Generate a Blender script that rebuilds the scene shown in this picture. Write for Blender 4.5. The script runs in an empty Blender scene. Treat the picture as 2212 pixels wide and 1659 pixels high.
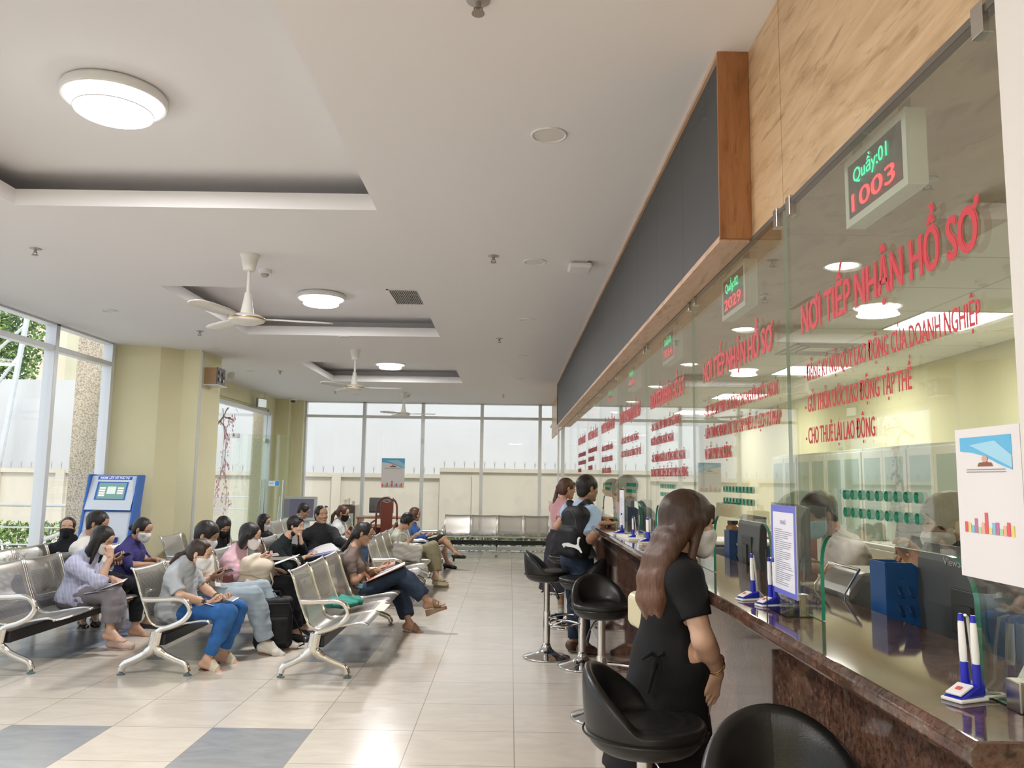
import bpy, math, random
import numpy as np
from mathutils import Vector, Matrix, noise
random.seed(7); np.random.seed(7)
S = bpy.context.scene; COL = S.collection
R = math.radians; PI = math.pi
# ---------------------------------------------------------------- camera
F_PX = 1735.0; PITCH = math.atan(206/F_PX); ROLL = 0.0145; EYE = 1.5
cd = bpy.data.cameras.new('camera'); cam = bpy.data.objects.new('camera', cd); COL.objects.link(cam)
cd.sensor_width = 36; cd.lens = 36*F_PX/2212; cd.clip_start = .05; cd.clip_end = 300
_f = Vector((0, math.cos(PITCH), math.sin(PITCH))); _u = Vector((0, -math.sin(PITCH), math.cos(PITCH))); _r = Vector((1, 0, 0))
_cr = _r*math.cos(ROLL)+_u*math.sin(ROLL); _cu = -_r*math.sin(ROLL)+_u*math.cos(ROLL)
cam.matrix_world = Matrix(((_cr.x, _cu.x, -_f.x, 0), (_cr.y, _cu.y, -_f.y, 0), (_cr.z, _cu.z, -_f.z, EYE), (0, 0, 0, 1)))
S.camera = cam
# ---------------------------------------------------------------- world, sun, exposure
W = bpy.data.worlds.new('world'); S.world = W; W.use_nodes = True
_bg = W.node_tree.nodes['Background']; _bg.inputs[0].default_value = (.86, .93, 1, 1); _bg.inputs[1].default_value = 1.2
sl = bpy.data.lights.new('sun', 'SUN'); sl.energy = 2.0; sl.angle = R(12); sl.color = (1, .95, .86)
so = bpy.data.objects.new('sun', sl); COL.objects.link(so); so.rotation_euler = (R(38), 0, R(25))
S.view_settings.view_transform = 'Standard'; S.view_settings.look = 'None'; S.view_settings.gamma = 1
S.view_settings.use_curve_mapping = False; S.view_settings.exposure = 0.42
S.cycles.use_denoising = True
S.cycles.max_bounces = 10; S.cycles.diffuse_bounces = 5; S.cycles.glossy_bounces = 5; S.cycles.transparent_max_bounces = 24
S.cycles.transmission_bounces = 4; S.cycles.caustics_reflective = False; S.cycles.caustics_refractive = False
S.cycles.sample_clamp_indirect = 4
def area(name, loc, sx, sy, power, color, rot=(0, 0, 0), shape='RECTANGLE', spread=180):
    l = bpy.data.lights.new(name, 'AREA'); l.shape = shape; l.size = sx; l.size_y = sy; l.energy = power; l.color = color; l.spread = R(spread)
    o = bpy.data.objects.new(name, l); o.location = loc; o.rotation_euler = rot; COL.objects.link(o); return o
WIN_LIGHTS = []
# ---------------------------------------------------------------- pixel -> world (pixel frame 2212 x 1659); each point gets its own real depth
def ray(px, py):
    u = px-1106.; v = -(py-829.5)
    a = u*math.cos(ROLL)-v*math.sin(ROLL); b = u*math.sin(ROLL)+v*math.cos(ROLL)
    return a/F_PX, (F_PX*math.cos(PITCH)-b*math.sin(PITCH))/F_PX, (F_PX*math.sin(PITCH)+b*math.cos(PITCH))/F_PX
def atY(px, py, y):
    d = ray(px, py); t = y/d[1]; return np.array((d[0]*t, y, EYE+d[2]*t))
def atZ(px, py, z):
    d = ray(px, py); t = (z-EYE)/d[2]; return np.array((d[0]*t, d[1]*t, z))
# ---------------------------------------------------------------- materials
MATS = {}
class NT:
    def __init__(s, name):
        s.m = bpy.data.materials.new(name); s.m.use_nodes = True; s.t = s.m.node_tree; s.n = s.t.nodes; s.l = s.t.links
        s.b = s.n['Principled BSDF']; s.out = s.n['Material Output']
    def add(s, typ, **kw):
        n = s.n.new(typ)
        for k, v in kw.items():
            if k.startswith('i_'):
                n.inputs[k[2:].replace('_', ' ')].default_value = v
            else: setattr(n, k, v)
        return n
    def ln(s, a, ao, b, bi): s.l.new(a.outputs[ao], b.inputs[bi])
    def coord(s, scale=(1, 1, 1), which='Object'):
        t = s.n.new('ShaderNodeTexCoord'); m = s.n.new('ShaderNodeMapping'); m.inputs['Scale'].default_value = scale
        s.ln(t, which, m, 'Vector'); return m
    def noise(s, scale, detail=4, vec=None, rough=.5, dist=0):
        n = s.n.new('ShaderNodeTexNoise'); n.inputs['Scale'].default_value = scale; n.inputs['Detail'].default_value = detail
        n.inputs['Roughness'].default_value = rough; n.inputs['Distortion'].default_value = dist
        if vec is not None: s.ln(vec, 0, n, 'Vector')
        return n
    def ramp(s, src, out, stops):
        r = s.n.new('ShaderNodeValToRGB'); e = r.color_ramp.elements
        while len(e) < len(stops): e.new(.5)
        for i, (p, c) in enumerate(stops): e[i].position = p; e[i].color = (*c, 1)
        s.l.new(src.outputs[out], r.inputs[0]); return r
    def math(s, op, a, b=None, c=None):
        n = s.n.new('ShaderNodeMath'); n.operation = op
        for i, v in enumerate((a, b, c)):
            if v is None: continue
            if isinstance(v, (int, float)): n.inputs[i].default_value = v
            else: s.l.new(v, n.inputs[i])
        return n.outputs[0]
    def bump(s, src, strength=.2, dist=.01):
        b = s.n.new('ShaderNodeBump'); b.inputs['Strength'].default_value = strength; b.inputs['Distance'].default_value = dist
        s.l.new(src, b.inputs['Height']); s.l.new(b.outputs[0], s.b.inputs['Normal']); return b
def setp(b, col=None, rough=None, metal=None, **kw):
    if col is not None: b.inputs['Base Color'].default_value = (*col, 1)
    if rough is not None: b.inputs['Roughness'].default_value = rough
    if metal is not None: b.inputs['Metallic'].default_value = metal
    for k, v in kw.items(): b.inputs[k.replace('_', ' ')].default_value = v
def M(name, col=(.8, .8, .8), rough=.5, metal=0, var=0.0, vscale=8, bump=0, bscale=60, **kw):
    if name in MATS: return MATS[name]
    t = NT(name); setp(t.b, col, rough, metal, **kw)
    if var:
        c = t.coord(); n = t.noise(vscale, 4, c)
        r = t.ramp(n, 'Fac', [(.3, tuple(x*(1-var) for x in col)), (.7, tuple(min(1, x*(1+var)) for x in col))])
        t.ln(r, 0, t.b, 'Base Color')
    if bump:
        c = t.coord(); n = t.noise(bscale, 3, c); t.bump(n.outputs['Fac'], bump, .005)
    MATS[name] = t.m; return t.m
def EM(name, col, strength, base=(.8, .8, .8)):
    if name in MATS: return MATS[name]
    t = NT(name); setp(t.b, base, .4); t.b.inputs['Emission Color'].default_value = (*col, 1); t.b.inputs['Emission Strength'].default_value = strength
    MATS[name] = t.m; return t.m
def glass_mat(name, tint=(.9, .97, .92), f0=.04, extra=0.0, rough=0.0, haze=None):
    t = NT(name); t.n.remove(t.b)
    g = t.add('ShaderNodeNewGeometry'); dt = t.add('ShaderNodeVectorMath', operation='DOT_PRODUCT')
    t.ln(g, 'Incoming', dt, 0); t.ln(g, 'Normal', dt, 1)
    c = t.math('ABSOLUTE', dt.outputs['Value']); k = t.math('SUBTRACT', 1.0, c); k = t.math('POWER', k, 5.0)
    fr = t.math('MULTIPLY_ADD', k, 1-f0, f0+extra)
    tr = t.add('ShaderNodeBsdfTransparent'); tr.inputs[0].default_value = (*tint, 1)
    gl = t.add('ShaderNodeBsdfGlossy'); gl.inputs['Roughness'].default_value = rough; gl.inputs[0].default_value = (1, 1, 1, 1)
    mx = t.add('ShaderNodeMixShader'); t.l.new(fr, mx.inputs[0]); t.ln(tr, 0, mx, 1); t.ln(gl, 0, mx, 2)
    last = mx
    t.ln(last, 0, t.out, 'Surface'); t.m.use_backface_culling = False
    MATS[name] = t.m; return t.m
# ---------------------------------------------------------------- mesh builder
class MB:
    def __init__(s): s.v = []; s.f = []; s.mi = []
    def add(s, v, f, mi=0):
        o = len(s.v); s.v += [tuple(map(float, p)) for p in v]; s.f += [tuple(i+o for i in q) for q in f]; s.mi += [mi]*len(f); return s
    def box(s, x0, x1, y0, y1, z0, z1, mi=0):
        v = [(x, y, z) for x in (x0, x1) for y in (y0, y1) for z in (z0, z1)]
        return s.add(v, [(0, 1, 3, 2), (4, 6, 7, 5), (0, 4, 5, 1), (2, 3, 7, 6), (0, 2, 6, 4), (1, 5, 7, 3)], mi)
    def obox(s, c, ax, ay, az, hx, hy, hz, mi=0):      # oriented box
        c, ax, ay, az = map(np.array, (c, ax, ay, az))
        v = [c+ax*(i*hx)+ay*(j*hy)+az*(k*hz) for i in (-1, 1) for j in (-1, 1) for k in (-1, 1)]
        return s.add(v, [(0, 1, 3, 2), (4, 6, 7, 5), (0, 4, 5, 1), (2, 3, 7, 6), (0, 2, 6, 4), (1, 5, 7, 3)], mi)
    def quad(s, a, b, c, d, mi=0): return s.add([a, b, c, d], [(0, 1, 2, 3)], mi)
    def prism(s, poly, axis, h0, h1, mi=0):            # poly 2D, extruded along axis (0,1,2)
        def P(p, h):
            q = [p[0], p[1]]; q.insert(axis, h); return q
        n = len(poly); v = [P(p, h0) for p in poly]+[P(p, h1) for p in poly]
        f = [tuple(range(n))[::-1], tuple(range(n, 2*n))]+[(i, (i+1) % n, n+(i+1) % n, n+i) for i in range(n)]
        return s.add(v, f, mi)
    def lathe(s, prof, c=(0, 0, 0), n=24, axis=2, mi=0):      # prof: (r, h)
        v = []; f = []
        for r, h in prof:
            for k in range(n):
                a = 2*PI*k/n; p = [r*math.cos(a), r*math.sin(a)]; p.insert(axis, h); v.append([p[i]+c[i] for i in range(3)])
        for i in range(len(prof)-1):
            for k in range(n): f.append((i*n+k, i*n+(k+1) % n, (i+1)*n+(k+1) % n, (i+1)*n+k))
        if prof[0][0] > 1e-6: f.append(tuple(range(n))[::-1])
        if prof[-1][0] > 1e-6: f.append(tuple((len(prof)-1)*n+k for k in range(n)))
        return s.add(v, f, mi)
    def tube(s, pts, r, n=10, closed=False, flat=1.0, up=(0, 0, 1), mi=0):
        pts = [np.array(p, float) for p in pts]; m = len(pts); rs = r if hasattr(r, '__len__') else [r]*m
        v = []; f = []; N = None
        for i in range(m):
            a = pts[(i-1) % m] if (closed or i) else pts[0]; b = pts[(i+1) % m] if (closed or i < m-1) else pts[-1]
            t = b-a; t /= (np.linalg.norm(t)+1e-9)
            if N is None:
                N = np.cross(np.array(up, float), t)
                if np.linalg.norm(N) < 1e-3: N = np.cross((1, 0, 0), t)
            N = N-t*N.dot(t); N /= (np.linalg.norm(N)+1e-9); B = np.cross(t, N)
            for k in range(n):
                q = 2*PI*k/n; v.append(pts[i]+N*(math.cos(q)*rs[i])+B*(math.sin(q)*rs[i]*flat))
        for i in range(m if closed else m-1):
            for k in range(n):
                a, b = i*n, ((i+1) % m)*n; f.append((a+k, a+(k+1) % n, b+(k+1) % n, b+k))
        if not closed: f.append(tuple(range(n))[::-1]); f.append(tuple((m-1)*n+k for k in range(n)))
        return s.add(v, f, mi)
    def sheet(s, grid, mi=0):
        nr = len(grid); nc = len(grid[0]); v = [p for r in grid for p in r]
        return s.add(v, [(i*nc+j, i*nc+j+1, (i+1)*nc+j+1, (i+1)*nc+j) for i in range(nr-1) for j in range(nc-1)], mi)
    def mesh(s, name):
        me = bpy.data.meshes.new(name); me.from_pydata(s.v, [], s.f)
        if any(s.mi): me.polygons.foreach_set('material_index', s.mi)
        me.update(); return me
def fin(me, mats, smooth=False, angle=35):
    for m in (mats if isinstance(mats, (list, tuple)) else [mats]): me.materials.append(m)
    if smooth:
        me.polygons.foreach_set('use_smooth', [True]*len(me.polygons))
        if angle: 
            try: me.set_sharp_from_angle(angle=R(angle))
            except Exception: pass
    return me
def recalc(me):
    import bmesh
    b = bmesh.new(); b.from_mesh(me); bmesh.ops.recalc_face_normals(b, faces=b.faces); b.to_mesh(me); b.free(); return me
def O(name, mb, mats, parent=None, smooth=False, bevel=0, loc=None, rot=None, solid=0, sub=0, angle=35, rc=True):
    me = mb if isinstance(mb, bpy.types.Mesh) else mb.mesh(name)
    if rc and not isinstance(mb, bpy.types.Mesh): recalc(me)
    fin(me, mats, smooth, angle)
    o = bpy.data.objects.new(name, me); COL.objects.link(o)
    if parent is not None: o.parent = parent
    if loc is not None: o.location = loc
    if rot is not None: o.rotation_euler = rot
    if solid: 
        md = o.modifiers.new('s', 'SOLIDIFY'); md.thickness = solid; md.offset = 0
    if bevel:
        md = o.modifiers.new('b', 'BEVEL'); md.width = bevel; md.segments = 2; md.limit_method = 'ANGLE'; md.angle_limit = R(40)
    if sub:
        md = o.modifiers.new('ss', 'SUBSURF'); md.levels = sub; md.render_levels = sub
    return o
def tag(o, label, cat, group=None, kind=None):
    o['label'] = label; o['category'] = cat
    if group: o['group'] = group
    if kind: o['kind'] = kind
    return o
def struct(o, label=None, cat=None):
    o['kind'] = 'structure'
    if label: o['label'] = label
    if cat: o['category'] = cat
    return o
def E(name, loc=(0, 0, 0), rz=0, label=None, cat=None, group=None):
    o = bpy.data.objects.new(name, None); COL.objects.link(o); o.location = loc; o.rotation_euler = (0, 0, rz); o.empty_display_size = .1
    if label: tag(o, label, cat, group)
    return o
def dup(root, loc=None, rz=None, label=None, group=None, skip=()):
    r = root.copy(); COL.objects.link(r)
    if loc is not None: r.location = loc
    if rz is not None: r.rotation_euler = (0, 0, rz)
    if label: r['label'] = label
    if group: r['group'] = group
    def rec(src, dst):
        for ch in list(src.children):
            if ch.name.split('.')[0] in skip: continue
            c = ch.copy(); COL.objects.link(c); c.parent = dst; rec(ch, c)
    rec(root, r); return r
def text_mesh(s, size=.1, bold=0.0, sx=1.0, depth=.001, align='LEFT', spacing=1.0, shear=0):
    cu = bpy.data.curves.new('t', 'FONT'); cu.body = s; cu.size = size; cu.offset = bold; cu.extrude = depth; cu.align_x = align
    cu.space_character = spacing; cu.resolution_u = 3; cu.shear = shear
    o = bpy.data.objects.new('t', cu); COL.objects.link(o)
    me = bpy.data.meshes.new_from_object(o); COL.objects.unlink(o); bpy.data.objects.remove(o); bpy.data.curves.remove(cu)
    if sx != 1: me.transform(Matrix.Diagonal((sx, 1, 1, 1)))
    return me
def place_mesh(me, origin, xdir, ydir):
    x = Vector(xdir).normalized(); y = Vector(ydir).normalized(); z = x.cross(y)
    me.transform(Matrix(((x.x, y.x, z.x, origin[0]), (x.y, y.y, z.y, origin[1]), (x.z, y.z, z.z, origin[2]), (0, 0, 0, 1)))); return me
def join_meshes(lst, name='m'):
    mb = MB()
    for me in lst:
        mb.add([tuple(v.co) for v in me.vertices], [tuple(p.vertices) for p in me.polygons])
    return mb.mesh(name)
HORN = dict(zip('ƠỚỜỞỠỢƯỨỪỬỮỰơớờởỡợưứừửữự', 'OÓÒỎÕỌUÚÙỦŨỤoóòỏõọuúùủũụ'))
def text_fit(s, width, height, depth=.0006, bold=.0):
    pl = ''.join(HORN.get(ch, ch) for ch in s); me = text_mesh(pl, 1, 0, 1, 0); hn = MB()
    for i, ch in enumerate(s):
        if ch in HORN:                              # the horn of the Vietnamese letters is its own small shape
            m2 = text_mesh(pl[:i]+('O' if HORN[ch] in 'OÓÒỎÕỌ' else 'U'), 1, 0, 1, 0); xr = max(v.co.x for v in m2.vertices); bpy.data.meshes.remove(m2); u = HORN[ch] in 'UÚÙỦŨỤ'
            a, b = (xr-.09, .60) if not u else (xr-.03, .60); hn.add([(a, b, 0), (a+.13, b+.05, 0), (a+.17, b+.17, 0), (a+.08, b+.17, 0), (a+.06, b+.10, 0), (a, b+.07, 0)], [(0, 1, 2, 3, 4, 5)])
    if hn.v: me = join_meshes([me, hn.mesh('horn')])
    co = np.empty(len(me.vertices)*3); me.vertices.foreach_get('co', co); co = co.reshape(-1, 3)
    x0, x1 = co[:, 0].min(), co[:, 0].max()
    sy = height/.682      # cap height of the face at size 1
    me.transform(Matrix.Translation((-x0, 0, 0))); me.transform(Matrix.Diagonal((width/(x1-x0), sy, 1, 1)))
    if bold > .02:                                  # heavier strokes: overlapping copies side by side
        e = bold*.62*width/(x1-x0); ev = bold*.16*sy; vs = [tuple(v.co) for v in me.vertices]; fs = [tuple(p.vertices) for p in me.polygons]; mb = MB()
        for k, (d, g_) in enumerate(((-e, 0), (-e/2, ev), (0, -ev), (e/2, ev), (e, 0), (-e/2, -ev), (e/2, -ev))): mb.add([(a+d, b+g_, c+k*.0003) for a, b, c in vs], fs)
        me = mb.mesh('text')
    return me
# ================================================================= THE ROOM
ZC = 3.08; XG = .854; YF = 17.0; XL = -4.92; YB = -3.6; ZT = 2.368; XO = 4.04; ZO = 2.68; ZK = 1.13
paint_w = M('ceiling_paint', (.83, .815, .83), .9)
paint_y = M('cream_yellow_paint', (.80, .755, .50), .75, var=.03, vscale=2)
alu = M('white_aluminium', (.74, .76, .79), .35, .3)
alu_in = M('beige_aluminium', (.72, .70, .67), .4, .2)
steel = M('brushed_steel', (.62, .6, .57), .25, 1)
chrome = M('chrome', (.78, .77, .76), .12, 1)
clear = glass_mat('window_glass', (.965, .98, .985))
black = M('black_plastic', (.015, .015, .017), .4)
white_p = M('white_plastic', (.82, .82, .81), .35)
# floor: polished cream tiles with blue-grey pairs
t = NT('floor_tiles'); cd_ = t.add('ShaderNodeNewGeometry'); sx = t.add('ShaderNodeSeparateXYZ'); t.ln(cd_, 'Position', sx, 0)
ux = t.math('DIVIDE', t.math('SUBTRACT', sx.outputs[0], .041), .6); uy = t.math('DIVIDE', t.math('SUBTRACT', sx.outputs[1], 5.015), .583)
def edge(u):
    fr = t.math('FRACT', u); return t.math('MINIMUM', fr, t.math('SUBTRACT', 1.0, fr))
gr = t.math('LESS_THAN', t.math('MINIMUM', edge(ux), edge(uy)), .0042)
ix = t.math('FLOOR', ux); iy = t.math('FLOOR', uy)
def mod(a, n): return t.math('FLOORED_MODULO', a, n)
colm = t.math('MULTIPLY', t.math('GREATER_THAN', mod(ix, 2.0), .5), t.math('LESS_THAN', ix, -2.5))
rowm = t.math('GREATER_THAN', mod(iy, 5.0), 2.5)
gm = t.math('MULTIPLY', colm, rowm)
wn = t.add('ShaderNodeTexWhiteNoise', noise_dimensions='2D'); cb = t.add('ShaderNodeCombineXYZ'); t.l.new(ix, cb.inputs[0]); t.l.new(iy, cb.inputs[1]); t.ln(cb, 0, wn, 'Vector')
mp = t.coord((1.2, 3, 1)); nz = t.noise(2.2, 6, mp, .6, 1.2)
cr = t.ramp(nz, 'Fac', [(.3, (.62, .565, .485)), (.7, (.71, .65, .56))]); gy = t.ramp(nz, 'Fac', [(.3, (.27, .285, .30)), (.7, (.35, .37, .385))])
mx = t.add('ShaderNodeMix', data_type='RGBA'); t.l.new(gm, mx.inputs['Factor']); t.ln(cr, 0, mx, 'A'); t.ln(gy, 0, mx, 'B')
hv = t.add('ShaderNodeHueSaturation'); t.l.new(t.math('MULTIPLY_ADD', wn.outputs[0], .08, .96), hv.inputs['Value']); t.l.new(mx.outputs['Result'], hv.inputs['Color'])
m2 = t.add('ShaderNodeMix', data_type='RGBA'); t.l.new(gr, m2.inputs['Factor']); t.l.new(hv.outputs[0], m2.inputs['A']); m2.inputs['B'].default_value = (.33, .28, .22, 1)
t.l.new(m2.outputs['Result'], t.b.inputs['Base Color']); t.b.inputs['Specular IOR Level'].default_value = .55
rr = t.ramp(nz, 'Fac', [(.3, (.17, .17, .17)), (.7, (.24, .24, .24))]); t.ln(rr, 0, t.b, 'Roughness')
FLOORM = t.m
struct(O('floor', MB().box(-6.2, 7, YB-.2, YF+.15, -.12, 0), FLOORM))
# ceiling with cove trays
TX0, TX1 = -2.98, -.82; TRAYS = [(-6.2, -3.95), (-1.9, .35), (2.4, 4.63), (6.64, 8.92), (11.04, 13.28)]
mb = MB(); ys = [YB]; TR = [q for q in TRAYS if q[1] > YB]
CX0, CX1 = -5.02, XG+.02
prev = YB
for (a, b) in TR:
    mb.box(CX0, CX1, prev, a, ZC, ZC+.10); mb.box(CX0, TX0, a, b, ZC, ZC+.10); mb.box(TX1, CX1, a, b, ZC, ZC+.10); prev = b
mb.box(CX0, CX1, prev, YF+.15, ZC, ZC+.10)
for (a, b) in TR:                       # upper ceiling pan above each tray, reaching back behind the lip
    e = .32
    mb.box(TX0-e, TX1+e, a-e, b+e, ZC+.215, ZC+.26)
    mb.box(TX0-e-.02, TX0-e, a-e, b+e, ZC+.10, ZC+.26); mb.box(TX1+e, TX1+e+.02, a-e, b+e, ZC+.10, ZC+.26)
    mb.box(TX0-e, TX1+e, a-e-.02, a-e, ZC+.10, ZC+.26); mb.box(TX0-e, TX1+e, b+e, b+e+.02, ZC+.10, ZC+.26)
struct(O('ceiling', mb, paint_w))
struct(O('roof', MB().box(-5.05, 7.1, YB-.3, YF+.3, ZC+.34, ZC+.5), M('roof_concrete', (.5, .5, .5), .9)))
# walls
mb = MB()
poly = [(-4.98, 9.76), (-4.39, 9.93), (-4.19, 10.15), (-3.97, 10.155), (-3.97, 10.87), (-4.87, 10.87), (-4.98, 10.87)]
mb.prism(poly, 2, 0, ZC)
struct(O('pillar', mb, paint_y), 'cream yellow stepped wall pillar between the glazing and the glass doors', 'pillar')
mb = MB(); mb.box(-5.1, -4.87, 10.87, 16.55, 2.828, ZC); mb.box(-5.06, -4.9, 10.87, 16.5, 2.75, 2.828); mb.box(-4.98, -4.87, 16.1, 16.75, 0, 2.828); mb.box(-4.98, -4.6, 16.55, 17.15, 0, ZC); mb.box(-4.6, -4.36, 16.8, 17.15, 0, ZC); mb.box(-5.3, -5.0, 10.87, 16.5, -.02, .03)
struct(O('wall_left', mb, paint_y))
struct(O('wall_back', MB().box(-5.3, 7, YB-.2, YB, 0, ZC), paint_y))
mb = MB(); mb.box(XO, XO+.15, YB, YF+.15, 0, ZC)
paint_o = M('office_wall_paint', (.76, .72, .50), .8); struct(O('wall_right', mb, paint_o))
# curtain walls: frames, transoms and panes
def curtain(name, fixed, axis, lines, z_tr, z0=.06, z1=ZC, thick=.12, w=.07, rails=(), mat=alu, sill=.08):
    root = E(name, (0, 0, 0)); struct(root)
    mb = MB()
    a, b = lines[0], lines[-1]
    def bx(p0, p1, q0, q1, z0, z1):
        if axis == 1: mb.box(q0, q1, p0, p1, z0, z1)      # wall runs along y, fixed x
        else: mb.box(p0, p1, q0, q1, z0, z1)
    for y in lines: bx(y-w/2, y+w/2, fixed-thick/2, fixed+thick/2, 0, z1)
    for z, h in [(z_tr, .028), (z0-.03+sill/2, sill/2)]+list(rails): bx(a, b, fixed-thick/2+.008, fixed+thick/2-.008, z-h, z+h)
    bx(a, b, fixed-thick/2, fixed+thick/2, z1-.02, z1)
    O('window_frame', mb, mat, root, bevel=.004)
    for i in range(len(lines)-1):
        g = MB(); x0, x1 = lines[i]+w/2-.01, lines[i+1]-w/2+.01
        if axis == 1: g.quad((fixed, x0, z0), (fixed, x1, z0), (fixed, x1, z1), (fixed, x0, z1))
        else: g.quad((x0, fixed, z0), (x1, fixed, z0), (x1, fixed, z1), (x0, fixed, z1))
        O('window_pane', g, clear, root)
    return root
curtain('window_1', YF, 0, [-4.36, -3.11, -1.87, -.622, .607, 1.85, 3.09, 4.0], 2.775, rails=[(.42, .02)])
curtain('window_2', XL, 1, [9.70-1.22*i for i in range(10, -1, -1)], 2.82)
# glass door wall on the left
root = E('door_1'); struct(root)
O('door_frame', MB().box(-4.93, -4.83, 10.87, 16.16, 2.70, 2.76).box(-4.94, -4.80, 16.04, 16.12, 0, 2.76), alu, root, bevel=.004)
g = MB(); g.box(-4.885, -4.875, 10.87, 14.08, .02, 2.7); g.box(-4.885, -4.875, 14.1, 16.04, 2.235, 2.7); O('glass_pane', g, clear, root)
doorg = glass_mat('door_glass', (.93, .97, .945), extra=.03)
lf = O('door_leaf', MB().box(-4.86, -3.83, 14.095, 14.107, .01, 2.216), doorg, root)
lf2 = O('door_leaf', MB().box(-4.885, -4.873, 15.1, 16.02, .01, 2.216), doorg, root)
def handle(par, x, y, ax):
    mb = MB()
    for s_ in (-1, 1):
        if ax == 'y': mb.tube([(x, y+s_*.035, .72), (x, y+s_*.035, 1.43)], .014); 
        else: mb.tube([(x+s_*.035, y, .72), (x+s_*.035, y, 1.43)], .014)
    for z in (.85, 1.3):
        if ax == 'y': mb.tube([(x, y-.035, z), (x, y+.035, z)], .009)
        else: mb.tube([(x-.035, y, z), (x+.035, y, z)], .009)
    O('door_handle', mb, steel, par, True)
handle(lf, -3.95, 14.1, 'y'); handle(lf2, -4.88, 15.95, 'x')
for p_, q_ in ((lf, (-4.9, -4.76, 14.085, 14.117, 2.15, 2.23)), (lf, (-4.9, -4.76, 14.085, 14.117, .01, .1)), (lf2, (-4.9, -4.86, 15.9, 16.04, 2.15, 2.23))):
    O('door_patch', MB().box(*q_), steel, p_, bevel=.003)
sg = E('push_sign', (-4.115, 14.09, 1.37), 0, 'small blue and white push sign on the open glass door leaf', 'sign')
O('sign_plate', MB().box(-.095, .095, -.003, 0, -.045, .045), M('sign_white', (.75, .85, .93), .4), sg)
O('sign_arrow', MB().box(.02, .09, -.005, -.003, -.04, .04), M('sign_blue', (.05, .33, .75), .4), sg)
O('sign_text', place_mesh(text_fit('ĐẨY', .085, .032), (-.075, -.0045, -.016), (1, 0, 0), (0, 0, 1)), M('sign_blue', (.05, .33, .75), .4), sg)
# blossom decal on the fixed pane
def branch(mb, p, d, L, r, depth, tips, rnd):
    pts = [np.array(p)]; n = 5
    for i in range(n):
        d = d+np.array([rnd.uniform(-.35, .35), rnd.uniform(-.35, .35)]); d /= np.linalg.norm(d); pts.append(pts[-1]+d*L/n)
    for i in range(n):
        a, b = pts[i], pts[i+1]
        if max(a[1], b[1]) > 2.67: continue
        t_ = b-a; t_ /= np.linalg.norm(t_); q = np.array([-t_[1], t_[0]])*r*(1-i/n*.6)
        mb.add([(-4.868, *(a+q)), (-4.868, *(b+q*.8)), (-4.868, *(b-q*.8)), (-4.868, *(a-q))], [(0, 1, 2, 3)])
    tips += pts[2:]
    if depth:
        for k in (2, 3, 4): branch(mb, pts[k], d+np.array([rnd.uniform(-.9, .9), rnd.uniform(-1.2, -.1)]), L*.62, r*.55, depth-1, tips, rnd)
rnd = random.Random(5); mb = MB(); tips = []
branch(mb, (13.1, 2.3), np.array([1., .05]), .85, .035, 2, tips, rnd); branch(mb, (13.5, 2.62), np.array([.12, -1.]), 1.15, .02, 2, tips, rnd)
dec = E('blossom_decal', (0, 0, 0), 0, 'pink blossom branch sticker on the glass beside the door', 'window sticker')
O('branch', mb, M('decal_brown', (.42, .36, .25), .7), dec, rc=False)
mb = MB()
for tp in tips:
    for k in range(rnd.randint(1, 3)):
        if tp[1] > 2.6: continue
        xo = -4.866+rnd.random()*.004
        c = tp+np.array([rnd.gauss(0, .035), rnd.gauss(0, .04)]); r_ = rnd.uniform(.012, .03)
        mb.add([(xo, c[0]+r_*(1+.35*math.cos(5*a))*math.cos(a), c[1]+r_*(1+.35*math.cos(5*a))*math.sin(a)) for a in [2*PI*i/15 for i in range(15)]], [tuple(range(15))])
O('blossom', mb, M('decal_pink', (.85, .42, .55), .7), dec, rc=False)
# office ceiling: border soffit, grid tiles, light panels
t = NT('grid_tiles'); cg = t.add('ShaderNodeNewGeometry'); sx = t.add('ShaderNodeSeparateXYZ'); t.ln(cg, 'Position', sx, 0)
ux = t.math('DIVIDE', t.math('SUBTRACT', sx.outputs[0], 2.20), .61); uy = t.math('DIVIDE', t.math('SUBTRACT', sx.outputs[1], 5.38), .66)
gr = t.math('LESS_THAN', t.math('MINIMUM', edge(ux), edge(uy)), .012)
m2 = t.add('ShaderNodeMix', data_type='RGBA'); t.l.new(gr, m2.inputs['Factor']); m2.inputs['A'].default_value = (.78, .77, .70, 1); m2.inputs['B'].default_value = (.5, .49, .43, 1)
t.l.new(m2.outputs['Result'], t.b.inputs['Base Color']); t.b.inputs['Roughness'].default_value = .9
mb = MB().box(2.2, XO, YB, YF+.15, ZO, ZO+.05); O_c = struct(O('ceiling_office', mb, t.m))
def wood(name, c0, c1, c2, rot, sc, dark=.0, rough=.35, gap=None):
    t = NT(name); tc = t.n.new('ShaderNodeNewGeometry'); mp = t.n.new('ShaderNodeMapping'); t.ln(tc, 'Position', mp, 'Vector')
    mp.inputs['Rotation'].default_value = rot; mp.inputs['Scale'].default_value = sc
    n1 = t.noise(1.6, 8, mp, .62, 1.6); n2 = t.noise(5, 6, mp, .6, .6)
    r1 = t.ramp(n1, 'Fac', [(.28, c0), (.5, c1), (.72, c2)]); r2 = t.ramp(n2, 'Fac', [(.32, (.56, .47, .38)), (.46, (1, 1, 1))])
    mx = t.add('ShaderNodeMix', data_type='RGBA', blend_type='MULTIPLY'); mx.inputs['Factor'].default_value = .75
    t.ln(r1, 0, mx, 'A'); t.ln(r2, 0, mx, 'B'); t.l.new(mx.outputs['Result'], t.b.inputs['Base Color']); t.b.inputs['Roughness'].default_value = rough
    MATS[name] = t.m; return t.m
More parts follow.
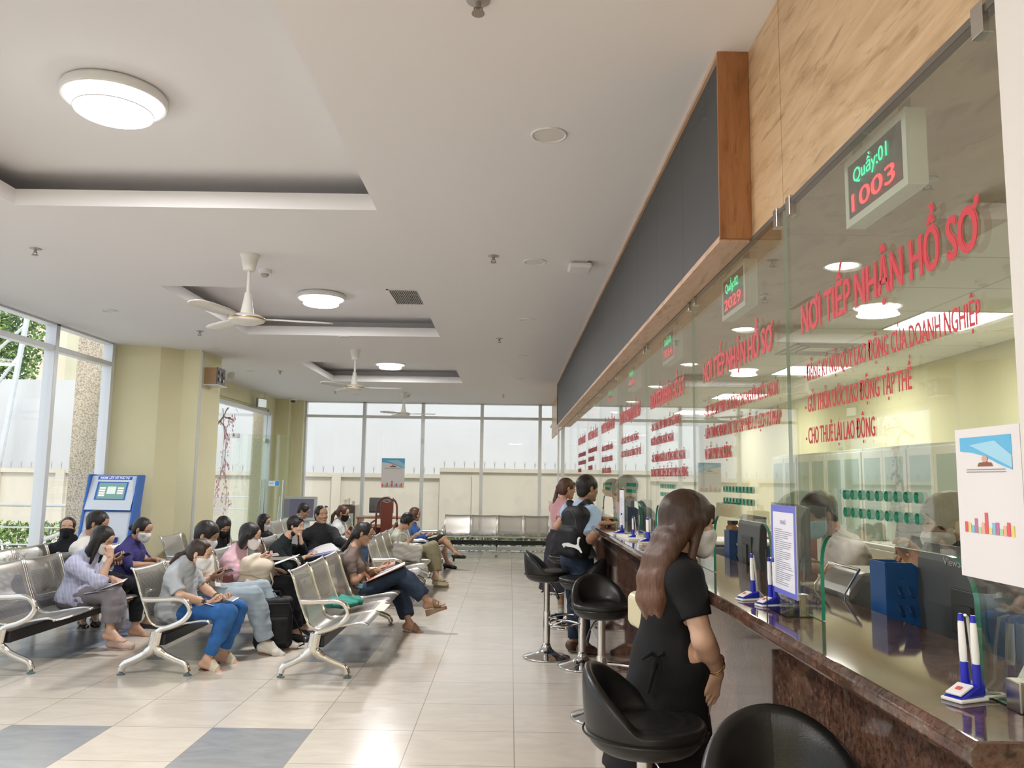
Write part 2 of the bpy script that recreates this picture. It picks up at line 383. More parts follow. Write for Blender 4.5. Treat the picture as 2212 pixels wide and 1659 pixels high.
oak = wood('oak_laminate', (.46, .29, .15), (.64, .43, .24), (.74, .54, .34), (R(-33), 0, 0), (3, 1.1, 7))
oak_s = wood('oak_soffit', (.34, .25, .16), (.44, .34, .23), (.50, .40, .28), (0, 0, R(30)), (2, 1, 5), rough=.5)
_s = E('ceiling_soffit'); struct(_s)
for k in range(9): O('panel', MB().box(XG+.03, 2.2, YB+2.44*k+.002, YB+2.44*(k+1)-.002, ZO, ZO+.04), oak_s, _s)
struct(O('wall_above_office', MB().box(XG+.02, XO, YB, YF, ZO+.05, ZO+.07), paint_w))
# oak bulkhead above the counter glass
root = E('wall_bulkhead'); struct(root)
yb = [2.47-1.31*i for i in range(4, -1, -1)]+[YF]
for i in range(len(yb)-1):
    O('panel', MB().box(XG, XG+.03, yb[i]+.003, yb[i+1]-.003, ZT-.002, ZC), oak, root, bevel=.002)
O('backing', MB().box(XG+.012, XG+.028, YB, YF, ZT+.01, ZC), M('dark_gap', (.05, .03, .02), .9), root)
struct(O('wall_pier', MB().box(XG-.02, XG+.3, .2, 1.315, ZK, ZC), M('pier_paint', (.78, .74, .70), .7)), 'pale wall pier at the near end of the counter glass', 'pier')
# ---------------------------------------------------------------- outside
conc = M('outdoor_concrete', (.62, .61, .58), .9, var=.08, vscale=1.5)
gl_ = struct(O('ground_outside', MB().box(-40, 30, -30, 60, -.3, -.13), conc))
t = NT('compound_wall_paint'); c = t.coord((.5, .5, .25)); n = t.noise(1.3, 6, c, .6, .5)
r_ = t.ramp(n, 'Fac', [(.3, (.54, .495, .41)), (.75, (.63, .58, .49))]); t.ln(r_, 0, t.b, 'Base Color'); setp(t.b, rough=.9); cwm = t.m
mb = MB(); mb.box(-16, -1.75, 20, 20.2, -.2, 1.56); mb.box(-1.75, 7, 19.95, 20.15, -.2, 1.72); mb.box(-16, -1.75, 19.93, 20.25, 1.5, 1.6); mb.box(-1.75, 7, 19.9, 20.2, 1.66, 1.76)
for x in (-14.4, -12.8, -11.2, -9.6, -8, -6.4, -4.4, -.95, 2.6): mb.box(x, x+.22, 19.9, 20.2, -.2, 1.58)
bw = E('exterior_wall'); struct(bw)
O('wall', mb, cwm, bw)
sp = MB(); rnd = random.Random(3)
for i in range(92):
    x = -15.9+i*.25; z = 1.6 if x < -1.75 else 1.76
    for a in (-.35, 0, .35): sp.tube([(x, 20.05, z), (x+a*.02, 20.05, z+.1), (x+a*.09, 20.05, z+.19-.05*abs(a))], [.006, .005, .002], 4)
O('spike', sp, M('spike_steel', (.42, .4, .38), .5, .6), bw); bw.children[-1]['kind'] = 'stuff'
hw = M('tall_white_wall', (.60, .60, .605), .9, var=.05, vscale=.5)
struct(O('exterior_wall_white', MB().box(-24, 8, 22.5, 22.8, -.2, 4.1), hw))
stain = M('stain', (.52, .53, .49), .95, var=.15, vscale=3)
b1 = O('building', MB().box(-18.3, -16.85, 30, 31.9, 0, 12), M('stone_cladding', (.75, .66, .52), .9, var=.06, vscale=1)); tag(b1, 'pale stone clad building standing behind the white wall', 'building')
b2 = O('building', MB().box(-18.2, -9.5, 32, 38, 0, 12), M('mint_render', (.62, .74, .60), .9)); tag(b2, 'pale mint green building beside the stone clad one', 'building')
# granite column, rail, hedge, lamp pole, trees
t = NT('bush_hammered_granite'); c = t.coord((1, 1, 1)); n = t.noise(55, 3, c, .7); r_ = t.ramp(n, 'Fac', [(.38, (.26, .22, .17)), (.5, (.56, .48, .38)), (.65, (.68, .60, .50))])
t.ln(r_, 0, t.b, 'Base Color'); setp(t.b, rough=.85); t.bump(n.outputs['Fac'], .4, .01); gran = t.m
struct(O('column', MB().box(-5.66, -5.2, 10.35, 10.9, -.2, 3.4), gran), 'grey brown granite column outside the left glazing', 'column')
struct(O('column', MB().box(-5.48, -5.12, 17.0, 17.5, -.2, 3.4), gran), 'grey brown granite column outside the glass doors', 'column')
mb = MB(); yr = 13.1
for z in (.98, .62, .35): mb.tube([(-13, yr, z), (-6.3, yr, z)], .028 if z > .9 else .014, 8)
for x in (-12, -10.2, -8.35, -6.5): mb.tube([(x, yr, -.15), (x, yr, .98)], .026, 8)
mb.tube([(-7.6, 12.9, .35), (-6.3, 12.9, .88)], .03, 8); mb.tube([(-7.5, 12.9, .1), (-6.3, 12.9, .55)], .014, 8)
for z in (1.0, .72, .42): mb.tube([(-8.0, 18.9, z), (-5.3, 18.9, z)], .018, 8)
tag(O('handrail', mb, steel, None, True), 'stainless steel ramp handrail outside the left glazing', 'railing')
def leaves(name, bounds, n, size, mats, par=None, seed=1, shape='box', kind=None):
    rnd = random.Random(seed); mb = MB(); x0, x1, y0, y1, z0, z1 = bounds
    for i in range(n):
        if shape == 'box': c = np.array([rnd.uniform(x0, x1), rnd.uniform(y0, y1), z0+(z1-z0)*rnd.random()**.6])
        else:
            d = np.array([rnd.gauss(0, 1) for _ in range(3)]); d /= np.linalg.norm(d); q = rnd.random()**.4
            c = np.array([(x0+x1)/2, (y0+y1)/2, (z0+z1)/2])+d*q*np.array([(x1-x0)/2, (y1-y0)/2, (z1-z0)/2])
        a = np.array([rnd.gauss(0, 1) for _ in range(3)]); a /= np.linalg.norm(a); b = np.cross(a, [rnd.gauss(0, 1) for _ in range(3)]); b /= np.linalg.norm(b)
        s_ = size*rnd.uniform(.6, 1.3); mb.add([c-a*s_, c+b*s_*.45, c+a*s_, c-b*s_*.45], [(0, 1, 2, 3)], rnd.randrange(len(mats)))
    o = O(name, mb, mats, par, rc=False)
    if kind: o['kind'] = kind
    return o
gm_ = [M('leaf_green', (.14, .26, .06), .6), M('leaf_light', (.30, .42, .10), .6), M('leaf_dark', (.06, .13, .03), .6)]
hd = leaves('hedge', (-13.5, -6.1, 13.4, 14.1, -.1, .66), 7000, .045, gm_, kind='stuff'); tag(hd, 'clipped green hedge outside the left glazing', 'hedge', kind='stuff')
hd = leaves('shrub', (-1.6, 1.6, 17.5, 18.1, -.1, .35), 1200, .06, gm_, kind='stuff'); tag(hd, 'low green planting outside the far window', 'planting', kind='stuff')
def tree(x, y, h, r, lab, seed):
    t = E('tree', (x, y, 0), 0, lab, 'tree'); O('trunk', MB().tube([(0, 0, -.2), (.15, 0, h*.35), (0, .1, h*.75)], [.22, .17, .08], 10), M('bark', (.16, .12, .09), .9), t, True)
    leaves('crown', (-r, r, -r, r, h*.35, h*1.05), 9000, .085, gm_, t, seed, 'ball')
tree(-15.9, 24.2, 8.2, 1.45, 'leafy green tree above the white wall seen through the left glazing', 4)
pl = MB().tube([(-13.5, 21, -.2), (-12.7, 21, 7.5)], .07, 8); pl.tube([(-14.4, 21, 3.9), (-12.9, 21, 5.4)], .04, 6); pl.tube([(-13.8, 21, 3.4), (-13.0, 21, 4.6)], .04, 6)
tag(O('pole', pl, M('pole_grey', (.6, .62, .64), .5), None, True), 'grey slanting metal pole with two braces outside the left glazing', 'pole')
# ================================================================= CEILING FITTINGS
def ceiling_lamp(x, y, z, lab, power=58, r=.235):
    t = E('ceiling_light', (x, y, z), 0, lab, 'ceiling light', 'round light fittings in the ceiling trays')
    O('rim', MB().lathe([(r*.8, 0), (r*.97, -.005), (r, -.02), (r, -.045), (r*.97, -.055), (r*.93, -.05)], n=48), white_p, t, True, angle=0)
    O('diffuser', MB().lathe([(r*.93, -.045), (r*.90, -.058), (r*.76, -.062), (r*.745, -.066)], n=48), EM('lamp_outer', (1, .97, 1), 2.2), t, True, angle=0)
    O('inner_diffuser', MB().lathe([(r*.73, -.062), (r*.73, -.105), (r*.68, -.112), (0.0001, -.118)], n=48), EM('lamp_inner', (1, .985, 1), 5.0), t, True, angle=0)
    O('inner_rim', MB().tube([(r*.74*math.cos(2*PI*k/48), r*.74*math.sin(2*PI*k/48), -.098) for k in range(48)], .003, 6, closed=True), M('rim_grey', (.5, .48, .5), .4), t, True)
    l = area('lamp', (x, y, z-.13), r*1.6, r*1.6, power, (1, .975, .97), shape='DISK'); l.visible_glossy = True
    l.visible_camera = False
    return t
for y, lab in [(3.62, 'large round lit ceiling light in the nearest tray'), (7.8, 'round lit ceiling light in the second tray beside the first fan'), (12.4, 'small lit round ceiling light in the farthest tray')]:
    ceiling_lamp(-1.9, y, ZC+.215, lab)
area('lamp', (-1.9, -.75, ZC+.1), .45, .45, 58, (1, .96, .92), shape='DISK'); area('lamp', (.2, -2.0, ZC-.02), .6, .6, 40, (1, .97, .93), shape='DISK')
def fan(x, y, rot, lab, drop=.44):
    t = E('ceiling_fan', (x, y, ZC), rot, lab, 'ceiling fan', 'white ceiling fans'); m = M('fan_white', (.80, .79, .76), .35)
    O('canopy', MB().lathe([(.068, 0), (.068, -.012), (.062, -.02), (.042, -.12), (.03, -.125), (.0001, -.125)], n=24), m, t, True)
    O('rod', MB().tube([(0, 0, -.12), (0, 0, -drop+.12)], .0125, 12), m, t, True)
    O('coupling', MB().lathe([(.022, -drop+.16), (.026, -drop+.13), (.045, -drop+.02), (.05, -drop+.0)], n=20), m, t, True)
    O('motor', MB().lathe([(.05, -drop+.005), (.09, -drop-.002), (.123, -drop-.02), (.128, -drop-.035), (.12, -drop-.05), (.08, -drop-.066), (.0001, -drop-.068)], n=36), m, t, True)
    O('motor_band', MB().lathe([(.128, -drop-.026), (.131, -drop-.03), (.131, -drop-.034), (.128, -drop-.038)], n=36), M('gold_band', (.65, .45, .2), .3, .8), t, True)
    for k in range(3):
        a = k*2*PI/3; mb = MB(); ca, sa = math.cos(a), math.sin(a)
        def q(u, v, z): return (u*ca-v*sa, u*sa+v*ca, z)
        z0 = -drop-.03
        rows = []
        for u, w, tl in [(.11, .02, .0), (.17, .02, 0), (.2, .05, .008), (.3, .062, .012), (.48, .066, .012), (.57, .055, .01), (.6, .03, .006)]:
            rows.append([q(u, -w, z0-tl), q(u, -w*.4, z0+.004), q(u, w*.4, z0+.004), q(u, w, z0+tl)])
        mb.sheet(rows); O('blade', mb, m, t, True, solid=.004)
fan(-1.9, 5.64, R(14), 'white ceiling fan nearest the camera hanging before the second tray')
fan(-1.97, 9.97, R(2), 'white ceiling fan hanging before the farthest tray')
fan(-2.01, 14.9, R(-4), 'white ceiling fan farthest away near the end glazing', .37)
def downlight(x, y, z, lab, on=False, group='unlit round downlights in the hall ceiling', r=.075):
    t = E('downlight', (x, y, z), 0, lab, 'downlight', group)
    O('rim', MB().lathe([(r*.85, -.001), (r*.86, -.007), (r*.98, -.007), (r, 0)], n=32), white_p, t, True, angle=0)
    O('diffuser', MB().lathe([(r*.86, 0), (r*.86, -.003), (.0001, -.0035)], n=32), EM('downlight_on', (1, .96, .85), 6) if on else M('diffuser_off', (.72, .70, .67), .4), t, True)
    if on: l = area('lamp', (x, y, z-.02), r*1.6, r*1.6, 3.5, (1, .93, .78), shape='DISK'); l.visible_camera = False
dl = [(.154, 3.54, .085, 'nearest'), (.152, 5.71, .085, 'second'), (.142, 7.85, .08, 'third'), (.127, 10.27, .08, 'fourth'), (.13, 12.6, .08, 'fifth')]
for x, y, r_, w_ in dl: downlight(x, y, ZC, f'unlit round downlight, {w_} in the row beside the black display board', r=r_)
for x, y, lab in [(-3.94, 7.71, 'unlit downlight over the left glazing and the bench row'), (-3.73, 9.95, 'unlit downlight in front of the cream pillar'), (-3.97, 12.1, 'unlit downlight in front of the glass doors'), (-3.0, 15.4, 'unlit downlight near the dome camera'), (-1.9, 9.0, 'unlit downlight between the second fan and its light')]: downlight(x, y, ZC, lab)
for i, y in enumerate([4.25, 6.1, 8.0, 9.94, 11.9, 13.8]):
    downlight(1.78, y, ZO, f"lit warm downlight behind the counter glass, {['first','second','third','fourth','fifth','sixth'][i]} from the camera", True, 'lit downlights behind the counter glass', .1)
def sprinkler(x, y, z, lab):
    t = E('sprinkler', (x, y, z), 0, lab, 'sprinkler', 'ceiling sprinklers'); m = M('sprinkler_metal', (.35, .3, .26), .35, .9)
    O('plate', MB().lathe([(.04, 0), (.04, -.004), (.015, -.01), (.0001, -.01)], n=20), M('sprinkler_plate', (.5, .47, .45), .4, .5), t, True)
    O('head', MB().tube([(0, 0, -.008), (0, 0, -.03)], .009, 8).lathe([(.022, -.046), (.022, -.05), (.0001, -.05)], n=12).tube([(-.012, 0, -.026), (-.014, 0, -.04), (0, 0, -.048), (.014, 0, -.04), (.012, 0, -.026)], .003, 6), m, t, True)
for x, y, lab in [(-3.4, 5.56, 'ceiling sprinkler nearest the left edge of the hall'), (-3.46, 8.76, 'ceiling sprinkler left of the first fan'), (-.145, 5.58, 'ceiling sprinkler right of the first fan beside the white access box'), (-.15, 8.95, 'ceiling sprinkler right of the second tray'), (-3.51, 12.05, 'ceiling sprinkler left of the farthest tray'), (-.16, 15.07, 'ceiling sprinkler before the far glazing'), (-3.28, 14.84, 'ceiling sprinkler near the glass doors'), (-.13, 2.5, 'ceiling sprinkler at the top of the view')]:
    sprinkler(x, y, ZC, lab)
for x, y in [(1.6, 3.0), (1.6, 5.0), (2.9, 6.9)]: sprinkler(x, y, ZO, {3.0: 'sprinkler behind the first counter glass', 5.0: 'sprinkler behind the second counter glass', 6.9: 'sprinkler between the office light panels'}[y])
for x, y, lab in [(-1.92, 6.06, 'round white smoke detector beside the first fan'), (-1.97, 15.2, 'round white smoke detector beside the farthest fan')]:
    t = E('smoke_detector', (x, y, ZC), 0, lab, 'smoke detector'); O('base', MB().lathe([(.05, 0), (.05, -.03), (.04, -.034), (.0001, -.034)], n=24), white_p, t, True)
    O('sensor', MB().lathe([(.03, -.034), (.032, -.045), (.022, -.056), (.0001, -.056)], n=20), M('sensor_grey', (.45, .44, .43), .5), t, True)
t = E('access_point', (.485, 5.75, ZC), 0, 'small white wireless access box on the ceiling', 'access point')
O('bracket', MB().box(-.05, .05, -.08, .02, -.012, 0), M('sensor_grey', (.45, .44, .43), .5), t); O('body', MB().box(-.085, .085, -.09, .09, -.05, -.012), white_p, t, bevel=.015)
t = E('air_vent', (-1.06, 7.86, ZC+.215), 0, 'square metal air vent grille in the second ceiling tray', 'air vent')
O('frame', MB().box(-.16, -.14, -.33, .33, -.01, 0).box(.14, .16, -.33, .33, -.01, 0).box(-.16, .16, -.33, -.31, -.01, 0).box(-.16, .16, .31, .33, -.01, 0), white_p, t)
O('grille', (lambda m: ([m.box(-.14+i*.0187, -.134+i*.0187, -.31, .31, -.012, -.002) for i in range(15)], m)[1])(MB()), M('grille_grey', (.55, .53, .5), .5), t)
O('duct', MB().box(-.14, .14, -.31, .31, -.002, -.0005), M('duct_dark', (.08, .08, .08), .8), t)
t = E('dome_camera', (-4.45, 16.3, ZC), 0, 'white dome security camera on the ceiling by the far corner', 'security camera')
O('base', MB().lathe([(.075, 0), (.075, -.04), (.06, -.05)], n=24), white_p, t, True); O('dome', MB().lathe([(.05, -.045), (.048, -.07), (.03, -.09), (.0001, -.098)], n=24), M('smoked_dome', (.05, .05, .05), .08), t, True)
t = E('exit_sign', (-4.72, 15.1, 2.86), R(70), 'small hanging exit box sign near the glass doors', 'sign')
O('box', MB().box(-.14, .14, -.02, .02, -.09, .09), M('sign_frame', (.35, .38, .36), .5), t); O('face', MB().box(-.12, .12, -.024, -.02, -.075, .075), EM('exit_face', (.75, .85, .8), .35), t)
[O('hanger', MB().tube([(q_, 0, .09), (q_, 0, .22)], .004, 6), steel, t) for q_ in (-.09, .09)]
# wall mounted emergency light with speaker box on the pillar
t = E('emergency_light', (-3.97, 10.45, 2.78), 0, 'twin lamp emergency light box on a shelf high on the pillar', 'emergency light')
O('shelf', MB().box(0, .19, -.2, .15, -.13, -.12), white_p, t); O('case', MB().box(.0, .16, -.17, .1, -.12, .1), M('light_walnut', (.45, .30, .17), .5), t, bevel=.005)
O('front_panel', MB().box(.16, .17, -.175, .105, -.125, .105), M('panel_dark', (.12, .12, .13), .4), t)
for dx, dz in ((-.11, .04), (.02, .03), (-.11, -.05), (.02, -.06)): O('lamp_head', MB().lathe([(.022, .168), (.028, .185), (.0001, .185)], c=(0, dx, dz), n=16, axis=0), chrome, t, True)
O('side_lamp', MB().lathe([(.05, -.02), (.055, .02), (.0001, .02)], c=(.25, .12, .03), n=20, axis=1), M('lens', (.6, .58, .5), .2), t, True)
mb = MB().box(-3.968, -3.945, 10.14, 10.162, 0, 3.06); tag(O('cable_trunking', mb, M('trunking', (.62, .63, .6), .5)), 'thin vertical cable duct on the pillar corner', 'cable duct')
# office light panels and office round light
for i, (y, w_) in enumerate([(5.7, 'first'), (8.34, 'second'), (10.98, 'third'), (13.6, 'fourth')]):
    t = E('panel_light', (3.12, y, ZO), 0, f'bright square light panel in the office ceiling, {w_} from the camera', 'light panel', 'square light panels in the office ceiling')
    O('frame', MB().box(-.305, .305, -.33, .33, -.006, 0), white_p, t); O('diffuser', MB().box(-.295, .295, -.32, .32, -.009, -.006), EM('panel_on', (1, 1, .96), 4.2), t)
    l = area('lamp', (3.12, y, ZO-.03), .58, .62, 19, (1, .99, .92)); l.visible_camera = False
area('lamp', (3.12, 2.4, ZO-.03), .58, .62, 19, (1, .99, .92)).visible_camera = False
for k, (x, y) in enumerate([(2.7, 7.0), (2.7, 9.6)]):
    t = E('air_diffuser', (x, y, ZO), 0, f"square slatted air diffuser in the office ceiling, {['nearer','farther'][k]} one", 'air diffuser'); mb = MB()
    for q in (.29, .22, .15): mb.box(-q, q, -q, -q+.02, -.012, 0).box(-q, q, q-.02, q, -.012, 0).box(-q, -q+.02, -q, q, -.012, 0).box(q-.02, q, -q, q, -.012, 0)
    O('grille', mb, M('grille_grey', (.55, .53, .5), .5), t)
# ================================================================= THE COUNTER, ITS GLASS, SIGN BOX AND DISPLAYS
t = NT('polished_brown_granite'); c = t.coord((1, 1, 1)); n1 = t.noise(60, 9, c, .78, .15); n2 = t.noise(7, 4, c, .6, .8); n3 = t.noise(120, 3, c, .7)
r1 = t.ramp(n1, 'Fac', [(.30, (.018, .016, .015)), (.43, (.060, .044, .037)), (.50, (.15, .075, .05)), (.57, (.12, .10, .085)), (.70, (.27, .24, .21))])
r2 = t.ramp(n2, 'Fac', [(.35, (.55, .5, .48)), (.65, (1.15, .95, .85))]); mx = t.add('ShaderNodeMix', data_type='RGBA', blend_type='MULTIPLY'); mx.inputs['Factor'].default_value = 1
t.ln(r1, 0, mx, 'A'); t.ln(r2, 0, mx, 'B'); t.l.new(mx.outputs['Result'], t.b.inputs['Base Color']); setp(t.b, rough=.06); t.b.inputs['Specular IOR Level'].default_value = .6; granite = t.m
YC0, YC1 = 1.225, 14.5; SX0, SX1, PX = .675, 1.08, .845
root = E('service_counter', (0, 0, 0), 0, 'long polished brown granite service counter under the glass screen', 'counter')
def slab(y0, y1):
    prof = [(SX0+.012, ZK-.045), (SX0, ZK-.033), (SX0, ZK-.012), (SX0+.012, ZK), (SX1, ZK), (SX1, ZK-.045)]
    return MB().prism(prof, 1, y0, y1)
O('countertop', slab(YC0, YC1), granite, root, bevel=.003)
ysg = [YC0, 2.1, 3.7, 5.2, 6.8, 8.4, 10, 11.6, 13.1, YC1]
for i in range(len(ysg)-1):
    O('front_panel', MB().box(PX, PX+.03, ysg[i]+(.02 if i == 0 else .0015), ysg[i+1]-.0015, 0, ZK-.045), granite, root)
O('body', MB().box(PX+.03, SX1-.02, YC0+.03, YC1-.02, 0, ZK-.045), M('counter_core', (.3, .24, .2), .6), root)
O('bracket', MB().prism([(1.225, .80), (1.24, .80), (1.24, 1.08), (1.225, 1.08)], 0, PX-.0, PX+.25), granite, root)
desk = O('office_desk', MB().box(SX1, 1.85, 1.2, 14.2, .88, .92).box(1.80, 1.84, 1.2, 14.2, 0, .88), M('desk_laminate', (.72, .66, .52), .4), None, bevel=.004)
tag(desk, 'long cream staff desk running behind the granite counter', 'desk')
# glass screen
scr = glass_mat('screen_glass', (.96, .975, .935), extra=.085); gedge = M('green_glass_edge', (.02, .30, .20), .1, **{'Specular IOR Level': .8})
seams = [1.325, 2.457, 3.745, 5.06, 6.42, 7.72, 9.02, 10.32, 11.62, 12.95, 14.42]
centers = [1.868, 3.03, 4.38, 5.73, 7.05, 8.35, 9.65, 10.95, 12.3, 13.7]
def panel_mesh(y0, y1, yc):
    cu = bpy.data.curves.new('g', 'CURVE'); cu.dimensions = '2D'; cu.fill_mode = 'BOTH'; cu.extrude = .005
    def sp(pts):
        s = cu.splines.new('POLY'); s.points.add(len(pts)-1)
        for i, p in enumerate(pts): s.points[i].co = (p[0], p[1], 0, 1)
        s.use_cyclic_u = True
    hw, zt, r = .368, 1.365, .085; zb = ZK+.002
    out = [(y0+.002, zb), (yc-hw, zb)]
    for k in range(9): a = PI-k*PI/2/8; out.append((yc-hw+r+math.cos(a)*r, zt-r+math.sin(a)*r))
    for k in range(9): a = PI/2-k*PI/2/8; out.append((yc+hw-r+math.cos(a)*r, zt-r+math.sin(a)*r))
    out += [(yc+hw, zb), (y1-.002, zb), (y1-.002, ZT-.004), (y0+.002, ZT-.004)]
    sp(out)
    for row in (1.430, 1.474):
        for k in range(9): 
            yy = yc+.009+(k-4)*.0455; sp([(yy+.012*math.cos(2*PI*q/12), row+.012*math.sin(2*PI*q/12)) for q in range(12)])
    o = bpy.data.objects.new('g', cu); COL.objects.link(o); dg = bpy.context.evaluated_depsgraph_get(); me = bpy.data.meshes.new_from_object(o.evaluated_get(dg)); COL.objects.unlink(o); bpy.data.objects.remove(o)
    me.transform(Matrix(((0, 0, 1, XG), (1, 0, 0, 0), (0, 1, 0, 0), (0, 0, 0, 1))))
    fc = []; eg = []
    mb = MB(); V = [tuple(v.co) for v in me.vertices]
    for p in me.polygons: (eg if abs(p.normal.x) < .5 else fc).append(tuple(p.vertices))
    ym = [min(v[1] for v in V), max(v[1] for v in V)]
    mb.add(V, fc, 0); mb.f += eg; mb.mi += [2 if all(abs(V[i][1]-ym[0]) < .004 for i in q) or all(abs(V[i][1]-ym[1]) < .004 for i in q) else 1 for q in eg]
    return mb.mesh('glass_panel')
TITLE = 'NƠI TIẾP NHẬN HỒ SƠ'
LINES = [[('- ĐĂNG KÝ NỘI QUY LAO ĐỘNG CỦA DOANH NGHIỆP', .88, 1.815), ('- GỬI THỎA ƯỚC LAO ĐỘNG TẬP THỂ', .62, 1.725), ('- CHO THUÊ LẠI LAO ĐỘNG', .44, 1.635)],
 [('- THỦ TỤC GIẤY PHÉP LAO ĐỘNG CHO NGƯỜI NƯỚC NGOÀI', .98, 1.805), ('- LIÊN THÔNG NHÓM THỦ TỤC CẤP PHIẾU LÝ LỊCH TƯ PHÁP', 1.0, 1.71), ('VÀ GIẤY PHÉP LAO ĐỘNG', .42, 1.62)],
 [('- BÁO CÁO TÌNH HÌNH CẤP SỬ DỤNG', .84, 1.82), ('NGƯỜI LAO ĐỘNG NƯỚC NGOÀI', .66, 1.735), ('- XÁC NHẬN NGƯỜI LAO ĐỘNG NƯỚC NGOÀI', .94, 1.635), ('KHÔNG THUỘC DIỆN CẤP GIẤY PHÉP LAO ĐỘNG', 1.0, 1.55)],
 [('- CẤP GIẤY PHÉP HOẠT ĐỘNG', .86, 1.80), ('- CHO THUÊ LẠI LAO ĐỘNG TẬP THỂ', .96, 1.70)],
 [('- ĐĂNG KÝ HỢP ĐỒNG NHẬN', .82, 1.79), ('- ĐĂNG KÝ NỘI QUY LAO ĐỘNG', .8, 1.69), ('- THỎA ƯỚC LAO ĐỘNG', .7, 1.59)]]
redv = M('red_vinyl', (.62, .035, .05), .45, **{'Specular IOR Level': .35})
clipm = M('clip_steel', (.5, .47, .42), .25, 1)
for i in range(len(seams)-1):
    y0, y1, yc = seams[i], seams[i+1], centers[i]; ordn = ['first', 'second', 'third', 'fourth', 'fifth', 'sixth', 'seventh', 'eighth', 'ninth', 'tenth'][i]
    root = E('counter_glass_panel', (0, 0, 0), 0, f'{ordn} tall glass counter screen from the near pier' + (', with arched opening and red lettering' if i < 5 else ''), 'glass screen', 'glass screens along the service counter')
    O('glass_pane', panel_mesh(y0, y1, yc), [scr, gedge, M('pale_glass_edge', (.42, .52, .40), .15)], root)
    mb = MB()
    for yy in (y0+.06, y1-.06): 
        O('clip', MB().box(XG-.012, XG+.012, yy-.018, yy+.018, ZT-.05, ZT+.012), clipm, root, bevel=.002)
        O('foot_clip', MB().box(XG-.014, XG+.014, yy-.02, yy+.02, ZK, ZK+.05), clipm, root, bevel=.002)
    if i < 7:
        w = .90; yl = yc+.45+(.0 if i == 0 else .05)
        me = place_mesh(text_fit(TITLE, w if i == 0 else .95, .083, bold=.115), (XG-.0062, yl, 1.935), (0, -1, 0), (0, 0, 1)); O('title_lettering', me, redv, root)
        for s_, w, z in LINES[i % 5]:
            me = place_mesh(text_fit(s_, w, .045, bold=.055), (XG-.0062, yl-.01, z-.022), (0, -1, 0), (0, 0, 1)); O('lettering', me, redv, root)
O_ = E('glass_head_channel', (0, 0, 0), 0, 'dark channel running along the top of the counter glass', 'rail'); O('channel', MB().box(XG-.006, XG+.016, 1.3, 14.4, ZT-.012, ZT+.004), M('channel_dark', (.12, .10, .08), .5), O_)
t2 = O('end_post', MB().box(XG-.02, XG+.02, 14.42, 14.47, ZK, ZC), alu); tag(t2, 'pale metal post at the far end of the counter glass', 'post')
# long sign box over the glass
oak_r = wood('veneer_red', (.26, .105, .04), (.36, .155, .06), (.45, .21, .09), (0, 0, 0), (9, 9, 1.2), rough=.4)
oak_u = wood('veneer_pale', (.50, .30, .18), (.62, .40, .27), (.68, .47, .33), (0, 0, 0), (7, 1.2, 5), rough=.4)
root = E('display_board', (0, 0, 0), 0, 'long black display board in a thin wooden case above the counter', 'display board')
Y0, Y1, X0 = 2.81, 13.05, .739
t = NT('led_fabric'); c = t.coord((1, 1, 1)); sxx = t.add('ShaderNodeSeparateXYZ'); t.ln(c, 0, sxx, 0)
dd = t.math('MULTIPLY', t.math('SINE', t.math('MULTIPLY', sxx.outputs[1], 520.0)), t.math('SINE', t.math('MULTIPLY', sxx.outputs[2], 520.0)))
rp = t.add('ShaderNodeMapRange'); t.l.new(dd, rp.inputs[0]); rp.inputs[1].default_value = -1; rp.inputs[3].default_value = .035; rp.inputs[4].default_value = .075
cc = t.add('ShaderNodeCombineColor'); [t.l.new(rp.outputs[0], cc.inputs[k]) for k in range(3)]; t.ln(cc, 0, t.b, 'Base Color'); setp(t.b, rough=.55)
for i in range(16):
    a = Y0+.02+(Y1-Y0-.04)*i/16; b = Y0+.02+(Y1-Y0-.04)*(i+1)/16
    O('screen_module', MB().box(X0+.012, X0+.03, a+.0008, b-.0008, 2.385, ZC-.02), t.m, root)
O('case_end', MB().box(X0, XG-.001, Y0-.012, Y0, 2.37, ZC-.001), oak_r, root)
O('case_end', MB().box(X0, XG-.001, Y1, Y1+.012, 2.36, ZC), oak_r, root)
for a, b in ((Y0, 5.2), (5.203, 7.8), (7.803, 10.4), (10.403, Y1)):
    O('case_bottom', MB().box(X0, XG-.001, a, b, 2.36, 2.382), oak_u, root)
O('case_top', MB().box(X0, XG-.001, Y0, Y1, ZC-.018, ZC-.001), oak_u, root)
# queue number displays
def led_text(s, w, h):
    me = text_fit(s, w, h, bold=.03); return me
t = NT('led_green'); 
def ledmat(name, col, st=4.0):
    t = NT(name); c = t.coord((1, 1, 1)); sxx = t.add('ShaderNodeSeparateXYZ'); t.ln(c, 0, sxx, 0)
    a = t.math('MULTIPLY', t.math('SINE', t.math('MULTIPLY', sxx.outputs[1], 2*PI/.0052)), t.math('SINE', t.math('MULTIPLY', sxx.outputs[2], 2*PI/.0052)))
    g = t.math('GREATER_THAN', t.math('ABSOLUTE', a), .12); setp(t.b, (.02, .02, .02), .5)
    t.b.inputs['Emission Color'].default_value = (*col, 1); t.l.new(t.math('MULTIPLY', g, st), t.b.inputs['Emission Strength']); return t.m
gL = ledmat('led_green', (.02, .95, .45), 1.6); rL = ledmat('led_red', (1, .05, .07), 1.9)
led_t = [('Quầy:01', '1003'), ('Quầy:02', '2029'), ('Quầy:03', '3014'), ('Quầy:04', '4008'), ('Quầy:05', '5011'), ('Quầy:06', '6002'), ('Quầy:07', '7006')]
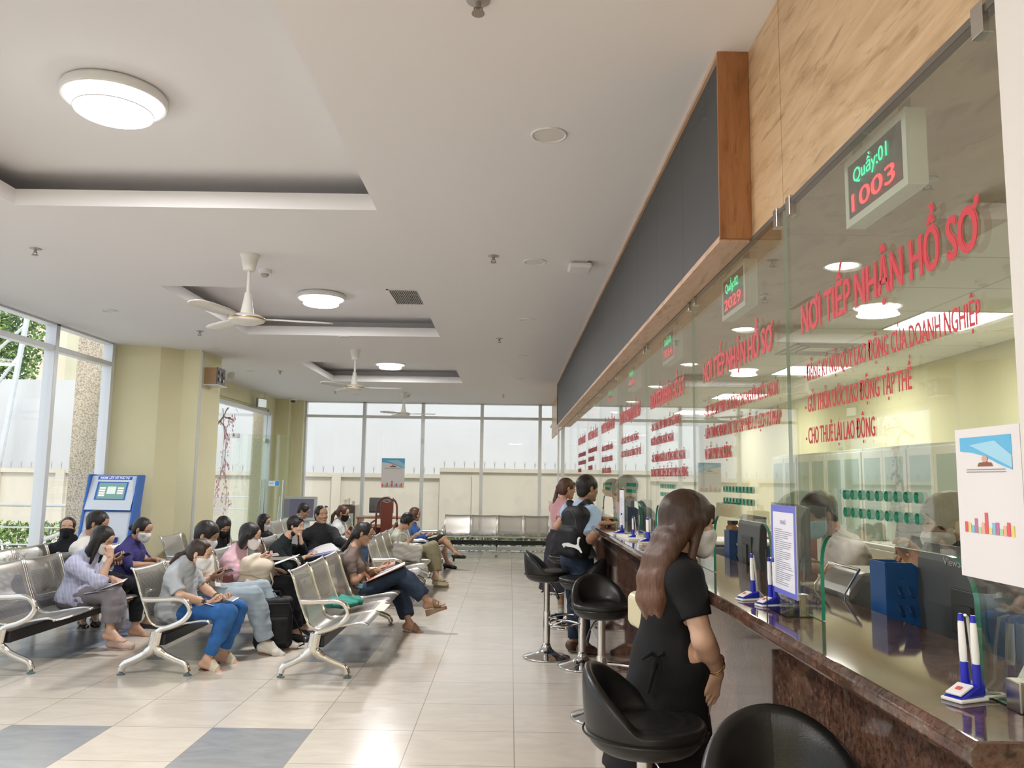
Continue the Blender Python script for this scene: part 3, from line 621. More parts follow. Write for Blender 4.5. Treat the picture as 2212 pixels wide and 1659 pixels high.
for i, y in enumerate([1.94, 3.225, 4.59, 6.01, 7.35, 8.7, 10.0]):
    nm = ['first', 'second', 'third', 'fourth', 'fifth', 'sixth', 'seventh'][i]
    root = E('queue_display', (.9, y, 2.278), 0, f'white framed queue number display behind the {nm} glass screen' + (f', showing {led_t[i][1]} in red' if i < 2 else ''), 'display', 'queue number displays over the counter')
    O('case', MB().box(.004, .05, -.17, .17, -.093, .093), M('display_white', (.80, .84, .76), .4), root, bevel=.004)
    O('frame', MB().box(0, .006, -.17, .17, .073, .093).box(0, .006, -.17, .17, -.093, -.073).box(0, .006, -.17, -.15, -.073, .073).box(0, .006, .15, .17, -.073, .073), M('display_white', (.8, .8, .8)), root)
    O('screen', MB().box(.002, .006, -.15, .15, -.073, .073), M('display_black', (.05, .045, .045), .25), root)
    O('counter_name', place_mesh(led_text(led_t[i][0], .19, .036), (.0005, .115, .016), (0, -1, 0), (0, 0, 1)), gL, root)
    O('queue_number', place_mesh(led_text(led_t[i][1], .24, .046), (.0005, .13, -.058), (0, -1, 0), (0, 0, 1)), rL, root)
    O('hanger', MB().box(.01, .03, -.14, -.12, .093, .4).box(.01, .03, .12, .14, .093, .4), clipm, root)
# ---------------------------------------------------------------- things on the counter
blue = M('pen_blue', (.015, .02, .42), .3); wh = M('pen_white', (.85, .85, .84), .3)
def pen_stand(x, y, rz, lab, n=1, s=1.0, block=False):
    t = E('pen_stand', (x, y, ZK), rz, lab, 'pen stand', 'blue and white pen stands on the counter'); z = 0
    if block:
        O('block', MB().box(-.04, .05, -.035, .035, 0, .022), M('block_beige', (.7, .6, .48), .6), t, bevel=.002); z = .022
    O('base', MB().prism([(-.05, -.026), (.035, -.032), (.045, 0), (.035, .032), (-.05, .026)], 2, z, z+.009), wh, t, bevel=.003)
    O('wedge', MB().prism([(-.048, z+.009), (.036, z+.009), (.036, z+.04), (.014, z+.036)], 1, -.024, .024), blue, t, bevel=.004)
    O('badge', MB().obox((-.02, 0, z+.026), (.92, 0, .39), (0, 1, 0), (-.39, 0, .92), .024, .019, .003), wh, t, bevel=.002)
    O('badge_mark', MB().obox((-.022, 0, z+.0295), (.92, 0, .39), (0, 1, 0), (-.39, 0, .92), .006, .006, .001), M('mark_red', (.7, .1, .1), .5), t)
    for k in range(n):
        dy = (k-(n-1)/2)*.03
        O('socket', MB().tube([(.022, dy, z+.02), (.02, dy, z+.085)], [.011, .009], 12), blue, t, True)
        O('pen', MB().tube([(.02, dy, z+.06), (.018, dy, z+.11), (.016, dy, z+.175), (.016, dy, z+.185)], [.0065, .0085, .007, .006], 12), wh, t, True)
        O('cap', MB().tube([(.016, dy, z+.183), (.016, dy, z+.2)], [.0072, .005], 12), blue, t, True)
    O('cord', MB().tube([(.016, .004, z+.198), (.035, .012, z+.19), (.045, .014, z+.12), (.05, .012, z+.04), (.075, .0, .008), (.10, -.015, .008), (.095, -.03, .008), (.06, -.028, .008), (.03, -.02, z+.008)], .0035, 8), M('cord_cream', (.80, .76, .66), .4), t, True); t.scale = (.78, .78, .72)
    return t
pen_stand(.80, 1.455, R(25), 'pen stand nearest the camera with two pens and a coiled cream cord', 2)
pen_stand(.765, 2.62, R(20), 'pen stand with upright pens, nearer of the close pair by the notice', 1)
pen_stand(.79, 2.50, R(20), 'pen stand with upright pens, farther of the close pair by the notice', 2)
pen_stand(.79, 4.75, R(10), 'pen stand on a beige block beside the red-brown haired woman', 2, block=True)
pen_stand(.78, 5.25, R(10), 'middle pen stand of the three distant ones', 1)
pen_stand(.775, 5.75, R(10), 'pen stand in front of the narrow notice nearest the standing man', 1)
pen_stand(.80, 7.0, R(80), 'pen stand beside the hands of the man in blue', 1)
# notice stands
def paper_lines(mb, x, y0, y1, z0, z1, n, ax='y', rnd=random.Random(2)):
    for k in range(n):
        z = z1-(z1-z0)*k/n; L = (y1-y0)*(rnd.uniform(.75, 1) if k % 5 else .45)
        mb.box(x-.0004, x, y1-L, y1, z-.0016, z)
t = E('notice_stand', (.805, 2.40, ZK), 0, 'upright acrylic notice stand with a blue bordered printed page', 'notice')
O('holder', MB().box(.003, .007, -.115, .115, 0, .312).box(-.035, .04, -.115, .115, 0, .004), glass_mat('acrylic', (.9, .92, .93), extra=.03), t)
O('page', MB().box(0, .003, -.105, .105, .045, .305), M('page_lilac', (.80, .79, .86), .6), t)
O('page_border', MB().box(-.0006, 0, -.105, .105, .285, .305).box(-.0006, 0, -.105, .105, .045, .06).box(-.0006, 0, .09, .105, .06, .285).box(-.0006, 0, -.105, -.09, .06, .285), M('border_blue', (.16, .18, .62), .6), t)
mb = MB(); paper_lines(mb, -.0006, -.075, .075, .07, .235, 28); O('printing', mb, M('ink_grey', (.28, .27, .33), .7), t)
O('heading', place_mesh(text_fit('THƯ NGỎ', .05, .011), (-.001, .025, .25), (0, -1, 0), (0, 0, 1)), M('ink_blue', (.1, .1, .4), .7), t)
t = E('notice_stand', (.80, 5.83, ZK), R(0), 'narrow white acrylic notice stand farther along the counter', 'notice')
O('holder', MB().box(.003, .007, -.115, .115, 0, .312).box(-.03, .04, -.115, .115, 0, .004), MATS['acrylic'], t); O('page', MB().box(0, .003, -.105, .105, .04, .305), M('page_lilac'), t)
mb = MB(); paper_lines(mb, -.0006, -.075, .075, .07, .25, 24); O('printing', mb, M('ink_grey'), t)
t = O('antenna', MB().tube([(.775, 2.47, ZK), (.775, 2.47, ZK+.17)], .0018, 6), black, None, True); tag(t, 'thin black upright rod in front of the acrylic notice', 'rod')
def papers(name, x, y, rz, sx_, sy_, z, mat, lab, cat='papers', n=1, h=.004):
    o = O(name, MB().box(-sx_/2, sx_/2, -sy_/2, sy_/2, 0, h), mat, None, loc=(x, y, z), rot=(0, 0, rz)); tag(o, lab, cat); return o
paper = M('paper_white', (.86, .85, .80), .7)
papers('paper_tray', .775, 5.3, R(3), .12, .42, ZK, M('tray_white', (.85, .82, .75), .5), 'flat white tray lying on the counter behind the distant pens', 'tray', h=.012).location.x = .79
papers('blue_folder', .77, 7.32, R(20), .12, .2, ZK, M('folder_blue', (.05, .08, .35), .4), 'blue folder under the hands of the man in blue', 'folder', h=.01)
# poster on the near glass (sheet with picture, portrait, printed lines and skyline; square code left out)
def poster(x, y0, y1, z0, z1, lab, ax='x', sgn=-1, margin=(0, 0, 0, 0)):
    """y0 = left edge as seen, y1 = right edge as seen"""
    w = abs(y1-y0); h = z1-z0; t = E('poster', (0, 0, 0), 0, lab, 'poster')
    def P(u, v, d=0):
        s_ = y0+(y1-y0)*u
        return (x+sgn*d, s_, z0+h*v) if ax == 'x' else (s_, x+sgn*d, z0+h*v)
    def poly(name, pts, mat, d): O(name, MB().add([P(u, v, d) for u, v in pts], [tuple(range(len(pts)))]), mat, t, rc=False)
    me = MB().add([P(0, 0, .0), P(1, 0, .0), P(1, 1, .0), P(0, 1, .0), P(0, 0, .002), P(1, 0, .002), P(1, 1, .002), P(0, 1, .002)], [(0, 1, 2, 3), (4, 5, 6, 7), (0, 1, 5, 4), (1, 2, 6, 5), (2, 3, 7, 6), (3, 0, 4, 7)])
    O('sheet', me, M('poster_paper', (.84, .80, .80), .6), t)
    l, r_, b, tp = margin
    def q(u, v): return (l+u*(1-l-r_), b+v*(1-b-tp))
    poly('banner', [q(0, 1), q(1, 1), q(1, .66), q(.75, .72), q(.5, .8), q(.25, .84), q(0, .86)], M('poster_sky', (.14, .50, .80), .6), .0026)
    poly('banner_facet', [q(.2, .92), q(.7, .95), q(1, .80), q(1, .68), q(.6, .80)], M('poster_sky_light', (.40, .70, .88), .6), .003)
    m_ = M('poster_brown', (.30, .10, .06), .6)
    c = [(.5+.055*math.cos(a), .775+.035*math.sin(a)) for a in [2*PI*k/12 for k in range(12)]]; poly('portrait', [q(*k) for k in c], M('poster_skin', (.66, .42, .33), .6), .0034)
    poly('portrait_suit', [q(.35, .70), q(.38, .735), q(.5, .745), q(.62, .735), q(.65, .70)], m_, .0032)
    mb = MB()
    for v in (.665, .64): a, b_ = q(.12, v), q(.88, v+.008); mb.add([P(a[0], a[1], .003), P(b_[0], a[1], .003), P(b_[0], b_[1], .003), P(a[0], b_[1], .003)], [(0, 1, 2, 3)])
    O('printing', mb, M('ink_grey'), t, rc=False)
    rnd = random.Random(9); cols = [(.80, .12, .16), (.85, .68, .2), (.25, .55, .75), (.55, .2, .35), (.45, .7, .45), (.9, .45, .3)]
    for k in range(14):
        u = .03+k*.068; hh = rnd.uniform(.06, .16)+(.06 if k == 6 else 0); c_ = cols[k % 6]
        poly('skyline', [q(u, .03), q(u+.06, .03), q(u+.06, .03+hh), q(u, .03+hh)], M('poster_col%d' % (k % 6), c_, .6), .0028)
    return t
poster(XG-.0065, 1.53, 1.335, 1.335, 1.605, 'white poster with blue banner and skyline on the nearest glass screen', 'x', -1, (.08, .12, .28, .06))
# staff side equipment
def monitor(x, y, rz, lab, w=.54, h=.32, z=.92, lift=.10, brand=None, mat=None, name='monitor'):
    t = E(name, (x, y, z), rz, lab, 'monitor'); m = mat or M('monitor_grey', (.10, .105, .11), .5)      # back faces local -x
    O('rear_shell', MB().prism([(0, lift), (.012, lift), (.012, lift+h), (0, lift+h), (-.022, lift+h*.86), (-.03, lift+h*.5), (-.022, lift+h*.12)], 1, -w/2, w/2), m, t, bevel=.004)
    O('screen', MB().box(.012, .014, -w/2+.012, w/2-.012, lift+.015, lift+h-.012), M('screen_dark', (.02, .025, .03), .15), t)
    O('mount_plate', MB().box(-.036, -.026, -.08, .08, lift+.1, lift+.22), M('mount_dark', (.06, .06, .06), .5), t, bevel=.003)
    O('stand', MB().box(-.045, -.02, -.03, .03, .01, lift+.18).lathe([(.12, 0), (.12, .008), (.1, .014), (.0001, .014)], n=28), M('mount_dark'), t)
    if brand: O('brand_lettering', place_mesh(text_fit(brand, .15, .02), (-.0245, .13, lift+h*.84), (0, -1, 0), (0, 0, 1)), M('brand_silver', (.55, .55, .55), .4), t)
    return t
monitor(1.26, 2.20, R(0), 'dark grey monitor seen from behind with a maker name near the nearest poster', brand='ViewSonic', w=.56, h=.33, lift=.08)
monitor(1.30, 3.62, R(-15), 'slim black monitor seen edge-on in front of the masked clerk', w=.46, h=.30, lift=.18)
monitor(1.2, 4.02, R(0), 'grey monitor behind the acrylic notice stand', w=.36, lift=.1)
monitor(1.2, 5.55, R(0), 'grey monitor behind the third glass screen', w=.5, lift=.1)
monitor(1.2, 7.2, R(0), 'dark monitor behind the fourth glass screen', w=.5, lift=.1)
monitor(1.25, 8.5, R(0), 'dark monitor far along the staff desk', w=.5, lift=.1)
def organizer(x, y, rz, col, lab, s=1.0, z=.92):
    t = E('file_organizer', (x, y, z), rz, lab, 'file organizer'); m = M('org_%d' % int(col[2]*1000), col, .35)
    w, d, h = .10*s, .26*s, .33*s
    # side panels with slanted top, slots cut out
    for sx_ in (0, w):
        cu = bpy.data.curves.new('g', 'CURVE'); cu.dimensions = '2D'; cu.fill_mode = 'BOTH'; cu.extrude = .0018
        def sp(pts):
            s_ = cu.splines.new('POLY'); s_.points.add(len(pts)-1)
            for i, p in enumerate(pts): s_.points[i].co = (p[0], p[1], 0, 1)
            s_.use_cyclic_u = True
        sp([(0, 0), (d, 0), (d, h), (d*.72, h), (0, h*.62)])
        for r_ in range(6):
            for k in range(7):
                cx = .028+k*.031*s+r_*.0; cy = .02+r_*.052*s
                if cy+.045*s > h*.62+cx*(h*.38/(d*.72))-.012: continue
                q = .0075*s; L = .036*s; sp([(cx-q, cy), (cx+q, cy), (cx+q+.014, cy+L), (cx-q+.014, cy+L)])
        o = bpy.data.objects.new('g', cu); COL.objects.link(o); me = bpy.data.meshes.new_from_object(o.evaluated_get(bpy.context.evaluated_depsgraph_get())); COL.objects.unlink(o); bpy.data.objects.remove(o)
        me.transform(Matrix(((0, 0, 1, sx_), (-1, 0, 0, d/2), (0, 1, 0, 0), (0, 0, 0, 1)))); O('slotted_side', me, m, t)
    O('spine', MB().box(0, w, d/2-.0, d/2+.003, 0, h*.62).box(0, w, -d/2-.003, -d/2, 0, h).box(0, w, -d/2, d/2, 0, .003), m, t)
    return t
organizer(1.275, 2.58, R(-90), (.02, .11, .36), 'bright blue slotted file organizer standing behind the nearest glass screen', 1.05)
organizer(1.28, 4.36, R(-90), (.03, .07, .17), 'dark navy slotted file organizer behind the second glass screen', 1.0)
organizer(1.26, 7.9, R(-90), (.03, .05, .10), 'dark slotted file organizer near the hands of the man in blue', 1.0)
t = E('document_scanner', (1.26, 2.83, .92), 0, 'glossy dark and silver document scanner behind the nearest glass screen', 'scanner')
O('body', MB().prism([(-.14, 0), (.1, 0), (.1, .17), (.04, .21), (-.1, .21), (-.15, .16)], 1, -.16, .16), M('scanner_dark', (.22, .21, .19), .2), t, bevel=.02)
O('trim_strip', MB().tube([(-.153, -.15, .03), (-.158, -.15, .16), (-.105, -.15, .217), (-.105, .15, .217), (-.158, .15, .16), (-.153, .15, .03)], .004, 8), chrome, t, True)
t.scale = (1, .85, 1.38)
for k in range(4): O('slot', MB().box(-.153, -.149, -.1, .1, .05+k*.022, .056+k*.022), black, t)
t = E('printer', (1.34, 4.80, .92), 0, 'grey desktop printer beyond the masked clerk behind the second glass screen', 'printer')
O('body', MB().box(-.2, .2, -.2, .2, 0, .222), M('printer_grey', (.17, .17, .18), .45), t, bevel=.012); O('lid', MB().box(-.21, .2, -.2, .2, .225, .25), M('printer_light', (.7, .68, .6), .4), t, bevel=.01); O('output_slot', MB().box(-.205, -.19, -.15, .15, .12, .17), black, t)
t = E('bottle', (1.30, 4.75, 1.17), 0, 'small brown lidded glass jar standing on the printer', 'jar'); O('glass', MB().lathe([(.03, 0), (.038, .02), (.038, .075), (.025, .09)], n=20), M('amber', (.25, .12, .05), .1), t, True); O('cap', MB().lathe([(.03, .09), (.03, .11), (.0001, .11)], n=20), black, t, True)
t = E('desk_phone', (1.35, 5.35, .92), R(30), 'pale round backed desk device beyond the dark haired woman', 'desk telephone'); O('body', MB().prism([(-.09, 0), (.1, 0), (.1, .03), (-.03, .14), (-.09, .12)], 1, -.08, .08), M('cream_plastic', (.75, .72, .6), .4), t, bevel=.02); O('keypad', MB().obox((.03, 0, .095), (.76, 0, -.65), (0, 1, 0), (.65, 0, .76), .05, .06, .003), M('mount_dark'), t)
t = O('tray_box', MB().box(1.55, 1.85, 4.9, 5.5, .92, 1.18), M('box_maroon', (.30, .07, .05), .5), None, bevel=.01); tag(t, 'maroon box on the staff desk beyond the printer', 'box')
for k, (x, y, w, d, h, z) in enumerate([(1.65, 2.75, .21, .3, .05, .92), (1.62, 3.9, .3, .21, .03, .92), (1.45, 6.0, .22, .3, .12, .92), (1.6, 3.15, .22, .3, .02, .92)]):
    papers('paper_stack', x, y, R(4*k), w, d, z, paper, ['stack of papers behind the nearest glass screen', 'loose papers behind the second glass screen', 'thick paper pile far along the staff desk', 'thin sheaf of papers beside the clerk'][k], 'papers', h=h)
t = O('folder_stack', MB().box(1.25, 1.5, 3.98, 4.25, .92, .95).box(1.27, 1.52, 3.96, 4.22, .95, .975), M('folder_aqua', (.35, .62, .62), .4), None); tag(t, 'aqua plastic folders on the staff desk', 'folders')
t = E('desk_tablet', (1.0, 1.42, ZK), R(0), 'pale tilted tablet device behind the nearest glass screen', 'tablet'); O('body', MB().obox((0, 0, .09), (.5, 0, .86), (0, 1, 0), (-.86, 0, .5), .1, .13, .008), M('tablet_white', (.66, .72, .66), .3), t, bevel=.004); O('foot', MB().box(-.03, .06, -.05, .05, 0, .02), M('tablet_white'), t)
# office cabinets along the right wall, chair
cab = M('cabinet_grey', (.45, .46, .40), .45)
def cabinet(y, w, h, lab, glass=False, d=.45):
    t = E('filing_cabinet', (XO-d/2-.025, y, 0), 0, lab, 'cabinet', 'grey cabinets along the office wall'); O('body', MB().box(-d/2, d/2, -w/2, w/2, 0, h), cab, t, bevel=.004)
    for s_ in (-1, 1):
        a, b = (0.004, w/2-.01) if s_ > 0 else (-w/2+.01, -.004)
        o = O('door', MB().box(-d/2-.018, -d/2, a, b, .06, h-.03), M('cabinet_door', (.50, .51, .45), .4), t, bevel=.003)
        if glass: O('glass', MB().box(-d/2-.02, -d/2-.018, a+.05, b-.05, h*.5, h-.1), M('cabinet_glass', (.22, .30, .26), .08), o)
        O('handle', MB().box(-d/2-.035, -d/2-.018, s_*.03-.006, s_*.03+.006, h*.47, h*.53), steel, o)
    return t
for i in range(9): cabinet(3.05+i*.93, .92, 1.86, f"grey glass fronted cabinet against the office wall, {['first','second','third','fourth','fifth','sixth','seventh','eighth','ninth'][i]} in the row", True)
def drawers(x, y, lab, h=1.02):
    t = E('drawer_cabinet', (x, y, 0), 0, lab, 'cabinet'); O('body', MB().box(-.23, .23, -.3, .3, 0, h), cab, t, bevel=.004)
    for k in range(3):
        dr = O('drawer', MB().box(-.245, -.23, -.28, .28, .04+k*(h-.05)/3, .02+(k+1)*(h-.05)/3), M('drawer_face', (.48, .47, .38), .4), t, bevel=.003); O('label_holder', MB().box(-.252, -.245, -.04, .04, .18+k*(h-.05)/3, .23+k*(h-.05)/3), steel, dr)
drawers(2.6, 4.2, 'low drawer cabinet just behind the masked clerk', 1.12); drawers(2.6, 3.4, 'low drawer cabinet behind the nearest monitor', 1.12); drawers(2.7, 5.5, 'low drawer cabinet farther behind the clerk', 1.1)
t = E('office_chair', (2.22, 3.98, 0), R(165), 'black high backed office chair behind the staff desk', 'chair')
O('backrest', MB().prism([(-.2, .62), (.2, .62), (.22, .9), (.2, 1.25), (.13, 1.33), (-.13, 1.33), (-.2, 1.25), (-.22, .9)], 0, .2, .28), M('chair_black', (.03, .03, .032), .6), t, bevel=.03)
O('seat', MB().box(-.24, .24, -.24, .24, .48, .56), M('chair_black'), t, bevel=.03); O('pedestal', MB().lathe([(.03, .03), (.03, .48)], n=12).box(-.28, .28, -.02, .02, .02, .05).box(-.02, .02, -.28, .28, .02, .05), black, t)
# ================================================================= BENCHES, STOOLS, KIOSKS
t = NT('perforated_steel'); tc = t.n.new('ShaderNodeTexCoord'); sx = t.add('ShaderNodeSeparateXYZ'); t.ln(tc, 'UV', sx, 0)
P_ = .0105
a = t.math('DIVIDE', sx.outputs[0], P_); b = t.math('DIVIDE', sx.outputs[1], P_*.866)
row = t.math('FLOOR', b); a2 = t.math('ADD', a, t.math('MULTIPLY', t.math('FLOORED_MODULO', row, 2.0), .5))
fa = t.math('SUBTRACT', t.math('FRACT', a2), .5); fb = t.math('SUBTRACT', t.math('FRACT', b), .5)
dd = t.math('SQRT', t.math('ADD', t.math('MULTIPLY', fa, fa), t.math('MULTIPLY', t.math('MULTIPLY', fb, .866), t.math('MULTIPLY', fb, .866))))
hole = t.math('LESS_THAN', dd, .27)
inb = t.math('MULTIPLY', t.math('LESS_THAN', t.math('ABSOLUTE', sx.outputs[0]), .205), t.math('MULTIPLY', t.math('GREATER_THAN', t.math('FRACT', t.math('DIVIDE', sx.outputs[1], 1.0)), .06), t.math('LESS_THAN', sx.outputs[1], .80)))
setp(t.b, (.47, .45, .415), .33, .85)
tr = t.add('ShaderNodeBsdfTransparent'); mx = t.add('ShaderNodeMixShader'); t.l.new(t.math('MULTIPLY', hole, inb), mx.inputs[0]); t.ln(t.b, 0, mx, 1); t.ln(tr, 0, mx, 2); t.ln(mx, 0, t.out, 'Surface'); perf = t.m
frame_m = M('polished_frame', (.72, .69, .65), .16, 1); beam_m = M('beam_black', (.02, .02, .022), .35, .3); foot_m = M('foot_rubber', (.12, .17, .18), .35)
def cr_spline(pts, n=6):
    out = []; P = [np.array(p, float) for p in pts]; P = [2*P[0]-P[1]]+P+[2*P[-1]-P[-2]]
    for i in range(1, len(P)-2):
        for k in range(n):
            u = k/n; out.append(.5*((2*P[i])+(-P[i-1]+P[i+1])*u+(2*P[i-1]-5*P[i]+4*P[i+1]-P[i+2])*u*u+(-P[i-1]+3*P[i]-3*P[i+1]+P[i+2])*u**3))
    out.append(P[-2]); return out
PROF = cr_spline([(-.235, .785), (-.215, .775), (-.185, .71), (-.15, .60), (-.11, .50), (-.075, .415), (-.035, .368), (.03, .352), (.12, .366), (.24, .388), (.33, .402), (.375, .398), (.39, .382)], 4)
SEATW = .53
def seat_mesh(w=SEATW-.03):
    me = bpy.data.meshes.new('seat'); V = []; UV = []; L = 0; n = 13
    for i, p in enumerate(PROF):
        if i: L += np.linalg.norm(p-PROF[i-1])
        for k in range(n):
            y = -w/2+w*k/(n-1); dish = .012*(1-(2*y/w)**2)
            V.append((p[0]-dish*.6, y, p[1]-dish*.8)); UV.append((y, L))
    F = [(i*n+k, i*n+k+1, (i+1)*n+k+1, (i+1)*n+k) for i in range(len(PROF)-1) for k in range(n-1)]
    me.from_pydata(V, [], F); uv = me.uv_layers.new(name='uv')
    for li, l in enumerate(me.loops): uv.data[li].uv = UV[l.vertex_index]
    return me
SM = fin(seat_mesh(), perf, True, 0)
def rail_mesh():
    mb = MB(); mb.tube([(p[0], 0, p[1]) for p in PROF[::2]], .0095, 8)
    return fin(mb.mesh('side_rail'), frame_m, True, 0)
RM = rail_mesh()
def leg_frame(mbn='leg_frame', arm=True):
    mb = MB()
    mb.tube(cr_spline([(-.01, 0, .32), (-.02, 0, .26), (-.03, 0, .20), (-.08, 0, .155), (-.16, 0, .11), (-.235, 0, .075), (-.25, 0, .03)], 4), [.026]*12+[.02]*13, 10, flat=1.3)
    mb.tube(cr_spline([(.01, 0, .32), (-.0, 0, .26), (.0, 0, .20), (.06, 0, .155), (.14, 0, .115), (.225, 0, .08), (.25, 0, .03)], 4), [.026]*12+[.02]*13, 10, flat=1.3)
    return mb
def bench(Y0, Xc, nseat, lab, rz=0, legs=None, arms=(0, 1), L=None, seatlabels=None, group='perforated steel waiting benches'):
    w = L/nseat; t = E('waiting_bench', (Xc, Y0, 0), rz, lab, 'bench', group)
    for i in range(nseat):
        o = bpy.data.objects.new('seat', SM); COL.objects.link(o); o.parent = t; o.location = (0, w*(i+.5), 0)
        for s_ in (-1, 1): r_ = bpy.data.objects.new('side_rail', RM); COL.objects.link(r_); r_.parent = o; r_.location = (0, s_*(SEATW/2-.012), 0)
        o.scale = (1, w/SEATW, 1)
    O('beam', MB().box(-.035, .06, .02, L-.02, .215, .30), beam_m, t, bevel=.008)
    for y in (legs or (0, L)):
        lo = O('leg_frame', leg_frame(), frame_m, t, True, loc=(0, y, 0))
        for x in (-.25, .25): O('foot_pad', MB().lathe([(.012, .035), (.014, .012), (.03, .008), (.03, 0)], c=(x, 0, 0), n=18), foot_m, lo, True)
    for k in arms:
        y = 0 if k == 0 else L
        pts = cr_spline([(-.12, y, .555), (-.05, y, .553), (.06, y, .558), (.14, y, .562), (.20, y, .545), (.235, y, .50), (.235, y, .455), (.19, y, .40), (.11, y, .36), (.03, y, .335), (-.01, y, .30)], 4)
        O('armrest', MB().tube(pts, .0165, 10, flat=1.25), frame_m, t, True)
    return t
L4 = 2.22
bench(6.25, -2.655, 4, 'steel bench whose first seat holds the woman in grey tee and blue jeans', L=L4)
bench(6.25, -1.455, 4, 'steel bench with empty near seats and a green scarf lying on it', L=L4)
bench(6.25, -3.83, 4, 'steel bench whose near two seats are empty at the left edge', L=L4)
bench(6.64, -4.50, 4, 'steel bench against the left glazing with the woman in a black mask', L=L4)
bench(9.45, -2.66, 4, 'steel bench whose first seat holds the man with a lowered black mask', L=L4)
bench(9.45, -1.455, 4, 'steel bench with the short haired woman in pale green', L=L4)
bench(9.45, -3.83, 4, 'steel bench in front of the pillar with two long haired women', L=L4)
bench(12.4, -1.455, 4, 'steel bench with the woman in a blue jacket and black skirt', L=L4)
bench(12.4, -2.66, 4, 'steel bench with the woman in a grey cardigan', L=L4)
bench(12.4, -3.6, 4, 'steel bench near the glass doors with the man in a pale blue shirt', L=L4)
bench(16.13, -1.31, 4, 'empty four seat steel bench against the far glazing', rz=R(-90), L=2.1, legs=(.05, 1.05, 2.05))
# sign plate lying on the second seat edge
t = O('label_plate', MB().obox((-1.085, 7.05, .397), (1, 0, -.05), (0, 1, 0), (.05, 0, 1), .045, .18, .002), M('plate_cream', (.78, .74, .58), .5)); tag(t, 'cream sticker plate on the front edge of an empty seat', 'label')
# bar stools
leather = M('black_leather', (.012, .012, .011), .36, bump=.12, bscale=220, **{'Specular IOR Level': .45})
def stool_seat(w_in=False):
    mb = MB(); n = 48; rows = []
    prof_n = 13
    for j in range(n):
        th = 2*PI*j/n; b_ = max(0, math.cos(th))**.9 if math.cos(th) > 0 else 0; R_ = .195; zt = .055+.165*b_
        ins = .03+.02*(1-b_)
        pr = [(.0001, -.045), (.09, -.045), (.15, -.035), (R_-.018, -.01), (R_-.004, .02), (R_+.004*b_, .03+.5*(zt-.03)), (R_+.008*b_, zt-.01), (R_-.012, zt+.004), (R_-ins, zt-.006), (R_-ins-.012-.012*b_, .06+.35*(zt-.055)), (R_-ins-.03, .05), (.10, .056), (.0001, .06)]
        rows.append([(-r_*math.cos(th), r_*math.sin(th), z) for r_, z in pr])
    rows.append(rows[0]); mb.sheet(rows); return mb
def stool(x, y, rz, lab, zs=.72, foot=True):
    t = E('bar_stool', (x, y, 0), rz, lab, 'bar stool', 'black bar stools along the counter')
    O('seat', stool_seat(), leather, t, True, loc=(0, 0, zs-.06), angle=0, sub=1)
    O('piping', MB().tube([(-.197*math.cos(2*PI*k/40), .197*math.sin(2*PI*k/40), zs-.04) for k in range(40)], .0035, 6, closed=True), leather, t, True)
    O('post', MB().tube([(0, 0, .36), (0, 0, zs-.10)], .026, 20), steel, t, True)
    O('sleeve', MB().tube([(0, 0, .05), (0, 0, .385)], .031, 20), chrome, t, True)
    O('base', MB().lathe([(.20, .002), (.20, .01), (.19, .014), (.13, .028), (.08, .048), (.05, .072), (.037, .10), (.031, .12)], n=40), chrome, t, True, angle=0)
    pts = [(.03, -.03, .34), (.10, -.12, .34), (.17, -.15, .34), (.24, -.13, .34), (.265, 0, .34), (.24, .13, .34), (.17, .15, .34), (.10, .12, .34), (.03, .03, .34)]
    if foot: O('footrest', MB().tube(cr_spline(pts, 3), .0095, 10), chrome, t, True)
    O('lever', MB().tube([(0, 0, zs-.1), (.05, -.07, zs-.12), (.09, -.12, zs-.17)], .005, 8), chrome, t, True); O('lever_grip', MB().tube([(.085, -.11, zs-.16), (.11, -.14, zs-.22), (.112, -.145, zs-.23)], [.008, .013, .006], 10), black, t, True)
stool(.44, 2.68, R(-16), 'black bar stool directly behind the woman in the black dress', .75)
stool(.63, 1.88, R(-95), 'black bar stool nearest the camera at the bottom of the view', .80)
stool(.60, 5.33, R(-75), 'black bar stool seen from the front, nearest of the distant group', .72)
stool(.325, 7.06, R(-8), 'black bar stool standing out from the counter with its back to the benches', .735)
stool(.60, 6.73, R(176), 'black bar stool turned away, just behind the man with the backpack', .715)
stool(.60, 8.5, R(170), 'black bar stool between the counter and the woman in the long skirt', .73)
# ticket kiosk left
kb = M('kiosk_blue', (.03, .14, .52), .35); kw = M('kiosk_white', (.70, .76, .84), .35)
t = E('ticket_kiosk', (-4.63, 9.38, 0), R(0), 'blue edged white ticket kiosk with touch screen before the cream wall', 'kiosk')
def tilt(v0, v1): return v0+(v1-v0)
hw = .29
O('side_panel', MB().prism([(-.12, 0), (.2, 0), (.2, .55), (.16, 1.1), (.235, 1.48), (.20, 1.49), (.06, 1.49), (-.02, 1.1), (-.12, .6)], 0, hw-.02, hw+.005), kb, t, bevel=.004)
O('side_panel', MB().prism([(-.12, 0), (.2, 0), (.2, .55), (.16, 1.1), (.235, 1.48), (.20, 1.49), (.06, 1.49), (-.02, 1.1), (-.12, .6)], 0, -hw-.005, -hw+.02), kb, t, bevel=.004)
n_ = (0, -.925, .38)
O('lower_front', MB().prism([(-.10, .02), (.18, .02), (.18, .6), (-.0, 1.06), (-.10, .6)], 0, -hw+.02, hw-.02), kw, t)
A = np.array((0, -.02, 1.08)); B = np.array((0, .13, 1.48)); ud = (B-A)/np.linalg.norm(B-A); nn = np.cross((1, 0, 0), ud); Lk = np.linalg.norm(B-A)
O('head_front', MB().obox((A+B)/2-nn*.03, (1, 0, 0), ud, nn, hw+.0, Lk/2+.01, .025), kb, t, bevel=.006)
fr = nn*.0; fo = nn if nn[1] < 0 else -nn
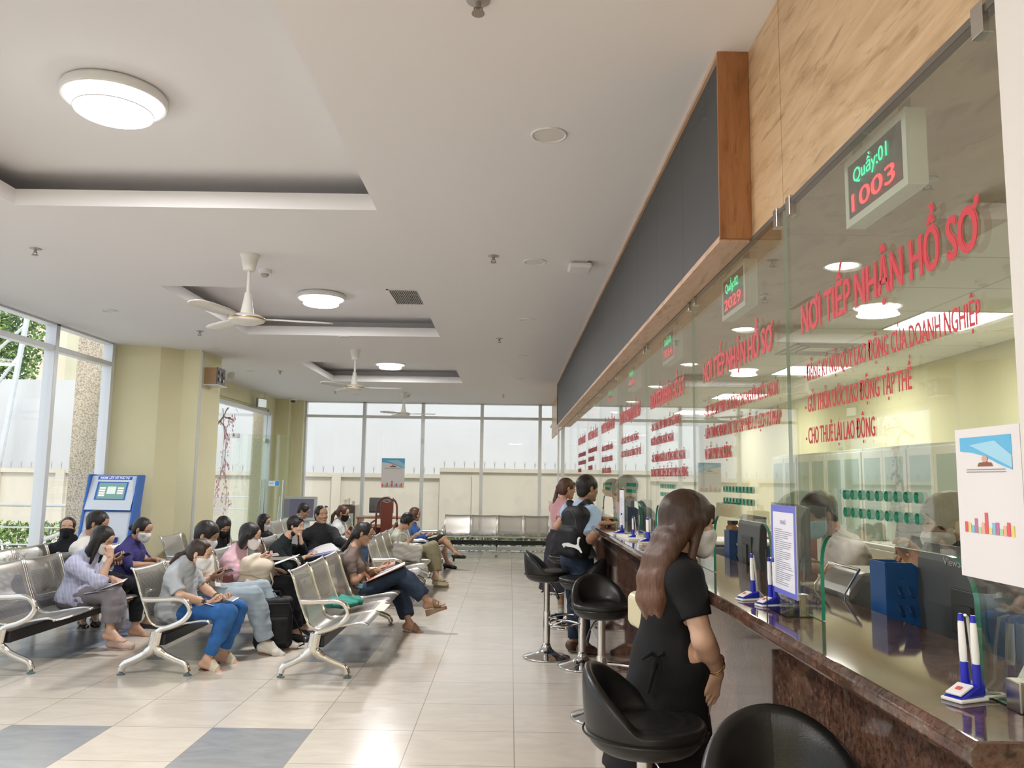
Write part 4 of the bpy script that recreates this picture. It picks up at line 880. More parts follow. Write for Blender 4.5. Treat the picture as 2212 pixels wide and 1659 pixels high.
def kp(u, v, d): return A+ud*(v*Lk)+np.array((u, 0, 0))+fo*d
def kq(name, u0, u1, v0, v1, d, mat): O(name, MB().add([kp(u0, v0, d), kp(u1, v0, d), kp(u1, v1, d), kp(u0, v1, d)], [(0, 1, 2, 3)]), mat, t, rc=False)
c0 = .012
kq('front_plate', -hw+.02, hw-.03, .0, .97, c0, kw); kq('header', -.2, .2, .86, .955, c0+.002, M('header_blue', (.04, .10, .55), .4)); kq('bezel', -.19, .17, .28, .80, c0+.002, kb)
kq('screen', -.165, .15, .31, .77, c0+.003, EM('kiosk_screen', (.16, .30, .28), .5, (.1, .2, .2)))
for u in (-.15, .06):
    for k in range(4 if u < 0 else 3): kq('button', u, u+.07, .59-k*.07, .64-k*.07, c0+.0045, EM('kiosk_button', (.75, .42, .26), .5))
kq('emblem', -.06, .04, .45, .66, c0+.004, EM('kiosk_emblem', (.22, .36, .2), .5)); kq('label', .18, .24, .58, .66, c0+.002, M('label_white', (.8, .8, .78)))
me = text_fit('KIOSK LẤY SỐ THỨ TỰ', .34, .022); o_ = kp(-.17, .885, c0+.004); place_mesh(me, tuple(o_), (1, 0, 0), tuple(ud)); O('header_text', me, EM('kiosk_text', (.9, .95, 1), .8), t)
O('paper_slot', MB().box(.02, .16, -.09, -.06, .72, .78), M('slot_navy', (.01, .03, .25), .4), t)
O('lower_sign', MB().box(-.2, .2, -.115, -.10, .40, .56), M('sign_navy', (.02, .04, .40), .4), t)
me = place_mesh(text_fit('CÁC THỦ TỤC', .34, .05), (-.17, -.117, .46), (1, 0, 0), (0, 0, 1)); O('sign_text', me, M('label_white'), t)
O('notice_sheet', MB().box(-.17, -.03, -.095, -.085, .62, .92), M('label_white'), t)
# second kiosk (silver touch terminal)
t = E('touch_kiosk', (-4.08, 15.6, 0), R(8), 'silver information kiosk with wide dark screen near the far corner', 'kiosk'); ks = M('kiosk_silver', (.55, .56, .57), .3, .5)
O('pedestal', MB().prism([(-.05, 0), (.2, 0), (.18, .75), (-.0, .72)], 0, -.22, .22), M('kiosk_pale', (.70, .74, .74), .4), t, bevel=.01)
O('head', MB().obox((0, .0, .88), (1, 0, 0), (0, .35, .937), (0, -.937, .35), .36, .24, .03), ks, t, bevel=.012)
O('screen', MB().obox((0, -.031, .893), (1, 0, 0), (0, .35, .937), (0, -.937, .35), .30, .185, .002), M('screen_violet', (.16, .15, .22), .15), t)
# water cooler
t = E('water_cooler', (-3.17, 15.95, 0), 0, 'tall black and silver water dispenser by the far glazing', 'water dispenser')
O('body', MB().box(-.17, .17, -.17, .17, 0, .95), M('cooler_dark', (.07, .06, .055), .3), t, bevel=.015); O('front_panel', MB().box(-.13, .13, -.178, -.17, .5, .8), M('cooler_silver', (.55, .55, .53), .3, .4), t); O('side_trim', MB().box(.155, .175, -.175, .17, 0, .96), M('trim_gold', (.6, .52, .4), .3, .5), t)
O('tap', MB().tube([(-.04, -.178, .74), (-.04, -.2, .74), (-.04, -.2, .71)], .01, 8), chrome, t, True)
o = O('plate', MB().lathe([(.0001, .008), (.08, .004), (.12, .016), (.118, .012), (.08, 0), (.0001, 0)], n=28), M('cream_plastic', (.78, .7, .6), .4), None, True, loc=(-3.2, 15.93, .952)); tag(o, 'round plate on top of the water dispenser', 'plate')
for k, (dx, dy, h) in enumerate([(-.04, .0, .10), (.03, -.01, .12), (.12, .0, .08)]):
    o = O('paper_cup', MB().lathe([(.022, 0), (.032, h), (.030, h), (.020, .004), (.0001, .004)], n=20), M('cup_paper', (.80, .68, .58), .6), None, True, loc=(-3.2+dx, 15.93+dy, .961 if k < 2 else .952))
    tag(o, ['left paper cup stack on the plate atop the dispenser', 'taller paper cup stack on the plate atop the dispenser', 'paper cup beside the plate atop the dispenser'][k], 'paper cups')
# wooden desk, its monitor and carved chair
wd = wood('red_wood', (.22, .07, .04), (.34, .12, .06), (.42, .17, .09), (0, 0, 0), (2, 8, 8), rough=.3); wl = M('desk_orange', (.55, .27, .13), .4)
t = E('wooden_desk', (-2.35, 15.35, 0), 0, 'red brown wooden desk behind the carved chair', 'desk')
O('top', MB().box(-.5, .5, -.3, .3, .74, .77), wd, t, bevel=.006); O('side', MB().box(-.48, -.45, -.27, .27, 0, .74), wd, t); O('side', MB().box(.45, .48, -.27, .27, 0, .74), wd, t); O('shelf', MB().box(-.45, .45, -.25, .25, .58, .61), wl, t); O('modesty_panel', MB().box(-.45, .45, .2, .22, .1, .58), wd, t)
mn = monitor(-2.45, 15.45, R(90), 'dark monitor standing on the red wooden desk', w=.46, h=.29, z=.77, lift=.06); 
t = E('carved_chair', (-2.27, 14.75, 0), R(0), 'tall backed carved dark red wooden armchair by the desk', 'chair'); cw = M('rosewood', (.16, .04, .025), .22)
O('splat', MB().prism([(-.1, .45), (.1, .45), (.11, .8), (.12, 1.02), (.08, 1.07), (-.08, 1.07), (-.12, 1.02), (-.11, .8)], 1, .18, .205), cw, t, bevel=.005)
O('back_frame', MB().tube(cr_spline([(-.2, .2, .42), (-.19, .2, .8), (-.175, .2, 1.02), (-.08, .2, 1.12), (.08, .2, 1.12), (.175, .2, 1.02), (.19, .2, .8), (.2, .2, .42)], 4), .018, 8), cw, t, True)
O('crest_ring', MB().tube([(.06*math.cos(2*PI*k/20), .175, 1.07+.025*math.sin(2*PI*k/20)) for k in range(20)], .004, 6, closed=True), M('ring_silver', (.6, .5, .5), .3, .5), t, True)
O('seat', MB().box(-.22, .22, -.22, .22, .42, .46), cw, t, bevel=.01)
for x in (-.2, .2):
    for y in (-.2, .2): O('leg', MB().box(x-.02, x+.02, y-.02, y+.02, 0, .42), cw, t, bevel=.004)
    O('arm', MB().tube(cr_spline([(x, .2, .72), (x*1.08, 0, .70), (x*1.1, -.18, .66), (x, -.2, .44)], 4), .016, 8), cw, t, True)
poster(YF-.055, -2.71, -2.225, 1.285, 1.905, 'blue and white poster with skyline on the far glazing', 'y', -1)
# ================================================================= PEOPLE: smooth implicit bodies, clothes and hair
def nv(a):
    a = np.array(a, float); return a/(np.linalg.norm(a)+1e-12)
class SDF:
    def __init__(s, h): s.h = h; s.p = []
    def rc(s, a, b, ra, rb, k=.02, op='u', n=None, sc=1.0, inf=0.0):
        a = np.array(a, float); b = np.array(b, float); r = max(ra, rb)+inf; s.p.append((op, k, np.minimum(a, b)-r, np.maximum(a, b)+r, ('rc', a, b, ra+inf, rb+inf, n, sc))); return s
    def el(s, c, F, r, k=.02, op='u', inf=0.0):
        c = np.array(c, float); r = np.array(r, float)+inf; e = np.abs(F).T@r if F is not None else r; s.p.append((op, k, c-e, c+e, ('el', c, F, r))); return s
    def bx(s, c, F, hs_, r, k=.02, op='u'):
        c = np.array(c, float); hs_ = np.array(hs_, float); e = np.abs(np.array(F)).T@hs_; s.p.append((op, k, c-e-.01, c+e+.01, ('bx', c, F, hs_-r, r))); return s
    def plane(s, c, n): s.p.append(('i', 0, None, None, ('pl', np.array(c, float), nv(n)))); return s      # keep the side n points away from
    def noise(s, amp, freq=26, seed=0, stretch=None): s.p.append(('n', 0, None, None, ('nz', amp, freq, seed, stretch))); return s
    @staticmethod
    def ev(f, X, Y, Z):
        if f[0] == 'rc':
            _, a, b, ra, rb, n, sc = f; x, y, z = X-a[0], Y-a[1], Z-a[2]; d = b-a
            if n is not None:
                q = (x*n[0]+y*n[1]+z*n[2])*(1/sc-1); x = x+q*n[0]; y = y+q*n[1]; z = z+q*n[2]; d = d+n*(d.dot(n)*(1/sc-1))
            L = max(d.dot(d), 1e-9); t = np.clip((x*d[0]+y*d[1]+z*d[2])/L, 0, 1)
            return (np.sqrt((x-t*d[0])**2+(y-t*d[1])**2+(z-t*d[2])**2)-(ra+(rb-ra)*t))*(1 if n is None else (.5+.5*sc))
        if f[0] == 'el':
            _, c, F, r = f; x, y, z = X-c[0], Y-c[1], Z-c[2]
            if F is not None: x, y, z = x*F[0][0]+y*F[0][1]+z*F[0][2], x*F[1][0]+y*F[1][1]+z*F[1][2], x*F[2][0]+y*F[2][1]+z*F[2][2]
            k0 = np.sqrt((x/r[0])**2+(y/r[1])**2+(z/r[2])**2); k1 = np.sqrt((x/r[0]**2)**2+(y/r[1]**2)**2+(z/r[2]**2)**2)+1e-9
            return k0*(k0-1)/k1
        if f[0] == 'bx':
            _, c, F, hh, r = f; x, y, z = X-c[0], Y-c[1], Z-c[2]; x, y, z = x*F[0][0]+y*F[0][1]+z*F[0][2], x*F[1][0]+y*F[1][1]+z*F[1][2], x*F[2][0]+y*F[2][1]+z*F[2][2]
            x, y, z = np.abs(x)-hh[0], np.abs(y)-hh[1], np.abs(z)-hh[2]; return np.sqrt(np.maximum(x, 0)**2+np.maximum(y, 0)**2+np.maximum(z, 0)**2)+np.minimum(np.maximum(x, np.maximum(y, z)), 0)-r
        if f[0] == 'pl': return (X-f[1][0])*f[2][0]+(Y-f[1][1])*f[2][1]+(Z-f[1][2])*f[2][2]
    def mesh(s):
        h = s.h; U = [q for q in s.p if q[0] == 'u']
        lo = np.min([q[2] for q in U], 0)-3*h-.012; hi = np.max([q[3] for q in U], 0)+3*h+.012
        N = np.ceil((hi-lo)/h).astype(int)+1; ax = [(lo[i]+h*np.arange(N[i])).astype(np.float32) for i in range(3)]
        D = np.full(N, .3, np.float32)
        for op, k, a, b, f in s.p:
            if op == 'i':
                e = self_ev(f, ax, None); k = .004; q = np.clip(.5-.5*(D-e)/k, 0, 1); D = D*(1-q)+e*q+k*q*(1-q); continue
            if op == 'n':
                _, amp, fr, sd, st = f; rs = np.random.RandomState(sd); w = 0
                X, Y, Z = ax[0][:, None, None], ax[1][None, :, None], ax[2][None, None, :]
                for o_ in range(3):
                    v = rs.normal(size=3); v /= np.linalg.norm(v); v2 = rs.normal(size=3); v2 /= np.linalg.norm(v2)
                    g = fr*(1.0, 1.7, 2.7)[o_]
                    w = w+np.sin((X*v[0]+Y*v[1]+Z*v[2])*g*2.2+1.6*np.sin((X*v2[0]+Y*v2[1]+Z*v2[2])*g*.9+o_))*(1, .6, .35)[o_]
                D = D+(w*amp).astype(np.float32); continue
            m = k+2.5*h; i0 = np.maximum(0, np.floor((a-m-lo)/h).astype(int)); i1 = np.minimum(N, np.ceil((b+m-lo)/h).astype(int)+1)
            if (i1 <= i0).any(): continue
            sl = tuple(slice(i0[i], i1[i]) for i in range(3)); d = self_ev(f, ax, sl); c = D[sl]
            if op == 'u':
                if k > 0: q = np.clip(.5+.5*(c-d)/k, 0, 1); D[sl] = c*(1-q)+d*q-k*q*(1-q)
                else: D[sl] = np.minimum(c, d)
            elif op == 's':
                if k > 0: e = -d; q = np.clip(.5-.5*(c-e)/k, 0, 1); D[sl] = c*(1-q)+e*q+k*q*(1-q)
                else: D[sl] = np.maximum(c, -d)
        return surface_nets(D, lo, h)
def self_ev(f, ax, sl):
    if sl is None: sl = (slice(None),)*3
    return SDF.ev(f, ax[0][sl[0]][:, None, None], ax[1][sl[1]][None, :, None], ax[2][sl[2]][None, None, :]).astype(np.float32)
_CO = np.array([(i, j, k) for i in (0, 1) for j in (0, 1) for k in (0, 1)])
_ED = [(0, 1), (2, 3), (4, 5), (6, 7), (0, 2), (1, 3), (4, 6), (5, 7), (0, 4), (1, 5), (2, 6), (3, 7)]
def surface_nets(D, lo, h):
    S_ = D < 0; n = np.array(D.shape); c = np.zeros(n-1, np.int8)
    for o in _CO: c += S_[o[0]:n[0]-1+o[0], o[1]:n[1]-1+o[1], o[2]:n[2]-1+o[2]]
    act = (c > 0) & (c < 8); I = np.argwhere(act); idx = np.full(n-1, -1, np.int32); idx[act] = np.arange(len(I))
    V8 = np.stack([D[I[:, 0]+o[0], I[:, 1]+o[1], I[:, 2]+o[2]] for o in _CO], 1)
    acc = np.zeros((len(I), 3)); cnt = np.zeros(len(I))
    for a, b in _ED:
        va, vb = V8[:, a], V8[:, b]; m = (va < 0) != (vb < 0); t = np.where(m, va/(va-vb+1e-20), 0)[:, None]
        acc += m[:, None]*(_CO[a]+(_CO[b]-_CO[a])*t); cnt += m
    P = (I+acc/cnt[:, None])*h+lo; Q = []
    for ax in range(3):
        o1, o2 = [(1, 2), (2, 0), (0, 1)][ax]; sa = [slice(0, n[i]-1) if i == ax else slice(1, n[i]-1) for i in range(3)]; sb = list(sa); sb[ax] = slice(1, n[ax])
        A, B = S_[tuple(sa)], S_[tuple(sb)]; E_ = np.argwhere(A != B)
        if not len(E_): continue
        flip = A[tuple(E_.T)]; base = E_+np.array([0 if i == ax else 1 for i in range(3)])
        def g(d1, d2):
            q = base.copy(); q[:, o1] += d1; q[:, o2] += d2; return idx[q[:, 0], q[:, 1], q[:, 2]]
        f = np.stack([g(-1, -1), g(0, -1), g(0, 0), g(-1, 0)], 1); f[~flip] = f[~flip][:, ::-1]; Q.append(f)
    return P, np.concatenate(Q)
def np_mesh(name, parts, origin=(0, 0, 0)):
    V = []; Q = []; o = 0
    for P, q in parts: V.append(P-np.array(origin)); Q.append(q+o); o += len(P)
    V = np.concatenate(V).astype(np.float32); Q = np.concatenate(Q).astype(np.int32); me = bpy.data.meshes.new(name)
    me.vertices.add(len(V)); me.vertices.foreach_set('co', V.ravel()); me.loops.add(len(Q)*4); me.loops.foreach_set('vertex_index', Q.ravel())
    me.polygons.add(len(Q)); me.polygons.foreach_set('loop_start', np.arange(0, len(Q)*4, 4, dtype=np.int32)); me.polygons.foreach_set('loop_total', np.full(len(Q), 4, np.int32))
    me.polygons.foreach_set('use_smooth', [True]*len(Q)); me.update(calc_edges=True); me.validate(); return me
def PO(name, sdfs, mat, parent, origin):
    me = np_mesh(name, [s_.mesh() for s_ in (sdfs if isinstance(sdfs, list) else [sdfs])], origin); me.materials.append(mat)
    o = bpy.data.objects.new(name, me); COL.objects.link(o); o.parent = parent; return o
def cloth(name, col, rough=.85, var=.10, stripe=None, plaid=None, weave=True):
    if name in MATS: return MATS[name]
    t = NT(name); c = t.coord(); n = t.noise(9, 4, c)
    r = t.ramp(n, 'Fac', [(.3, tuple(x*(1-var) for x in col)), (.7, tuple(min(1, x*(1+var)) for x in col))]); out = r.outputs[0]
    if stripe:
        sx_ = t.add('ShaderNodeSeparateXYZ'); t.ln(c, 0, sx_, 0); ax, per, sc = stripe
        if ax == 'diag': v = t.math('ADD', sx_.outputs[0], t.math('MULTIPLY', sx_.outputs[1], .6))
        else: v = sx_.outputs[ax]
        g = t.math('GREATER_THAN', t.math('FRACT', t.math('DIVIDE', v, per)), .55)
        mx = t.add('ShaderNodeMix', data_type='RGBA'); t.l.new(g, mx.inputs['Factor']); t.l.new(out, mx.inputs['A']); mx.inputs['B'].default_value = (*sc, 1); out = mx.outputs['Result']
    t.l.new(out, t.b.inputs['Base Color']); setp(t.b, rough=rough); t.b.inputs['Sheen Weight'].default_value = .1 if max(col) > .2 else 0.0; t.b.inputs['Specular IOR Level'].default_value = .25
    n2 = t.noise(420, 2, c); t.bump(n2.outputs['Fac'], .12, .002); MATS[name] = t.m; return t.m
def skin_mat(name, col):
    if name in MATS: return MATS[name]
    t = NT(name); c = t.coord(); n = t.noise(14, 3, c); r = t.ramp(n, 'Fac', [(.3, tuple(x*.93 for x in col)), (.7, tuple(min(1, x*1.05) for x in col))]); t.ln(r, 0, t.b, 'Base Color')
    setp(t.b, rough=.48); t.b.inputs['Subsurface Weight'].default_value = .0; MATS[name] = t.m; return t.m
SK = {'a': skin_mat('skin_light', (.62, .385, .27)), 'b': skin_mat('skin_tan', (.47, .27, .175)), 'c': skin_mat('skin_brown', (.37, .20, .12))}
def hair_mat(name, col, tip=None, z=None):
    if name in MATS: return MATS[name]
    t = NT(name); c = t.coord((60, 60, 6)); n = t.noise(2.2, 4, c, .6, .4)
    if tip:
        cc = t.coord(); sx_ = t.add('ShaderNodeSeparateXYZ'); t.ln(cc, 0, sx_, 0)
        mr = t.add('ShaderNodeMapRange'); t.l.new(sx_.outputs[2], mr.inputs[0]); mr.inputs[1].default_value = z[1]; mr.inputs[2].default_value = z[0]
        rr = t.ramp(mr, 0, [(0, col), (1, tip)])
        r = t.ramp(n, 'Fac', [(.3, (.6, .6, .6)), (.7, (1.3, 1.25, 1.2))]); mx = t.add('ShaderNodeMix', data_type='RGBA', blend_type='MULTIPLY'); mx.inputs['Factor'].default_value = 1; t.ln(rr, 0, mx, 'A'); t.ln(r, 0, mx, 'B'); t.l.new(mx.outputs['Result'], t.b.inputs['Base Color'])
    else:
        r = t.ramp(n, 'Fac', [(.35, tuple(x*.6 for x in col)), (.7, tuple(x*1.7 for x in col))]); t.ln(r, 0, t.b, 'Base Color')
    setp(t.b, rough=.42); t.b.inputs['Specular IOR Level'].default_value = .4; t.bump(n.outputs['Fac'], .5, .004); MATS[name] = t.m; return t.m
HB = hair_mat('hair_black', (.014, .011, .010)); HD = hair_mat('hair_dark_brown', (.035, .018, .012)); HR = hair_mat('hair_reddish', (.07, .03, .018))
lipm = M('lip', (.42, .17, .14), .45); eyew = M('eye_white', (.75, .72, .68), .2); eyed = M('eye_dark', (.02, .012, .01), .1); browm = M('brow', (.03, .02, .015), .7)
maskw = cloth('mask_white', (.76, .76, .77), .8, .02); maskb = cloth('mask_black', (.012, .012, .014), .8); maskl = cloth('mask_blue', (.36, .58, .68), .8, .03)
def hframe(yaw, pitch, roll=0):
    y, p = R(yaw), R(pitch); f = np.array((math.cos(p)*math.cos(y), math.cos(p)*math.sin(y), math.sin(p))); l = np.array((-math.sin(y), math.cos(y), 0)); u = np.cross(f, l)
    if roll: c, s_ = math.cos(R(roll)), math.sin(R(roll)); l, u = l*c+u*s_, u*c-l*s_
    return np.array((f, l, u))
def head_prims(S1, C, F, s, male=False, sub=True):
    def P(a, b, c): return C+(F[0]*a+F[1]*b+F[2]*c)*s
    m = 1.06 if male else 1.0
    S1.el(P(-.012, 0, .036), F, np.array((.094, .074, .082))*s, k=.01); S1.el(P(.032, 0, -.025), F, np.array((.056, .057*m, .082))*s, k=.02*s)
    for q in (-1, 1):
        S1.rc(P(-.0, q*.052*m, -.045), P(.055, q*.022*m, -.092), .018*s, .017*s, k=.03*s); S1.el(P(.055, q*.040, -.022), F, np.array((.024, .022, .022))*s, k=.02*s)
        S1.rc(P(.074, q*.012, .028), P(.066, q*.048, .026), .011*s, .009*s, k=.012*s)
    S1.el(P(.070, 0, -.095), F, np.array((.018, .022, .016))*s, k=.018*s); S1.el(P(.060, 0, .052), F, np.array((.024, .045, .035))*s, k=.03*s)
    for q in (-1, 1): S1.el(P(.092, q*.032, .004), F, np.array((.012, .020, .011))*s, k=.012*s, op='s')
    for q in (-1, 1): S1.el(P(.069, q*.031, .003), F, np.array((.0155, .017, .0135))*s, k=.006*s)
    S1.rc(P(.078, 0, .014), P(.095, 0, -.022), .0085*s, .0115*s, k=.014*s)
    for q in (-1, 1): S1.el(P(.087, q*.012, -.027), F, np.array((.011, .009, .008))*s, k=.008*s)
    S1.rc(P(.083, -.016, -.058), P(.083, .016, -.058), .008*s, .008*s, k=.006*s, n=F[2], sc=.7); S1.rc(P(.080, -.013, -.068), P(.080, .013, -.068), .0085*s, .0085*s, k=.006*s, n=F[2], sc=.7)
    for q in (-1, 1):
        S1.el(P(-.008, q*.077, -.002), F, np.array((.017, .008, .029))*s, k=.008*s); S1.el(P(-.004, q*.087, .002), F, np.array((.009, .006, .017))*s, k=.004*s, op='s')
def hair_cap(H, C, F, s, style, thick=.0):
    def P(a, b, c): return C+(F[0]*a+F[1]*b+F[2]*c)*s
    H.el(P(-.018, 0, .038), F, np.array((.104+thick, .083+thick, .092+thick))*s, k=.0)
    if style in ('short', 'buzz'): H.el(P(-.062, 0, -.035), F, np.array((.044, .060, .052))*s, k=.03*s)
    else: H.el(P(-.045, 0, -.02), F, np.array((.066, .076, .07))*s, k=.03*s)
def hair_cuts(H, C, F, s, style, line=.068):
    def P(a, b, c): return C+(F[0]*a+F[1]*b+F[2]*c)*s
    H.el(P(.098, 0, -.018), F, np.array((.074, .064, line+.018))*s, k=.008*s, op='s')                # face
    if style in ('short', 'buzz', 'pony', 'bun'):
        for q in (-1, 1): H.el(P(.028, q*.085, -.055), F, np.array((.052, .036, .066))*s, k=.008*s, op='s'); H.el(P(-.008, q*.088, -.008), F, np.array((.021, .022, .032))*s, k=.006*s, op='s')
def build_hand(W, d, n, right, s, curl=(.5, .6, .5), h=.0034, thumb=.5, spread=1.0):
    d = nv(d); n = nv(n-d*np.dot(n, d)); t = np.cross(d, n) if right else np.cross(n, d); H = SDF(h)
    H.rc(W-d*.03*s, W+d*.02*s, .0225*s, .022*s, k=.0, n=n, sc=.75)
    cl = list(curl) if hasattr(curl[0], '__len__') else [curl]*4
    for i in range(4):
        off = (.029, .010, -.010, -.028)[i]*s*spread; K = W+d*(.084, .088, .084, .076)[i]*s+t*off
        H.rc(W+d*.018*s+t*off*.5, K, .0145*s, .0105*s, k=.012*s, n=n, sc=.85)
        L = (.068, .076, .070, .054)[i]*s; p = K; a = 0; sp = (.10, .02, -.05, -.12)[i]*spread
        for j in range(3):
            a += cl[i][j]; v = d*math.cos(a)+n*math.sin(a)+t*sp*.5; v = nv(v); q = p+v*L*(.44, .31, .25)[j]; H.rc(p, q, (.0092, .0083, .0076)[j]*s, (.0083, .0076, .0066)[j]*s, k=.0022*s); p = q
    B = W+d*.016*s+t*.014*s; T1 = B+(d*.028+t*(.022-.010*thumb)+n*(.010+.014*thumb))*s; T2 = T1+nv(d*.9+t*(.35-.6*thumb)+n*(.3+.5*thumb))*.034*s; T3 = T2+nv(d+t*(.1-.5*thumb)+n*(.2+.5*thumb))*.028*s
    H.rc(B, T1, .0165*s, .0125*s, k=.012*s); H.rc(T1, T2, .0118*s, .0098*s, k=.004*s); H.rc(T2, T3, .0098*s, .0078*s, k=.003*s)
    return H, W+d*.075*s+n*.022*s, t
def foot_prims(B_, A, td, s, inf=0, toes=False, k=.015):
    td = nv(td); side = nv(np.cross((0, 0, 1), td)); dn = nv(np.cross(td, side)); dn = -dn if dn[2] > 0 else dn
    heel = A-td*.028*s+dn*.045*s; ball = A+td*.105*s+dn*.058*s; toe = A+td*.150*s+dn*.063*s
    B_.rc(A, heel, .032*s, .028*s, k=k, inf=inf); B_.rc(heel, ball, .028*s, .022*s, k=k, inf=inf); B_.rc(A+td*.01*s, ball, .032*s, .022*s, k=k, inf=inf)
    B_.rc(ball-side*.022*s, ball+side*.022*s, .021*s, .019*s, k=k, inf=inf, n=dn, sc=.9)
    if toes:
        for i in range(5): o = side*(-.030+.015*i)*s; B_.rc(ball+o, toe+o+td*(.012-.003*abs(i-1))*s, .011*s, .0095*s, k=.003*s)
    else: B_.rc(ball, toe, .026*s, .020*s, k=k, inf=inf, n=dn, sc=.8)
    return heel, ball, toe, dn, side
SHOES = {}
def shoe(parent, A, td, s, kind, mat, sole, origin, nm='shoe'):
    td = nv(td); U = SDF(.006); heel, ball, toe, dn, side = foot_prims(U, A, td, s, inf=.010)
    zb = .078*s
    if kind in ('sneaker', 'loafer'):
        if kind == 'sneaker': U.rc(A-dn*.0*s, A+td*.03*s+dn*.01*s, .036*s, .034*s, k=.02)
        U.plane(A-dn*(.02 if kind == 'sneaker' else -.012)*s, -dn)
    elif kind in ('heel', 'flat'):
        U.plane(A+dn*.032*s, -dn); U.el(A+td*.03*s+dn*.02*s, np.array((td, side, dn)), (.062*s, .026*s, .05*s), k=.004, op='s')
    elif kind == 'croc':
        U.rc(ball-td*.02*s, toe+td*.006*s, .040*s, .036*s, k=.02, n=dn, sc=.85); U.plane(A+dn*.012*s, -dn); U.el(A-td*.0+dn*.005*s, np.array((td, side, dn)), (.07*s, .030*s, .05*s), k=.004, op='s')
        for i in range(4): U.el(ball+td*(-.01+.016*i)*s-dn*.034*s+side*(.012 if i % 2 else -.014)*s, None, (.007, .007, .008), k=.002, op='s')
    elif kind in ('strap', 'slide'):
        U = SDF(.005); foot_prims(U, A, td, s, inf=.008); m = (ball+A)/2+td*.028*s; w = .030 if kind == 'strap' else .036
        U.plane(m+td*w*s, td); U.plane(m-td*w*s, -td)
    o = PO(nm, U, mat, parent, origin)
    # sole
    th = {'sneaker': .022, 'loafer': .012, 'heel': .006, 'flat': .008, 'croc': .022, 'strap': .028, 'slide': .045}[kind]*s
    lift = {'strap': .03, 'heel': .045, 'slide': .0}.get(kind, 0)*s
    n = 22; top = []; mb = MB()
    base = A+dn*(.087*s)
    out = []
    for i in range(n):
        a = 2*PI*i/n; u = math.cos(a); v = math.sin(a); w = (.047 if u > 0 else .038)*(1-.12*u*u); out.append((.060+u*.118 if u > 0 else .060+u*.105, v*w))
    hexp = lift
    topv = [base+td*a*s+side*b*s-dn*.003*s for a, b in out]; botv = [base+td*a*s+side*b*s+dn*(th+(hexp*max(0, min(1, (.07-a)/.08)) if kind == 'strap' else 0)) for a, b in out]
    mb.add(topv+botv, [tuple(range(n)), tuple(range(n, 2*n))[::-1]]+[(i, (i+1) % n, n+(i+1) % n, n+i) for i in range(n)])
    if kind == 'heel': 
        hp = base-td*.028*s; mb.tube([hp+dn*.0, hp+dn*.055*s], [.020*s, .016*s], 10)
    mb.v = [tuple(np.array(p)-np.array(origin)) for p in mb.v]; O('sole', mb, sole, o, bevel=.003*s)
    return o
